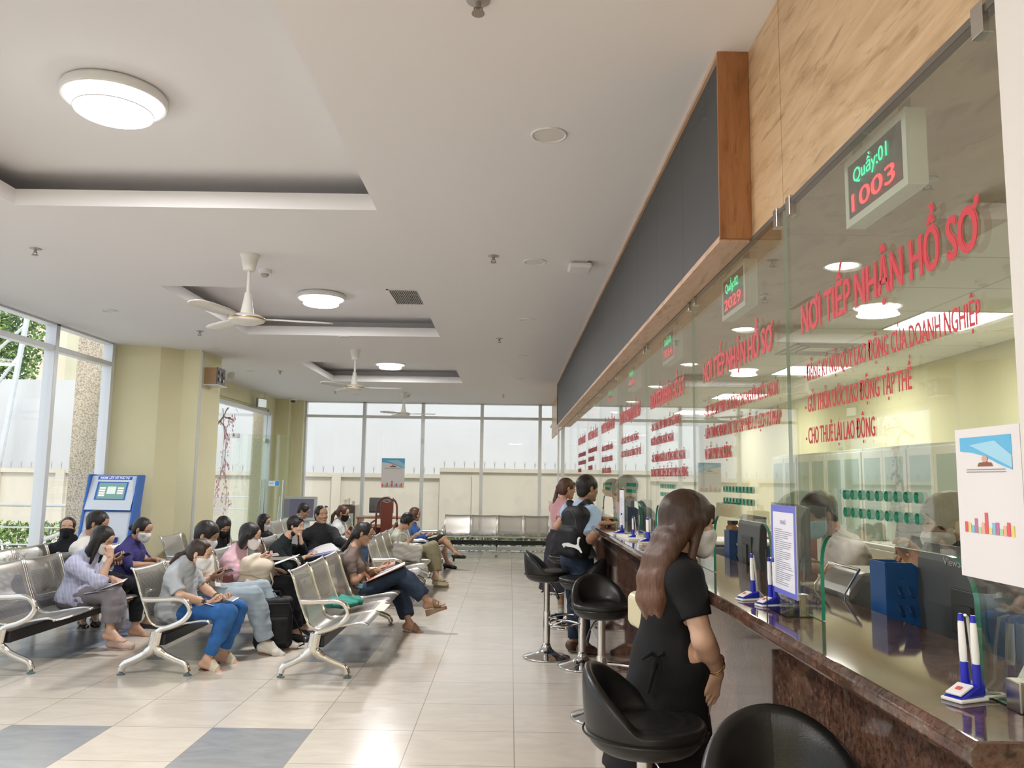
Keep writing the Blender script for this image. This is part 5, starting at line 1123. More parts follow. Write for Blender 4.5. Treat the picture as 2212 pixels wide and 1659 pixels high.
def person(label, j, look, top, bottom, hair, s=1.0, male=False, skin='a', shoes=None, mask=None, maskpos=0, glasses=None, hands=None, w=1.0, eyes=False, origin=None, hs=.93, extra=None, bare=False, belly=0.0, extras_hair=None, h=.0085, group=None, legs=True):
    """j: world points pel ch (upper chest) nk hd shL shR elL elR wrL wrR hpL hpR knL knR anL anR tdL tdR"""
    g = {k: np.array(v, float) for k, v in j.items()}; fl = g['pel'].copy(); fl[2] = 0
    org = fl if origin is None else np.array(origin)
    T = E('person', tuple(org), 0, label, 'person', group); sk = SK[skin]
    up = nv(g['ch']-g['pel']); lf = nv(g['shL']-g['shR']); fw = nv(np.cross(lf, up)); lf2 = nv(np.cross(up, fw)); Fr = np.array((fw, lf2, up))
    plf = nv(g['hpL']-g['hpR']); pfw = nv(np.cross(plf, up)); Pf = np.array((pfw, nv(np.cross(up, pfw)), up))
    pel, ch, nk, hd = g['pel'], g['ch'], g['nk'], g['hd']; HF = hframe(*look); q = s*hs
    def torso(B_, inf=0, bust=0 if male else 1, k=.05):
        B_.el(pel+up*.02*s, Pf, np.array((.10, .155*w, .11))*s, k=.0, inf=inf); B_.el(pel+(ch-pel)*.38+fw*(.005+belly*.5)*s, Fr, np.array((.092+belly*.6, .125*w, .13))*s, k=k, inf=inf)
        B_.rc(g['hpL']+up*.015*s-plf*.01, g['hpR']+up*.015*s+plf*.01, .082*s*w, .082*s*w, k=k, inf=inf)
        if inf:
            for sd in 'LR': B_.rc(g['hp'+sd], g['hp'+sd]+(g['kn'+sd]-g['hp'+sd])*.30, .081*s*w, .074*s, k=k, inf=inf)
        B_.el(pel+(ch-pel)*.80, Fr, np.array((.098, .135*w*(1.08 if male else 1), .135))*s, k=k, inf=inf)
        B_.rc(g['shL']-lf*.028*s, g['shR']+lf*.028*s, .053*s, .053*s, k=k, inf=inf)
        B_.rc(ch+up*.02*s, nk-up*.01*s, .075*s, .052*s, k=k, inf=inf)
        for sd in ('shL', 'shR'): B_.rc(nk-up*.01*s, g[sd]*.8+nk*.2, .042*s, .040*s, k=.03, inf=inf*.8)
        if bust:
            for q_ in (-1, 1): B_.el(pel+(ch-pel)*.80+fw*.062*s+lf*q_*.06*s, Fr, np.array((.048, .052, .055))*s, k=.03, inf=inf)
    def arm(B_, sd, a=0, b=2, inf=0, k=.02, inf2=None):
        S0, E0, W0 = g['sh'+sd], g['el'+sd], g['wr'+sd]; inf2 = inf if inf2 is None else inf2
        f1 = min(1, b); B_.rc(S0, S0+(E0-S0)*f1, .044*s, (.044-.009*f1)*s, k=k, inf=inf if b <= 1 else (inf+inf2)/2)
        if b > 1: f2 = b-1; B_.rc(E0, E0+(W0-E0)*min(f2, .35), .037*s, .036*s, k=.02, inf=inf2); B_.rc(E0+(W0-E0)*.25, E0+(W0-E0)*f2, .036*s, (.036-.012*f2)*s, k=.015, inf=inf2)
    def leg(B_, sd, inf=0, b=2, k=.03, flare=0):
        H0, K0, A0 = g['hp'+sd], g['kn'+sd], g['an'+sd]
        B_.rc(H0, K0, .080*s*w, .055*s, k=k, inf=inf)
        if b > 1: f2 = b-1; B_.rc(K0, K0+(A0-K0)*min(f2, .45), .052*s, .048*s, k=.02, inf=inf+flare*.4); B_.rc(K0+(A0-K0)*.25, K0+(A0-K0)*f2, .050*s, (.050-.020*f2)*s, k=.02, inf=inf+flare)
    # body: one continuous surface
    B_ = SDF(h); torso(B_)
    for sd in 'LR': arm(B_, sd)
    if legs:
        for sd in 'LR':
            leg(B_, sd)
    nb = SDF(.0052); nd = nv(hd-nk)
    B_.rc(nk-nd*.02, hd-HF[2]*.03*q-HF[0]*.02*q, (.050 if male else .044)*s, (.048 if male else .042)*s, k=.03)
    nb.rc(nk+nd*.0, hd-HF[2]*.045*q-HF[0]*.022*q, (.049 if male else .043)*s, (.047 if male else .041)*s, k=.02); head_prims(nb, hd, HF, q, male)
    parts = [B_, nb]; grips = {}
    for sd in 'LR':
        hh = (hands or {}).get(sd, {}); d = nv(hh.get('d', g['wr'+sd]-g['el'+sd])); n_ = nv(hh.get('n', (0, 0, -1)))
        H_, gp, tt = build_hand(g['wr'+sd], d, n_, sd == 'R', s*1.0, hh.get('curl', (.45, .5, .4)), thumb=hh.get('thumb', .5), spread=hh.get('spread', 1.0)); parts.append(H_); grips[sd] = (gp, d, n_, tt)
    ftd = {}
    if legs and shoes is not False:
        for sd in 'LR':
            Ft = SDF(.0055); foot_prims(Ft, g['an'+sd], g['td'+sd], s, toes=not (shoes and shoes[0] in ('sneaker', 'loafer', 'heel', 'flat'))); Ft.rc(g['an'+sd]+(g['kn'+sd]-g['an'+sd])*.25, g['an'+sd], .033*s, .030*s, k=.02); parts.append(Ft)
    PO('body', parts, sk, T, org)
    def P(a, b, c): return hd+(HF[0]*a+HF[1]*b+HF[2]*c)*q
    # face details
    if not hair.get('noface'):
        for qy in (-1, 1):
            if eyes:
                me = MB().lathe([(.0001, -.0105), (.006, -.0088), (.0098, -.004), (.0105, 0), (.0098, .004), (.006, .0088), (.0001, .0105)], n=14)
                cc = P(.0738, qy*.031, .003)-org; me.v = [tuple(np.array(v)*q+cc) for v in me.v]; O('eye', me, eyew, T, True)
                cc = P(.0812, qy*.030, .002)-org; me = MB().lathe([(.0001, -.0052), (.004, -.0035), (.0052, 0), (.004, .0035), (.0001, .0052)], n=12); me.v = [tuple(np.array(v)*q+cc) for v in me.v]; O('iris', me, eyed, T, True)
            else:
                pts = [P(.0862-abs(u)*.010, qy*(.031+.0135*u), -.003-.004*(1-u*u)) - org for u in (-1, -.5, 0, .5, 1)]
                O('eyelid', MB().tube(pts, .0014*q, 6), browm, T, True)
            pts = [P(.0895-abs(u+.3)*.009, qy*(.033+.017*u), .027+.004*(1-u*u)) - org for u in (-1, -.4, .2, .7, 1.1)]
            O('eyebrow', MB().tube(pts, [.0016*q, .0032*q, .003*q, .0022*q, .001*q], 6, flat=.7), browm, T, True)
        if mask is None or maskpos: O('lips', MB().tube([P(.0885-abs(u)*.006, u*.021, -.0625) - org for u in (-1, -.5, 0, .5, 1)], [.001*q, .004*q, .0048*q, .004*q, .001*q], 8), lipm, T, True)
    # hair
    if hair:
        st = hair['style']; Hr = SDF(.0058); hair_cap(Hr, hd, HF, q, st, hair.get('thick', 0))
        if st in ('long', 'bob'):
            L = hair.get('len', .3); dn = nv(np.array(hair.get('dn', (0, 0, -1)), float)); 
            for qy in (-1, -.6, -.2, .2, .6, 1):
                r0 = P(-.055+.03*abs(qy), qy*.062, .01); r1 = r0+dn*L*q*(1-.05*abs(qy))-HF[0]*.0+HF[1]*qy*.012*q
                mid = (r0+r1)/2-fw*hair.get('bow', .012)*1.3*s+HF[1]*qy*.01*q; bz = [r0*(1-u)**2+mid*2*u*(1-u)+r1*u*u for u in (0, .2, .4, .6, .8, 1)]; br = [.038, .037, .036, .034, .030, hair.get('tip', .022)]
                for i_ in range(5): Hr.rc(bz[i_], bz[i_+1], br[i_]*q, br[i_+1]*q, k=.018)
            if hair.get('front', 1):
                for qy in (-1, 1):
                    r0 = P(.018, qy*.070, .02); r1 = r0+dn*hair.get('flen', L*.6)*q+HF[0]*.012*q; Hr.rc(r0, r1, .020*q, .013*q, k=.015)
        hair_cuts(Hr, hd, HF, q, st, hair.get('line', .068))
        if st == 'bun': c = P(*hair.get('bun', (-.115, 0, .0))); Hr.el(c, HF, np.array((.035, .042, .036))*q, k=.012); 
        if st == 'pony':
            pts = [np.array(p) for p in hair['pts']]; rr = hair.get('r', (.024, .03, .026, .012)); Hr.rc(P(-.09, 0, .02), pts[0], .03*q, .022*q, k=.02)
            for i in range(len(pts)-1): Hr.rc(pts[i], pts[i+1], rr[min(i, len(rr)-1)]*q, rr[min(i+1, len(rr)-1)]*q, k=.01)
        if hair.get('bangs'):
            for qy in np.linspace(-.04, .045, 6): Hr.rc(P(.068, qy, .075), P(.088-abs(qy)*.25, qy*1.1, hair['bangs']), .014*q, .008*q, k=.008)
        for (a, b, ra, rb) in (extras_hair or []): Hr.rc(a, b, ra, rb, k=.015)
        Hr.noise(.0007, 60, 3)
        PO('hair', Hr, hair.get('mat', HB), T, org)
    # mask
    if mask is not None:
        Mk = SDF(.005); c0 = (0, 0, 0)
        if maskpos == 0:
            e = .0065; Mk.el(P(.032, 0, -.025), HF, np.array((.056, .057, .082))*q+e, k=.0)
            for q_ in (-1, 1): Mk.rc(P(-.0, q_*.052, -.045), P(.055, q_*.022, -.092), .018*q+e, .017*q+e, k=.03*q); Mk.el(P(.055, q_*.040, -.022), HF, np.array((.024, .022, .022))*q+e, k=.02*q)
            Mk.el(P(.070, 0, -.095), HF, np.array((.020, .024, .018))*q+e, k=.02); Mk.rc(P(.083, 0, .005), P(.099, 0, -.028), .009*q+e*.6, .013*q+e*.6, k=.02); Mk.el(P(.086, 0, -.058), HF, np.array((.024, .034, .04))*q, k=.03)
            Mk.plane(P(.016, 0, -.06), -(HF[0]+HF[2]*.10)); Mk.plane(P(.09, 0, -.004), HF[2]*1.0-HF[0]*.22); Mk.plane(P(.06, 0, -.120), -HF[2]+HF[0]*-.25)
        else:
            Mk.el(P(.05, .02, -.10), HF, np.array((.035, .045, .03))*q, k=0); Mk.el(P(.0, -.05, -.085), HF, np.array((.03, .02, .035))*q, k=.01)
        mo = PO('mask', Mk, mask, T, org)
        mb = MB()
        for qy in (-1, 1):
            if maskpos == 0: 
                O('ear_loop', MB().tube([P(.024, qy*.064, -.028)-org, P(.0, qy*.079, -.004)-org, P(-.018, qy*.083, -.0)-org, P(-.012, qy*.082, -.024)-org, P(.02, qy*.062, -.085)-org], .0014, 6), mask, mo, True)
            else: O('ear_loop', MB().tube([P(.0, qy*.079, .02)-org, P(-.018, qy*.083, .01)-org, P(.01, qy*.07, -.07)-org], .0014, 6), mask, mo, True)
    if glasses:
        gm = glasses if not isinstance(glasses, tuple) else glasses[0]; up_ = glasses[1] if isinstance(glasses, tuple) else 0
        go = None
        for qy in (-1, 1):
            if up_: C0 = P(.070, qy*.033, .112); pts = [C0+(HF[1]*.022*math.cos(a)+(HF[2]*.62-HF[0]*.78)*.018*math.sin(a))*q-org for a in [2*PI*k/18 for k in range(18)]]
            else: pts = [P(.098, qy*.032+.021*math.cos(a), .002+.017*math.sin(a))-org for a in [2*PI*k/18 for k in range(18)]]
            o = O('glasses' if go is None else 'rim', MB().tube(pts, .0014, 6, closed=True), gm, T if go is None else go, True); go = go or o
            O('temple', MB().tube([P(.066, qy*.056, .112)-org, P(.02, qy*.092, .075)-org, P(-.02, qy*.092, .03)-org] if up_ else [P(.096, qy*.054, .004)-org, P(-.01, qy*.080, .012)-org], .0016, 6), gm, go, True)
            if up_: O('lens', MB().add(pts, [tuple(range(18))]), M('dark_lens', (.02, .02, .025), .1), go, rc=False)
        zz = .112 if up_ else .004; xx = .07 if up_ else .098
        O('nose_bridge', MB().tube([P(xx, -.011, zz)-org, P(xx+.005, 0, zz+.002)-org, P(xx, .011, zz)-org], .0014, 6), gm, go, True)
    # clothes
    if top:
        Tp = SDF(.0075); inf = top.get('loose', .012); torso(Tp, inf)
        sl = top.get('sleeve', .75); slf = top.get('sinf', .014)
        for sd in 'LR':
            arm(Tp, sd, b=min(sl+.12, 2), inf=slf, k=.03, inf2=top.get('sinf2', slf))
        if top.get('skirt'):                                    # dress: flared lower part
            for (a, b, ra, rb, n_, sc_) in top['skirt']: Tp.rc(a, b, ra, rb, k=.03, n=n_, sc=sc_)
        for (a, b, ra, rb) in top.get('add', []): Tp.rc(a, b, ra, rb, k=.03)
        nz = top.get('fold', .0032); Tp.noise(nz, top.get('ff', 22), top.get('seed', 1))
        # sleeve ends and hem
        for sd in 'LR':
            S0, E0, W0 = g['sh'+sd], g['el'+sd], g['wr'+sd]
            if sl <= 1: c = S0+(E0-S0)*sl; v = nv(E0-S0); 
            else: c = E0+(W0-E0)*(sl-1); v = nv(W0-E0)
            vb = nv(np.cross(v, (.3, .5, .8))); Tp.bx(c+v*.07, (v, vb, np.cross(v, vb)), (.07, .072*s, .072*s), .002, k=.003, op='s')
            Tp.el(c+v*.075*s, None, (.066*s,)*3, k=0, op='s') if False else None
        if top.get('hem') is not None: Tp.plane(pel-up*top['hem']*s, -up)
        if top.get('hemz') is not None: Tp.plane((0, 0, top['hemz']), (0, 0, -1))
        nr = top.get('neck', .056)*s; Tp.rc(nk+nd*.030*s-up*.0, nk+nd*.16*s, nr, nr, k=.006, op='s')
        if top.get('v'): Tp.rc(nk+fw*.05*s+nd*.03*s, nk+fw*.085*s-up*top['v']*s, .035*s, .008*s, k=.004, op='s')
        to = PO(top.get('name', 'shirt'), Tp, top['mat'], T, org)
        if top.get('collar'):
            Cl = SDF(.005); Cl.rc(nk-nd*.012*s, nk+nd*.022*s, .062*s, .060*s, k=0); Cl.rc(nk+fw*.045*s-lf*.03*s, nk+fw*.06*s-lf*.045*s-up*.035*s, .016*s, .008*s, k=.01); Cl.rc(nk+fw*.045*s+lf*.03*s, nk+fw*.06*s+lf*.045*s-up*.035*s, .016*s, .008*s, k=.01)
            Cl.rc(nk+fw*.004*s+nd*.03*s, nk+nd*.16*s, .052*s, .052*s, k=.0, op='s'); Cl.plane(nk+nd*.03*s+fw*.0, nd+fw*.35); PO('collar', Cl, top['collar'], to, org)
    if bottom and bottom.get('kind', 'trousers') == 'trousers':
        Tr = SDF(.0078); inf = bottom.get('loose', .012); Tr.el(pel+up*.0, Pf, np.array((.105, .160*w, .12))*s, k=0, inf=inf*.5)
        for sd in 'LR': leg(Tr, sd, inf=inf, b=bottom.get('len', 1.86)+.1, flare=bottom.get('flare', 0))
        Tr.noise(bottom.get('fold', .003), 20, 5)
        for sd in 'LR':
            K0, A0 = g['kn'+sd], g['an'+sd]; c = K0+(A0-K0)*(bottom.get('len', 1.86)-1); v = nv(A0-K0); vb = nv(np.cross(v, (.3, .8, .1))); Tr.bx(c+v*.09, (v, vb, np.cross(v, vb)), (.09, .10*s, .10*s), .002, k=.003, op='s')
        PO(bottom.get('name', 'trousers'), Tr, bottom['mat'], T, org)
    elif bottom and bottom['kind'] == 'skirt':
        Sk = SDF(.0078); Sk.el(pel, Pf, np.array((.11, .165*w, .12))*s, k=0)
        for (a, b, ra, rb, n_, sc_) in bottom['prims']: Sk.rc(a, b, ra, rb, k=.04, n=n_, sc=sc_)
        Sk.noise(bottom.get('fold', .003), 16, 6)
        for c, n_ in bottom['cuts']: Sk.plane(c, n_)
        PO('skirt', Sk, bottom['mat'], T, org)
    if shoes:
        for sd in 'LR': shoe(T, g['an'+sd], g['td'+sd], s, shoes[0], shoes[1], shoes[2], org, shoes[3] if len(shoes) > 3 else 'shoe')
    if extra: extra(T, org, g, fw, lf, up, HF, P, grips)
    return T, g, grips
def phone(grip, lab, col=None, tilt=None, s=1.0, off=0.0, out=.5, face=None):
    """a phone lying in the hand: long side along the fingers, screen away from the palm"""
    gp, d, n, t = grip; m = col or M('phone_black', (.02, .02, .022), .25); a = nv(d); up_ = nv(n-a*np.dot(n, a)); sd = np.cross(a, up_); c = gp+a*.035-up_*.002
    o = O('phone', MB().obox((0, 0, 0), a, sd, up_, .075*s, .036*s, .004), m, None, loc=tuple(c), bevel=.003); tag(o, lab, 'phone'); return o
def sitter(Y0, px, fa=0.0, sw=.16, hw=.085, **kw):
    """joints of somebody seen side-on, facing +x; px: pixel points (x, y[, dy]) with dy the depth offset from Y0"""
    j = {}
    df = dict(pel=0, ch=0, nk=0, hd=0, shR=-sw, shL=sw, elR=-sw-.03, elL=sw+.03, wrR=-sw*.6, wrL=sw*.4, hpR=-hw, hpL=hw, knR=-hw-.03, knL=hw+.03, anR=-hw-.02, anL=hw+.02)
    for k, v in px.items():
        if k[:2] == 'td': continue
        dy = v[2] if len(v) > 2 else df[k]; j[k] = atY(v[0], v[1], Y0+dy)
    m = j['pel']
    if 'hpR' not in j: j['hpR'] = m+np.array((.01, -hw, 0)); j['hpL'] = m+np.array((.01, hw, 0))
    if 'shR' not in j: j['shR'] = j['ch']+np.array((0, -sw, .0)); j['shL'] = j['ch']+np.array((0, sw, .0))
    j['tdR'] = px.get('tdR', (1, -.05, -.1)); j['tdL'] = px.get('tdL', (1, .05, -.1))
    return j

def poser(Y0, yaw, px, sw=.16, hw=.085):
    """joints from pixel points with own depths; torso turned to yaw (degrees, 0 = +x, 90 = away from the camera)"""
    lf = np.array((-math.sin(R(yaw)), math.cos(R(yaw)), 0)); j = {}
    sd = dict(sh=sw, el=sw+.03, wr=sw*.5, hp=hw, kn=hw+.03, an=hw+.02)
    for k, v in px.items():
        if k[:2] == 'td': j[k] = v; continue
        if len(v) > 2: dy = v[2]
        else: dy = sd.get(k[:2], 0)*lf[1]*(1 if k[-1] == 'L' else -1) if k[:2] in sd and k[-1] in 'LR' else 0
        j[k] = atY(v[0], v[1], Y0+dy)
    for q, sg in (('L', 1), ('R', -1)):
        if 'sh'+q not in j: j['sh'+q] = j['ch']+np.array((0, 0, .0))+lf*sw*sg
        if 'hp'+q not in j: j['hp'+q] = j['pel']+lf*hw*sg+np.array((math.cos(R(yaw)), math.sin(R(yaw)), 0))*.02
        j.setdefault('td'+q, (math.cos(R(yaw)), math.sin(R(yaw)), -.1))
    return j
# ================================================================= THE PEOPLE
gl_frame = M('glasses_frame', (.25, .18, .12), .25, .7); gold = M('gold', (.70, .48, .22), .25, 1)
navy = cloth('denim_dark', (.03, .045, .075), var=.2); blk = cloth('cloth_black', (.012, .013, .016), var=.3); blk2 = cloth('cloth_charcoal', (.03, .031, .035), var=.2)
leath = M('sandal_cream', (.66, .60, .46), .6); solebr = M('sole_brown', (.20, .12, .08), .6); shoeblk = M('shoe_black', (.02, .02, .022), .35); solew = M('sole_white', (.7, .68, .62), .5)
tagp = []
def P_(*a, **k): r = person(*a, **k); tagp.append(r); return r
DN = dict(d=(1, 0, -.6), n=(0, 0, -1))
# woman in grey tee
Y = 6.53
T5, g5, gr5 = P_('woman in grey tee and blue jeans in the nearest occupied seat, white mask', poser(Y, 0, dict(pel=(374, 1316), ch=(390, 1243), nk=(405, 1212), hd=(432, 1197), elR=(390, 1288, -.24), wrR=(447, 1303, -.10), elL=(440, 1270, .18), wrL=(472, 1292, .02), knR=(494, 1325, -.11), knL=(516, 1314, .13), anR=(447, 1424, -.11), anL=(482, 1410, .15), tdR=(1, -.1, -.22), tdL=(1, .1, -.2)), sw=.165),
  (0, -20), dict(mat=cloth('tee_grey', (.40, .43, .46), var=.06), sleeve=.85, hem=.11, sinf=.02, loose=.016, name='tee', fold=.004), dict(mat=cloth('jeans_blue', (.03, .125, .36), var=.25), len=1.88, loose=.014, name='jeans'),
  dict(style='pony', mat=HD, pts=[atY(397, 1196, Y), atY(386, 1201, Y), atY(372, 1216, Y)]), mask=maskw, shoes=('strap', leath, solebr, 'sandal'), hands=dict(R=dict(d=(1, .45, .1), n=(0, .3, .9), curl=(.6, .9, .6)), L=dict(d=(1, -.45, -.1), n=(0, -.3, .9), curl=(.6, .9, .6))), s=.98, w=1.15, belly=.03, skin='a')
# woman with long black hair and striped shirt
Y = 7.08
stp = cloth('shirt_striped', (.62, .64, .78), stripe=('diag', .012, (.36, .37, .58)), var=.04)
T3, g3, gr3 = P_('woman with long black hair in a pale striped shirt and grey trousers, barefoot leg crossed', poser(Y, 0, dict(pel=(157, 1290), ch=(180, 1217), nk=(199, 1190), hd=(222, 1166), elR=(215, 1257, -.20), wrR=(238, 1206, -.12), elL=(213, 1255, .16), wrL=(242, 1249, 0), knR=(246, 1283, -.10), knL=(252, 1293, .10), anR=(237, 1362, -.14), anL=(246, 1378, .05), tdR=(1, -.15, -.12), tdL=(1, 0, -.1)), sw=.16),
  (-5, -28), dict(mat=stp, sleeve=1.25, hem=.03, loose=.018, sinf=.03, sinf2=.022, name='blouse', fold=.0045), dict(mat=cloth('trousers_taupe', (.22, .20, .22), var=.08), len=1.80, loose=.018, flare=.022),
  dict(style='long', mat=HB, len=.33, dn=(-.45, 0, -1), flen=.24, thick=.004), mask=maskw, shoes=None, hands=dict(R=dict(d=(-.1, .1, 1), n=(-.8, .3, .3), curl=(.9, 1.2, .8)), L=dict(d=(1, -.3, -.2), n=(0, 0, -1), curl=(.7, 1, .7))), s=.97)
crocm = M('clog_pink', (.66, .50, .44), .5); shoe(T3, g3['anL'], (1, 0, -.03), .97, 'croc', crocm, crocm, tuple(T3.location), 'clog')
# man in white polo
Y = 7.64
T2, g2, gr2 = P_('man with short black hair in a white polo, half hidden behind the long haired woman', poser(Y, 0, dict(pel=(185, 1248), ch=(190, 1183), nk=(190, 1158), hd=(212, 1132), elR=(205, 1235, -.22), wrR=(238, 1214, -.10), elL=(220, 1230, .16), wrL=(244, 1215, .0), knR=(268, 1262, -.22), knL=(296, 1268, .06), anR=(250, 1288, .02), anL=(292, 1354, .08), tdR=(1, -.1, .3), tdL=(1, 0, -.1)), sw=.19),
  (0, -12), dict(mat=cloth('polo_white', (.72, .70, .66), var=.04), sleeve=.8, hem=.06, sinf=.02, collar=cloth('collar_navy', (.55, .55, .58)), name='polo'), dict(mat=blk, len=1.85, loose=.016), dict(style='short', mat=HB, thick=.006, noface=True), male=True, skin='b', shoes=None, hands=dict(R=dict(d=(1, .1, .35), n=(0, .3, .9), curl=(.4, .7, .5))), s=1.02)
# woman in purple-blue shirt
Y = 8.19
pur = cloth('shirt_indigo', (.050, .045, .17), var=.15)
T4, g4, gr4 = P_('woman in an indigo shirt with a low black bun sitting before the ticket kiosk', poser(Y, 0, dict(pel=(272, 1247), ch=(280, 1190), nk=(287, 1166), hd=(308, 1144), elR=(284, 1222, -.20), wrR=(322, 1219, -.12), elL=(318, 1215, .18), wrL=(338, 1208, .05), knR=(345, 1255, -.1), knL=(350, 1250, .12), anR=(318, 1340, -.08), anL=(325, 1338, .1)), sw=.165),
  (-8, -22), dict(mat=pur, sleeve=1.05, hem=.06, loose=.016, sinf=.024, collar=pur), dict(mat=blk, len=1.85), dict(style='bun', mat=HB, bun=(-.125, 0, -.03)), mask=maskw, shoes=('flat', shoeblk, shoeblk), hands=dict(R=dict(d=(1, .3, 0), n=(0, .2, -1)), L=dict(d=(1, -.2, -.1), n=(0, 0, -1))), s=.98, skin='b')
# woman in black tee facing the camera
Y = 8.5
T1, g1, gr1 = P_('woman in loose black tee and black mask facing the camera by the left glazing', poser(Y, -55, dict(pel=(142, 1248), ch=(150, 1192), nk=(149, 1166), hd=(146, 1141), elR=(124, 1222, .02), wrR=(150, 1232, -.14), elL=(182, 1214, -.16), wrL=(168, 1232, -.22), knR=(180, 1268, -.30), knL=(205, 1262, -.22), anR=(178, 1336, -.34), anL=(205, 1330, -.26)), sw=.165),
  (-68, 6), dict(mat=blk, sleeve=.95, hem=.1, loose=.03, sinf=.04, name='tee'), dict(mat=blk2, len=1.9), dict(style='pony', mat=HD, pts=[atY(134, 1152, Y+.06), atY(129, 1168, Y+.04), atY(126, 1190, Y+.02)], r=(.02, .024, .022, .012)), mask=maskb, shoes=('flat', shoeblk, shoeblk), s=.98, skin='a')
# person in white tee and pale jeans
Y = 7.08
T6, g6, gr6 = P_('person in a cream tee and pale jeans with a phone, behind the woman in grey', poser(Y, 0, dict(pel=(435, 1290), ch=(428, 1215), nk=(428, 1185), hd=(447, 1158), elR=(428, 1262, -.2), wrR=(455, 1248, -.12), elL=(445, 1255, .2), wrL=(462, 1246, .02), knR=(548, 1288, -.10), knL=(566, 1274, .12), anR=(575, 1388, -.08), anL=(603, 1372, .14), tdR=(1, -.12, -.18), tdL=(1, .1, -.15)), sw=.18),
  (-5, -22), dict(mat=cloth('tee_cream', (.68, .64, .56), var=.04), sleeve=.8, hem=.06, sinf=.02, name='tee'), dict(mat=cloth('jeans_pale', (.33, .40, .45), var=.1), len=1.93, loose=.022, flare=.015, name='jeans', fold=.004), dict(style='short', mat=HB, thick=.008), male=True, skin='b', mask=maskw, shoes=('sneaker', M('sneaker_white', (.66, .62, .56), .6), M('sole_tan', (.22, .13, .09), .6), 'sneaker'), hands=dict(R=dict(d=(1, .1, .25), n=(0, .3, .9), curl=(.4, .7, .5))), s=1.04)
# woman in pink shirt
Y = 7.64
pnk = cloth('shirt_pink', (.56, .36, .41), var=.07)
T7, g7, gr7 = P_('woman in a dusty pink shirt and white mask with a beige backpack on her lap', poser(Y, 0, dict(pel=(508, 1283), ch=(506, 1212), nk=(515, 1184), hd=(541, 1158), elR=(503, 1246, -.2), wrR=(557, 1208, -.14), elL=(535, 1240, .2), wrL=(585, 1228, .1), knR=(618, 1262, -.08), knL=(628, 1254, .14), anR=(640, 1365, -.06), anL=(655, 1356, .16), tdR=(1, 0, -.15)), sw=.165),
  (-2, -16), dict(mat=pnk, sleeve=1.65, hem=.08, loose=.022, sinf=.026, sinf2=.018, collar=pnk, fold=.0045), dict(mat=blk, len=1.92, loose=.02, flare=.02), dict(style='bob', mat=HB, len=.13, flen=.03, dn=(-.25, 0, -1), thick=.004), mask=maskw, glasses=gl_frame, shoes=('loafer', shoeblk, solebr), hands=dict(R=dict(d=(1, .1, .15), n=(0, .3, .9), curl=(.4, .7, .5)), L=dict(d=(1, -.1, -.1), n=(0, 0, -1), curl=(.15, .2, .2))), s=1.0, w=1.05)
# woman brown tee, crossed legs
Y = 8.19
brn = cloth('tee_mocha', (.165, .125, .11), var=.1)
T14, g14, gr14 = P_('woman in a mocha tee and dark flared jeans with crossed legs and heeled sandals', poser(Y, 0, dict(pel=(772, 1283), ch=(762, 1210), nk=(766, 1184), hd=(786, 1153), elR=(766, 1256, -.2), wrR=(785, 1238, -.02), elL=(800, 1240, .18), wrL=(817, 1230, .0), knR=(868, 1240, -.10), knL=(856, 1262, .10), anR=(924, 1298, -.16), anL=(884, 1345, -.08), tdR=(1, -.1, .22), tdL=(1, 0, -.22)), sw=.16),
  (-2, -22), dict(mat=brn, sleeve=.62, hem=.05, loose=.009, sinf=.010, name='tee', neck=.05), dict(mat=navy, len=1.84, loose=.014, flare=.03, name='jeans'),
  dict(style='pony', mat=HB, pts=[atY(752, 1172, Y), atY(745, 1182, Y), atY(735, 1193, Y+.02)], r=(.024, .026, .022, .014)), glasses=gl_frame, shoes=('strap', M('sandal_bronze', (.25, .15, .08), .5), M('sole_bronze', (.33, .21, .13), .5), 'sandal'), hands=dict(R=dict(d=(.6, .6, -.5), n=(-.3, .3, -.9), curl=(.3, .5, .4)), L=dict(d=(1, -.1, .3), n=(0, -.3, .9), curl=(.35, .6, .5))), s=.98, skin='b')
# man with lowered mask
Y = 9.73
T10, g10, gr10 = P_('man in a black shirt with sunglasses on his head and a lowered black mask', poser(Y, -5, dict(pel=(607, 1240), ch=(607, 1186), nk=(617, 1164), hd=(640, 1137), elR=(625, 1222, -.22), wrR=(660, 1203, -.12), elL=(655, 1192, .16), wrL=(650, 1168, -.02), knR=(690, 1226, -.12), knL=(694, 1222, .14), anR=(700, 1294, -.1), anL=(706, 1289, .16)), sw=.19),
  (-18, -4), dict(mat=cloth('shirt_black_green', (.018, .024, .026), var=.2), sleeve=1.8, hem=.08, loose=.02, sinf=.024, sinf2=.016, collar=blk), dict(mat=blk, len=1.9, loose=.016), dict(style='short', mat=HB, thick=.010), male=True, eyes=True, skin='a', mask=maskb, maskpos=1, glasses=(gl_frame, 1), shoes=('loafer', shoeblk, solebr), hands=dict(R=dict(d=(1, .1, .1), n=(0, .3, .9), curl=(.4, .7, .5)), L=dict(d=(-.1, -.2, 1), n=(-.9, 0, .2), curl=(1.0, 1.3, .8))), s=1.02)
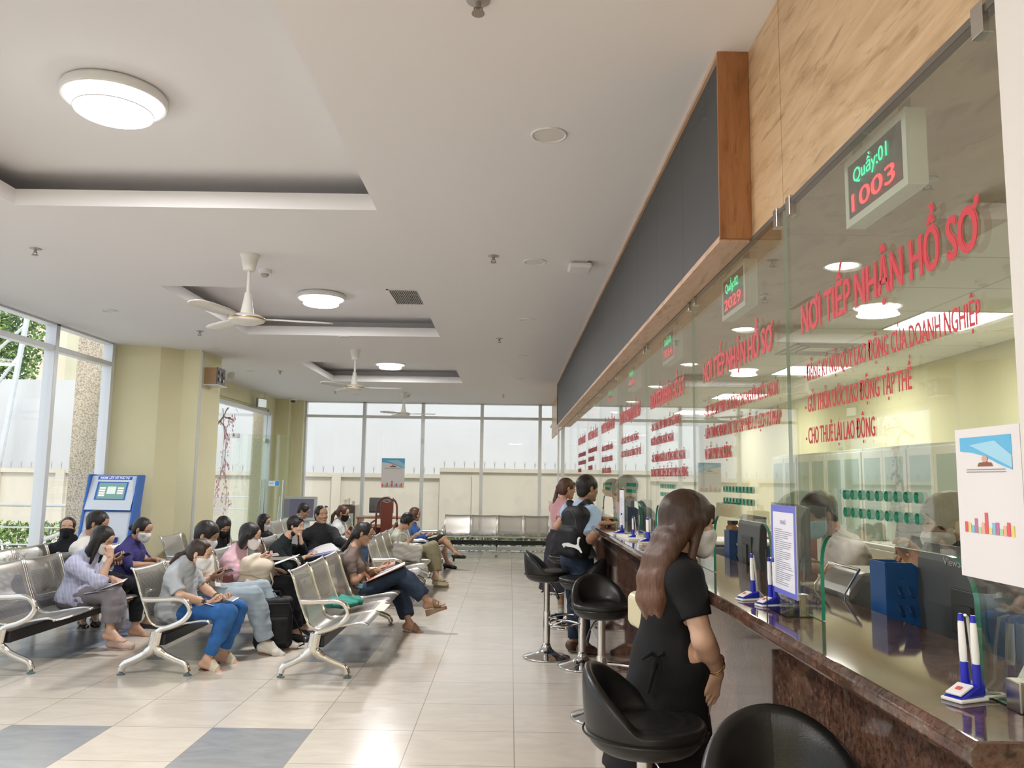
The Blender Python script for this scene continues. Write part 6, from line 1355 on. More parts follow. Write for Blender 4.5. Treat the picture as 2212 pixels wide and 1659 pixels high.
# man in black jacket turned to the camera
Y = 10.5
T12, g12, gr12 = P_('stocky man in a black jacket looking back towards the camera, sunglasses on his head', poser(Y, -40, dict(pel=(690, 1203), ch=(692, 1154), nk=(692, 1136), hd=(694, 1113), elR=(655, 1158, .05), wrR=(652, 1180, -.12), elL=(730, 1170, -.1), wrL=(752, 1178, -.2), knR=(735, 1205, -.3), knL=(745, 1200, -.2), anR=(738, 1278, -.3), anL=(748, 1274, -.2)), sw=.21),
  (-48, 2), dict(mat=cloth('jacket_black', (.025, .026, .03), var=.25), sleeve=1.9, hem=.08, loose=.026, sinf=.03, sinf2=.022, collar=blk, name='jacket'), dict(mat=cloth('jeans_mid', (.06, .10, .17), var=.2), len=1.9, name='jeans'), dict(style='buzz', mat=HB, thick=.0), male=True, eyes=True, skin='b', glasses=(gl_frame, 1), shoes=('loafer', shoeblk, solebr), s=1.05, w=1.15)
# woman with white mask farther
Y = 11.3
T9, g9, gr9 = P_('woman with long black hair and glasses holding up a phone before the glass doors', poser(Y, 0, dict(pel=(552, 1212), ch=(552, 1166), nk=(556, 1150), hd=(570, 1128), elR=(563, 1186, -.2), wrR=(590, 1166, -.12), elL=(572, 1184, .18), wrL=(592, 1166, 0), knR=(610, 1200, -.1), knL=(614, 1196, .12), anR=(612, 1254, -.1), anL=(616, 1251, .12)), sw=.15),
  (-12, -22), dict(mat=cloth('top_greywhite', (.55, .55, .54), var=.05), sleeve=.35, hem=.03, loose=.008, name='top'), dict(mat=cloth('plaid_dark', (.10, .10, .12), stripe=('diag', .05, (.22, .22, .25))), len=1.4, loose=.03, name='trousers'), dict(style='long', mat=HB, len=.27, flen=.2), mask=maskw, glasses=gl_frame, shoes=('flat', shoeblk, shoeblk), hands=dict(R=dict(d=(1, .2, .4), n=(0, .3, .9))), s=.95)
# woman with hair over her face
Y = 9.73
T8, g8, gr8 = P_('woman in black with long black hair falling round her bowed head by the pillar', poser(Y, -10, dict(pel=(458, 1240), ch=(464, 1184), nk=(468, 1163), hd=(482, 1138), elR=(462, 1222, -.2), wrR=(495, 1222, -.1), elL=(480, 1218, .18), wrL=(498, 1218, 0), knR=(530, 1236, -.1), knL=(535, 1232, .12), anR=(530, 1290, -.1), anL=(535, 1285, .12)), sw=.16),
  (-40, -35), dict(mat=blk, sleeve=.8, hem=.08, name='tee', loose=.014), dict(mat=cloth('trousers_royal', (.05, .06, .25), var=.1), len=1.9), dict(style='long', mat=HB, len=.24, flen=.2, thick=.006), skin='b', mask=maskb, shoes=('flat', shoeblk, shoeblk), s=1.0)
# man pale blue shirt at the back
Y = 12.7
T11, g11, gr11 = P_('man in a pale blue shirt bowing his head in front of the silver kiosk', poser(Y, 0, dict(pel=(636, 1184), ch=(640, 1136), nk=(644, 1120), hd=(656, 1104), elR=(645, 1160, -.2), wrR=(672, 1158, -.1), elL=(655, 1158, .18), wrL=(674, 1156, 0), knR=(690, 1176, -.1), knL=(694, 1173, .12), anR=(690, 1232, -.1), anL=(694, 1230, .12)), sw=.18),
  (-5, -25), dict(mat=cloth('shirt_pale_blue', (.45, .52, .72), var=.04), sleeve=.9, hem=.06, sinf=.02, collar=cloth('shirt_pale_blue', (.5, .6, .8))), dict(mat=navy, len=1.9), dict(style='short', mat=HB, thick=.006), male=True, skin='b', glasses=gl_frame, shoes=('loafer', shoeblk, solebr), s=1.0)
# woman grey cardigan
Y = 12.7
T13, g13, gr13 = P_('woman with a ponytail, black mask and pale grey cardigan over a blue collar', poser(Y, 0, dict(pel=(728, 1186), ch=(729, 1143), nk=(731, 1127), hd=(741, 1109), elR=(732, 1169, -.2), wrR=(748, 1162, -.1), elL=(742, 1168, .18), wrL=(750, 1160, 0), knR=(782, 1180, -.1), knL=(786, 1177, .12), anR=(785, 1231, -.1), anL=(789, 1233, .12)), sw=.16),
  (-8, -18), dict(mat=cloth('cardigan_grey', (.50, .52, .50), var=.05), sleeve=1.8, hem=.08, loose=.024, sinf=.028, sinf2=.02, collar=cloth('collar_blue', (.14, .26, .62)), name='cardigan'), dict(mat=cloth('jeans_mid', (.06, .10, .17)), len=1.9, name='jeans'), dict(style='pony', mat=HR, pts=[atY(725, 1106, Y), atY(719, 1114, Y), atY(717, 1128, Y)]), mask=maskb, shoes=('flat', shoeblk, shoeblk), s=1.0, skin='b', hands=dict(R=dict(d=(.5, .2, 1), n=(0, .3, .6))))
# woman pale green
Y = 11.4
grn = cloth('top_sage', (.50, .53, .43), var=.05)
T16, g16, gr16 = P_('short haired woman in a pale green top and khaki trousers bent over her phone', poser(Y, 0, dict(pel=(868, 1207), ch=(858, 1163), nk=(861, 1148), hd=(880, 1126), elR=(864, 1188, -.2), wrR=(888, 1163, -.12), elL=(876, 1184, .18), wrL=(893, 1161, 0), knR=(930, 1184, -.10), knL=(936, 1180, .10), anR=(941, 1242, -.10), anL=(944, 1247, .06), tdR=(1, -.1, -.05), tdL=(1, 0, -.05)), sw=.155),
  (-5, -42), dict(mat=grn, sleeve=.8, hem=.05, loose=.016, sinf=.024, name='top', v=.05), dict(mat=cloth('trousers_khaki', (.30, .27, .17), var=.08), len=1.82, loose=.02, flare=.03), dict(style='bob', mat=HB, len=.03, flen=.045, thick=.003), skin='a', shoes=('slide', M('platform_cream', (.60, .56, .40), .6), M('platform_sole', (.60, .56, .42), .6), 'platform_shoe'), hands=dict(R=dict(d=(.7, .2, .7), n=(.3, .2, -.6)), L=dict(d=(.7, -.2, .7), n=(.3, -.2, -.6))), s=.98)
# woman blue jacket
Y = 13.6
T17, g17, gr17 = P_('woman in a bright blue jacket and black skirt with crossed bare legs and black heels', poser(Y, 0, dict(pel=(906, 1180), ch=(890, 1146), nk=(889, 1131), hd=(897, 1111), elR=(906, 1166, -.2), wrR=(921, 1158, -.12), elL=(912, 1162, .18), wrL=(924, 1155, 0), knR=(958, 1164, -.08), knL=(953, 1170, .08), anR=(984, 1194, -.14), anL=(966, 1215, .05), tdR=(1, -.05, .0), tdL=(1, 0, -.12)), sw=.16),
  (-3, -12), dict(mat=cloth('jacket_blue', (.025, .075, .24), var=.3), sleeve=1.85, hem=.08, loose=.022, sinf=.026, sinf2=.018, name='jacket'), dict(kind='skirt', mat=blk, prims=[], cuts=[]) if False else dict(mat=blk, len=.9, loose=.016, name='skirt'), dict(style='long', mat=HR, len=.10, flen=.07), skin='b', shoes=('heel', shoeblk, shoeblk), s=.98, hands=dict(R=dict(d=(1, .1, .1), n=(0, .3, .9))))
# ---------------------------------------------------------------- standing at the counter
Z3 = np.array((0, 0, 1.))
Y = 8.75
j = poser(Y, 25, dict(pel=(1213, 1172), ch=(1212, 1098), nk=(1214, 1082), hd=(1225, 1056), elR=(1203, 1138, -.16), wrR=(1232, 1142, -.1), elL=(1225, 1138, .2), wrL=(1250, 1138, .12), knR=(1212, 1252, -.06), knL=(1222, 1250, .08), anR=(1212, 1318, -.05), anL=(1222, 1314, .09)), sw=.15)
sk0 = j['pel']; fw_ = np.array((math.cos(R(25)), math.sin(R(25)), 0))
T18, g18, gr18 = P_('standing woman with a very long ponytail, pink blouse and long dark skirt at the counter', j, (15, -8), dict(mat=cloth('blouse_pink', (.50, .27, .29), var=.06), sleeve=.55, hem=-.08, loose=.010, sinf=.022, name='blouse'),
  dict(kind='skirt', mat=cloth('skirt_dark', (.03, .028, .035), var=.2), prims=[(sk0+Z3*.12, sk0-Z3*.02, .145, .185, fw_, .75), (sk0-Z3*.02, sk0-Z3*.66, .185, .29, fw_, .85)], cuts=[((0, 0, .34), (0, 0, -1)), (tuple(sk0+Z3*.14), (0, 0, 1))], fold=.007), dict(style='pony', mat=HR, pts=[atY(1205, 1052, Y), atY(1199, 1080, Y), atY(1196, 1110, Y), atY(1197, 1148, Y)], r=(.02, .026, .024, .018, .01), bangs=.03), glasses=gl_frame, skin='b', shoes=('heel', shoeblk, shoeblk), s=.98)
for sd in 'LR':
    a_ = g18['an'+sd]; Sx = SDF(.006); foot_prims(Sx, a_, g18['td'+sd], .98, inf=.003); Sx.rc(a_, a_+Z3*.07, .036, .038, k=.01); Sx.plane(a_+Z3*.06, (0, 0, 1)); PO('sock', Sx, cloth('sock_white', (.7, .68, .62)), T18, tuple(T18.location))
Y = 7.15
T19, g19, gr19 = P_('standing man in a light blue shirt with a black backpack leaning on the counter', poser(Y, 32, dict(pel=(1243, 1208), ch=(1254, 1122), nk=(1258, 1092), hd=(1270, 1056), shR=(1280, 1112, -.20), shL=(1226, 1108, .17), elR=(1276, 1165, -.40), wrR=(1306, 1131, -.60), elL=(1262, 1140, .16), wrL=(1300, 1121, -.12), knR=(1256, 1312, -.06), knL=(1242, 1308, .10), anR=(1262, 1391, -.04), anL=(1238, 1382, .12)), sw=.19),
  (28, -4), dict(mat=cloth('shirt_light_blue', (.36, .49, .66), var=.04), sleeve=.85, hem=-.04, loose=.02, sinf=.03, collar=cloth('shirt_light_blue', (.5, .6, .8)), fold=.0045), dict(mat=navy, len=1.95, loose=.012), dict(style='short', mat=HB, thick=.002), male=True, skin='c', shoes=('loafer', M('shoe_brown', (.10, .05, .035), .45), solebr), s=1.03, hands=dict(R=dict(d=(1, .2, .0), n=(0, 0, -1), curl=(.3, .4, .3)), L=dict(d=(1, -.1, .0), n=(0, -.3, -.9), curl=(.3, .4, .3))))
# woman in black dress, nearest
Y = 2.95
j = poser(Y, 10, dict(pel=(1446, 1425), ch=(1452, 1248), nk=(1462, 1207), hd=(1488, 1132), shR=(1482, 1252, -.15), shL=(1432, 1240, .16), elR=(1520, 1385, -.20), wrR=(1548, 1445, -.12), elL=(1462, 1330, .26), wrL=(1508, 1272, .16), knR=(1460, 1665, -.07), knL=(1440, 1655, .08), anR=(1458, 1915, -.06), anL=(1436, 1885, .09)), sw=.15)
p0 = j['pel']; hemz = atY(1450, 1650, Y)[2]
T20, g20, gr20 = P_('standing woman with long brown hair and white mask in a black dress', j, (8, -9), dict(mat=cloth('dress_black', (.011, .011, .012), var=.25), sleeve=.62, loose=.008, sinf=.013, name='dress', neck=.056, hemz=hemz, fold=.0022, ff=14,
   skirt=[(p0+Z3*.10, p0-Z3*.02, .13, .155, np.array((1., 0, 0)), .74), (p0-Z3*.02, p0-Z3*.5+np.array((-.06, 0, 0)), .155, .25, np.array((1., 0, 0)), .86)]), None,
  dict(style='long', mat=hair_mat('hair_brown_ombre', (.045, .023, .014), (.15, .07, .04), (.0, .0)), len=.40, flen=.25, dn=(-.33, -.10, -1), bow=.07, front=1, bangs=.02, thick=.004, tip=.012), mask=maskw, eyes=True, skin='a', s=1.0, w=.97, shoes=('heel', shoeblk, shoeblk), h=.007,
  hands=dict(R=dict(d=(-.25, .0, -1), n=(-.5, .8, 0), curl=(.35, .5, .4)), L=dict(d=(1, -.2, -.15), n=(0, 0, -1), curl=(.5, .9, .6))))
tt = MATS['hair_brown_ombre']
for n in tt.node_tree.nodes:
    if n.type == 'MAP_RANGE': n.inputs[1].default_value = 1.38; n.inputs[2].default_value = 1.12; n.inputs[3].default_value = 0; n.inputs[4].default_value = 1
def ring_on(T, c, ax, r, mat, name, th=.0022):
    ax = nv(ax); a = nv(np.cross(ax, (.3, .2, 1))); b = np.cross(ax, a); o0 = np.array(T.location)
    return O(name, MB().tube([c+a*r*math.cos(2*PI*k/24)+b*r*math.sin(2*PI*k/24)-o0 for k in range(24)], th, 8, closed=True), mat, T, True)
ax = g20['wrR']-g20['elR']; ring_on(T20, g20['wrR']-nv(ax)*.015, ax, .033, gold, 'bracelet', .0016); ring_on(T20, g20['wrR']-nv(ax)*.024, ax+np.array((.02, 0, 0)), .034, gold, 'bracelet', .0016)
# dress seams and bow
mb = MB(); o0 = np.array(T20.location); c0 = atY(1418, 1418, Y-.14)-o0
for dx, dz, dx2, dz2 in ((-.02, .012, -.05, -.01), (.02, .012, .04, -.012), (-.005, -.02, -.03, -.12), (.012, -.02, .02, -.10)): mb.tube([c0, c0+np.array((dx, -.004, dz)), c0+np.array((dx2, -.004, dz2))], [.006, .009, .004], 8)
O('bow', mb, cloth('dress_black', (.011, .011, .012)), T20, True)
# smart watch, bracelets on the others
ax = g5['wrR']-g5['elR']; ring_on(T5, g5['wrR']-nv(ax)*.03, ax, .030, M('watch_strap', (.10, .08, .12), .5), 'watch_strap', .007)
O('watch', MB().obox(g5['wrR']-nv(ax)*.03+np.array((0, -.030, .012))-np.array(T5.location), (1, .2, 0), (0, .3, .95), (0, -.95, .3), .017, .014, .006), black, T5, bevel=.004)
ax = g5['wrL']-g5['elL']; ring_on(T5, g5['wrL']-nv(ax)*.03, ax, .031, M('jade', (.12, .20, .08), .2), 'bangle', .005)
ax = g14['wrL']-g14['elL']; ring_on(T14, g14['wrL']-nv(ax)*.02, ax, .030, gold, 'watch_strap', .005)
# ---------------------------------------------------------------- clerks behind the glass
Y = 4.55
wsh = cloth('shirt_white', (.72, .68, .64), var=.03)
T21, g21, gr21 = P_('clerk in a white short sleeved shirt and blue mask working behind the nearest glass', poser(Y, 175, dict(pel=(1850, 1310), ch=(1826, 1196), nk=(1808, 1160), hd=(1768, 1112), elL=(1835, 1246, -.22), wrL=(1762, 1226, -.16), elR=(1800, 1240, .2), wrR=(1745, 1212, .08), knL=(1750, 1320, -.1), knR=(1745, 1318, .1), anL=(1760, 1470, -.1), anR=(1755, 1465, .1)), sw=.19),
  (-163, -20), dict(mat=wsh, sleeve=.82, hem=.08, loose=.018, sinf=.03, collar=wsh, fold=.0045), dict(mat=blk2, len=1.9), dict(style='short', mat=HB, thick=.008), male=True, skin='b', mask=maskl, shoes=None, s=1.04, hands=dict(L=dict(d=(-1, .1, .1), n=(0, .2, -1)), R=dict(d=(-1, -.1, .1), n=(0, 0, -1))))
Y = 3.05
T22, g22, gr22 = P_('clerk with dark hair in black behind the dark monitor, mask strap at the ear', poser(Y, 180, dict(pel=(2090, 1390), ch=(2062, 1232), nk=(2060, 1190), hd=(2046, 1135), elL=(2045, 1290, -.2), wrL=(1988, 1235, -.14), elR=(2020, 1290, .2), wrR=(1975, 1225, .05), knL=(1950, 1390, -.1), knR=(1945, 1385, .1), anL=(1960, 1600, -.1), anR=(1955, 1590, .1)), sw=.17),
  (178, -14), dict(mat=blk2, sleeve=1.4, hem=.08, loose=.016, sinf=.02), dict(mat=blk2, len=1.9), dict(style='short', mat=HD, thick=.008), male=True, skin='b', mask=maskw, shoes=None, s=.98, hands=dict(L=dict(d=(-.2, .1, 1), n=(-1, 0, .2), curl=(.5, .7, .5))))
# ================================================================= THINGS HELD, WORN AND LYING ABOUT
def sheet3(name, pts, th, mat, lab, cat, bend=0, grp=None):
    P4 = [atY(*p) for p in pts]; n = nv(np.cross(P4[1]-P4[0], P4[3]-P4[0])); n = n if n[2] > 0 else -n; c = sum(P4)/4; g = []
    for i in range(7):
        u = i/6; a = P4[0]*(1-u)+P4[1]*u; b = P4[3]*(1-u)+P4[2]*u; g.append([a*(1-v)+b*v-c+n*bend*math.sin(u*PI) for v in (0, .33, .66, 1)])
    o = O(name, MB().sheet(g), mat, None, True, loc=tuple(c), solid=th, rc=False); tag(o, lab, cat, grp); return o
phw = M('phone_silver', (.60, .62, .64), .25, .5)
phone(gr5['L'], 'silver phone held in both hands by the woman in grey', phw)
phone(gr2['R'], 'dark phone in the hand of the man in the white polo')
phone(gr6['R'], 'black phone held behind the woman in grey by the person in cream')
phone(gr7['R'], 'pink cased phone in the hand of the woman in pink', M('phone_pink', (.70, .52, .54), .3))
phone(gr14['L'], 'phone held over the coral folder by the woman in mocha', M('phone_coral', (.55, .30, .24), .4))
phone(gr10['R'], 'white cased phone in the hand of the man with the lowered mask', M('phone_cream', (.65, .62, .55), .4))
phone(gr9['R'], 'phone held up by the woman in glasses before the glass doors')
phone(gr13['R'], 'dark red phone held upright by the woman in the grey cardigan', M('phone_red', (.13, .03, .03), .4))
phone(gr16['R'], 'white phone held close by the short haired woman in pale green', phw)
phone(gr17['R'], 'brown cased phone in the hand of the woman in the blue jacket', M('phone_brown', (.25, .12, .08), .4))
pw = M('paper_lap', (.76, .75, .76), .6); pb = M('folder_lilac', (.33, .36, .62), .35); clr = M('folder_clear', (.52, .58, .74), .2)
Y = 7.08
sheet3('clear_folder', [(180, 1283, Y-.2), (246, 1272, Y-.16), (262, 1262, Y+.1), (198, 1268, Y+.1)], .004, clr, 'pale blue clear folder on the lap of the woman in striped shirt', 'folder')
sheet3('paper_sheet', [(208, 1277, Y-.19), (268, 1256, Y-.14), (276, 1249, Y+.08), (216, 1266, Y+.08)], .003, pw, 'white papers on top of the pale blue clear folder', 'papers')
o = O('card', MB().box(-.05, .05, -.03, .03, 0, .003), M('card_red', (.62, .30, .30), .5), None, loc=tuple(atY(200, 1272, Y-.03)), rot=(0, R(-6), R(15))); tag(o, 'small red and cream card lying in the pale blue folder', 'card')
sheet3('paper_sheet', [(404, 1293, 6.42), (462, 1309, 6.36), (470, 1303, 6.62), (412, 1288, 6.66)], .003, M('paper_pinkish', (.66, .58, .62), .6), 'pale sheet under the forearms of the woman in grey', 'paper')
sheet3('clipboard', [(572, 1228, 7.5), (640, 1202, 7.46), (648, 1197, 7.75), (582, 1220, 7.8)], .004, pw, 'white sheet sloping from the knees of the woman in pink', 'paper')
sheet3('paper_sheet', [(660, 1206, 9.6), (728, 1192, 9.55), (722, 1176, 9.95), (668, 1190, 10.0)], .012, pb, 'lilac folder on the knees of the man with the lowered mask', 'folder', .004)
sheet3('paper_sheet', [(672, 1201, 9.62), (734, 1188, 9.6), (716, 1173, 9.9), (676, 1186, 9.95)], .006, pw, 'curled white papers on top of the lilac folder', 'papers', .012)
sheet3('coral_folder', [(790, 1258, 8.02), (868, 1224, 7.98), (872, 1217, 8.3), (800, 1246, 8.35)], .004, M('folder_coral', (.62, .26, .18), .4), 'coral folder on the crossed knee of the woman in mocha', 'folder')
sheet3('paper_sheet', [(806, 1250, 8.03), (872, 1220, 7.98), (876, 1213, 8.3), (812, 1240, 8.33)], .002, pw, 'white page on the coral folder', 'paper')
o = O('tag_card', MB().box(-.035, .035, -.002, 0, -.022, .022), M('tag_cyan', (.25, .55, .65), .5), None, loc=tuple(atY(776, 1265, 8.02)), rot=(0, R(12), 0)); tag(o, 'small pale cyan card at the hip of the woman in mocha', 'card')
# bags
def bag_root(name, c, lab, cat='bag'): return E(name, tuple(c), 0, lab, cat)
I3 = np.eye(3)
def rot3(rz, ry=0):
    a = R(rz); f = np.array((math.cos(a), math.sin(a), 0)); l = np.array((-math.sin(a), math.cos(a), 0)); u = Z3
    if ry: b = R(ry); f, u = f*math.cos(b)-u*math.sin(b), u*math.cos(b)+f*math.sin(b)
    return np.array((f, l, u))
beige = cloth('canvas_beige', (.62, .54, .43), var=.05)
c = atY(549, 1250, 7.50); t = bag_root('beige_backpack', c, 'slouchy beige canvas backpack on the lap of the woman in pink', 'backpack')
F_ = rot3(0, 12); B = SDF(.0075); B.bx(c, F_, (.155, .10, .185), .07, k=0); B.bx(c+F_[0]*.03-F_[2]*.07-F_[1]*.09, F_, (.09, .05, .085), .04, k=.02); B.rc(c+F_[2]*.14+F_[0]*.05, c+F_[2]*.17-F_[0]*.02, .07, .06, k=.04, n=F_[1], sc=.9); B.noise(.005, 17, 4)
PO('bag_body', B, beige, t, c)
O('strap', MB().tube([F_[0]*.14+F_[2]*.10-F_[1]*.05, F_[0]*.19+F_[2]*.02-F_[1]*.06, F_[0]*.185-F_[2]*.06-F_[1]*.06, F_[0]*.13-F_[2]*.13-F_[1]*.05], .011, 8, flat=.4), beige, t, True); O('zip', MB().tube([-F_[0]*.10+F_[2]*.03-F_[1]*.107, F_[0]*.0+F_[2]*.045-F_[1]*.109, F_[0]*.10+F_[2]*.03-F_[1]*.107], .003, 6), M('zip_tan', (.42, .34, .25), .5), t, True)
c = atY(590, 1352, 7.2); c[2] = .235; t = bag_root('black_backpack', c, 'upright black backpack with top handle on the floor between the benches', 'backpack')
F_ = rot3(20); B = SDF(.0075); B.bx(c, F_, (.16, .10, .215), .045, k=0); B.bx(c-F_[1]*.10-F_[2]*.06, F_, (.13, .04, .12), .03, k=.015); B.noise(.0022, 20, 8); bb = cloth('nylon_black', (.014, .014, .016), .6, .25)
PO('bag_body', B, bb, t, c); O('handle', MB().tube([F_[0]*-.05+F_[2]*.21, F_[0]*-.04+F_[2]*.26, F_[0]*.04+F_[2]*.26, F_[0]*.06+F_[2]*.21], .009, 8), bb, t, True)
O('zip', MB().tube([-F_[0]*.15-F_[1]*.10+F_[2]*.10, -F_[0]*.12-F_[1]*.104+F_[2]*.17, F_[0]*.12-F_[1]*.104+F_[2]*.17, F_[0]*.15-F_[1]*.10+F_[2]*.10], .003, 6), M('zip_dark', (.06, .06, .065), .4), t, True)
O('strap', MB().tube([F_[0]*.16+F_[2]*.05, F_[0]*.24-F_[2]*.10, F_[0]*.27-F_[2]*.2, F_[0]*.2-F_[2]*.225], .02, 8, flat=.3), bb, t, True)
c = atY(880, 1192, 11.05); t = bag_root('tote_bag', c, 'big white quilted tote bag on the lap of the short haired woman', 'handbag'); tw = cloth('tote_white', (.60, .57, .50), .7, .06)
F_ = rot3(0, 8); B = SDF(.007); B.bx(c, F_, (.20, .07, .115), .035, k=0); B.noise(.0035, 30, 2); PO('bag_body', B, tw, t, c)
O('handle', MB().tube(cr_spline([F_[0]*-.14+F_[2]*.10-F_[1]*.06, F_[0]*-.15+F_[2]*.19-F_[1]*.07, F_[0]*-.10+F_[2]*.24-F_[1]*.07, F_[0]*-.03+F_[2]*.21-F_[1]*.07, F_[0]*-.0+F_[2]*.11-F_[1]*.06], 4), .011, 8), tw, t, True)
c = atY(72, 1205, 7.45); c[2] = .50; t = bag_root('black_bag', c, 'soft black bag slumped on a seat by the left glazing', 'bag'); B = SDF(.008); B.el(c, None, (.14, .17, .11), k=0); B.el(c+np.array((.05, .05, .06)), None, (.08, .08, .07), k=.03); B.noise(.006, 14, 3); B.plane(c-Z3*.095, -Z3); PO('bag_body', B, bb, t, c)
O('strap', MB().tube([(-.1, -.1, .05), (-.05, -.16, .09), (.03, -.15, .08), (.1, -.1, .0)], .008, 8), bb, t, True)
c = atY(742, 1312, 7.05); c[2] = .445; t = E('green_scarf', tuple(c), 0, 'crumpled teal green cloth on an empty bench seat', 'scarf'); B = SDF(.006); rnd = random.Random(11); B.el(c-Z3*.012, None, (.13, .17, .045), k=0)
for k in range(11):
    p = c+np.array((rnd.uniform(-.12, .10), rnd.uniform(-.15, .15), rnd.uniform(-.03, .015))); q_ = p+np.array((rnd.uniform(-.06, .06), rnd.uniform(-.06, .06), rnd.uniform(-.01, .03))); B.rc(p, q_, rnd.uniform(.024, .036), rnd.uniform(.012, .022), k=.03)
B.noise(.007, 21, 6); B.plane(c-Z3*.045, -Z3); PO('cloth', B, cloth('cloth_teal', (.05, .30, .24), var=.15), t, c)
c = atY(577, 1163, 11.05); t = bag_root('chest_bag', c, 'black bag worn at the chest of the woman in glasses', 'bag'); B = SDF(.008); B.bx(c, rot3(0, -10), (.06, .11, .085), .04, k=0); B.noise(.003, 20, 3); PO('bag_body', B, bb, t, c)
c = atY(492, 1252, 7.3); t = bag_root('maroon_pouch', c, 'small maroon and navy pouch between the seats beside the beige backpack', 'pouch'); B = SDF(.006); B.bx(c, rot3(0), (.035, .05, .05), .02, k=0); PO('pouch_body', B, M('maroon', (.13, .03, .03), .5), t, c)
# backpack worn by the man in blue, with its leaping cat mark
c = atY(1244, 1152, 6.93); yaw = 28; F_ = rot3(yaw, 0); t = bag_root('worn_backpack', c, 'black backpack with a white leaping cat mark on the standing man', 'backpack')
B = SDF(.007); B.bx(c, F_, (.075, .155, .21), .06, k=0); B.bx(c-F_[0]*.06-F_[2]*.07, F_, (.055, .14, .125), .045, k=.02); B.rc(c+F_[2]*.17-F_[1]*.07, c+F_[2]*.17+F_[1]*.07, .06, .06, k=.04, n=F_[0], sc=.9); B.noise(.0028, 16, 8)
PO('bag_body', B, bb, t, c)
shp = g19['shR']; cc_ = np.array(c)
O('shoulder_strap', MB().tube(cr_spline([F_[2]*.19-F_[1]*.03-F_[0]*.01, (shp+g19['nk'])/2-cc_-F_[0]*.06+Z3*.05, (shp*.7+g19['nk']*.3)-cc_+Z3*.085, shp-cc_+F_[0]*.09-Z3*.02-F_[1]*-.04], 5), .027, 8, flat=.25), bb, t, True)
O('shoulder_strap', MB().tube(cr_spline([F_[2]*.19+F_[1]*.05, (g19['shL']+g19['nk'])/2-cc_-F_[0]*.06+Z3*.05, (g19['shL']*.7+g19['nk']*.3)-cc_+Z3*.085, g19['shL']-cc_+F_[0]*.09-Z3*.02], 5), .027, 8, flat=.25), bb, t, True)
O('zip', MB().tube(cr_spline([-F_[0]*.075-F_[1]*.125-F_[2]*.05, -F_[0]*.078-F_[1]*.12+F_[2]*.10, -F_[0]*.075-F_[1]*.05+F_[2]*.185, -F_[0]*.075+F_[1]*.05+F_[2]*.185, -F_[0]*.078+F_[1]*.12+F_[2]*.10], 4), .0028, 6), M('zip_dark', (.06, .06, .065)), t, True)
cat = [(378, 655), (381, 645), (395, 640), (420, 638), (437, 645), (458, 652), (480, 655), (487, 645), (486, 625), (489, 608), (497, 597), (506, 600), (508, 606), (501, 615), (498, 632), (496, 654), (501, 668), (509, 682), (515, 695), (521, 708), (516, 714), (508, 706), (500, 694), (486, 685), (470, 676), (452, 672), (432, 669), (416, 667), (404, 660), (396, 661), (402, 668), (392, 672), (384, 671), (390, 664), (383, 660)]
V = []
for x, y in cat:
    px, py = 1100+x/3.319, 980+y/3.319; o_ = c-F_[0]*.128; d_ = np.array(ray(px, py)); E0 = np.array((0, 0, EYE)); tt_ = (o_-E0).dot(F_[0])/d_.dot(F_[0]); V.append(E0+d_*tt_-c)
m_ = MB(); n_ = len(V); m_.add([tuple(v) for v in V]+[tuple(v+F_[0]*.006) for v in V], [tuple(range(n_)), tuple(range(n_, 2*n_))[::-1]]+[(i, (i+1) % n_, n_+(i+1) % n_, n_+i) for i in range(n_)])
O('cat_mark', m_, M('mark_white', (.66, .67, .64), .5), t)
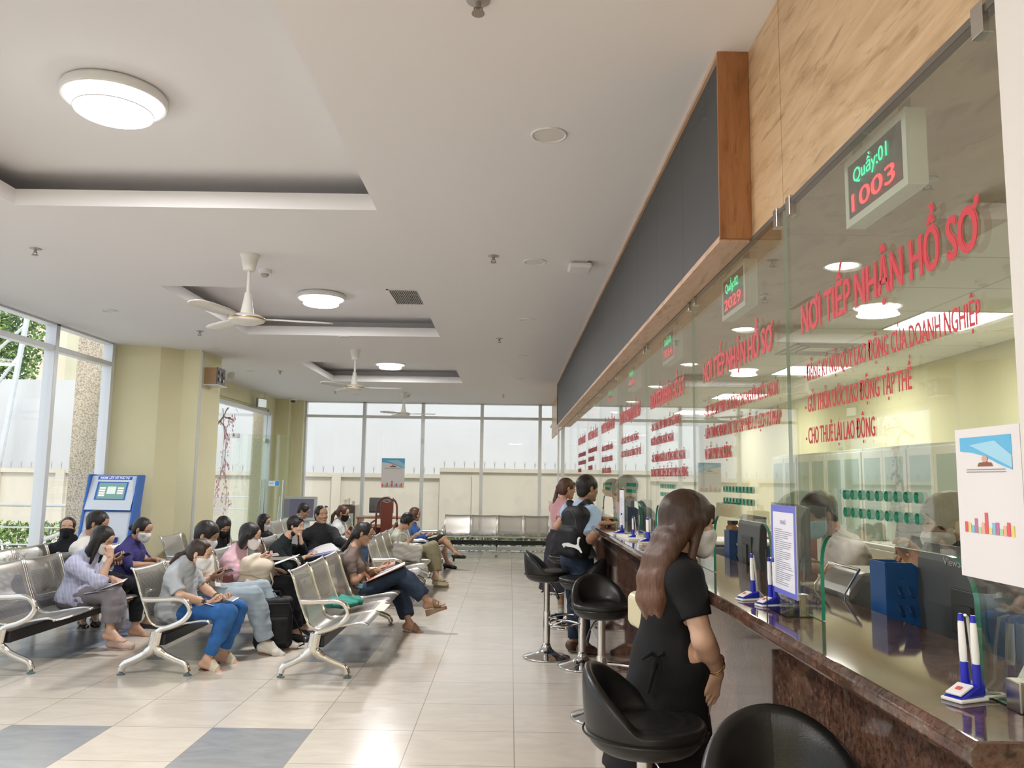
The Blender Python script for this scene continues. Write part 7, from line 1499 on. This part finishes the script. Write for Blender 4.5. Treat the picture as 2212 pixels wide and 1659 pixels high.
# handbag of the woman in the black dress
c = atY(1392, 1322, 3.03); t = bag_root('cream_handbag', c, 'cream handbag with gold chain hanging beside the woman in black', 'handbag'); hb_ = M('bag_cream', (.62, .55, .36), .35)
B = SDF(.006); B.bx(c, rot3(10), (.035, .11, .065), .03, k=0); PO('bag_body', B, hb_, t, c)
O('strap', MB().tube(cr_spline([(.0, -.07, .06), (.02, -.03, .14), (.06, .02, .24), (.07, .06, .06)], 4), .006, 8), hb_, t, True)
for k in range(7):
    a = k*.9; O('chain_link', MB().tube([(-.012+.011*math.cos(q)*math.cos(a), -.085+.011*math.cos(q)*math.sin(a), .075-k*.017+.011*math.sin(q)) for q in [2*PI*i/12 for i in range(12)]], .0028, 6, closed=True), gold, t, True)
o = phone(gr20['R'], 'phone with a hanging charm in the lowered hand of the woman in black', M('phone_cream', (.65, .62, .55), .4))
c = gr20['R'][0]; 
t = E('phone_charm', tuple(c), 0, 'beaded charm hanging from the phone of the woman in black', 'charm'); O('cord', MB().tube([(0, 0, -.06), (.004, 0, -.10), (.002, 0, -.13)], .0015, 6), gold, t, True); O('bead', MB().lathe([(.0001, -.155), (.009, -.145), (.0001, -.13)], n=12), gold, t, True)
sheet3('paper_sheet', [(1514, 1400, 2.90), (1519, 1400, 3.05), (1522, 1530, 3.05), (1517, 1530, 2.90)], .002, pw, 'white papers hanging behind the lowered hand of the woman in black', 'papers')
# hand-held ticket bundle by the man in blue
o = O('papers', MB().box(-.1, .1, -.07, .07, 0, .006), pw, None, loc=(.80, 7.42, ZK+.001), rot=(0, 0, R(15))); tag(o, 'white form on the counter before the man in blue', 'papers')
# raised chairs under the two clerks
for (x, y, lab) in [(g21['pel'][0], g21['pel'][1], 'black office chair under the clerk in the white shirt'), (g22['pel'][0], g22['pel'][1], 'black office chair under the clerk in black')]:
    zt = (g21 if y > 4 else g22)['pel'][2]-.13; t = E('office_chair', (x, y, 0), R(180), lab, 'chair', 'staff chairs'); O('seat', MB().box(-.22, .22, -.23, .23, zt-.07, zt), M('chair_black'), t, bevel=.03); O('pedestal', MB().lathe([(.03, .03), (.03, zt-.07)], n=12).box(-.28, .28, -.02, .02, .02, .05).box(-.02, .02, -.28, .28, .02, .05), black, t); O('backrest', MB().box(-.30, -.25, -.2, .2, zt+.1, zt+.38), M('chair_black'), t, bevel=.02)
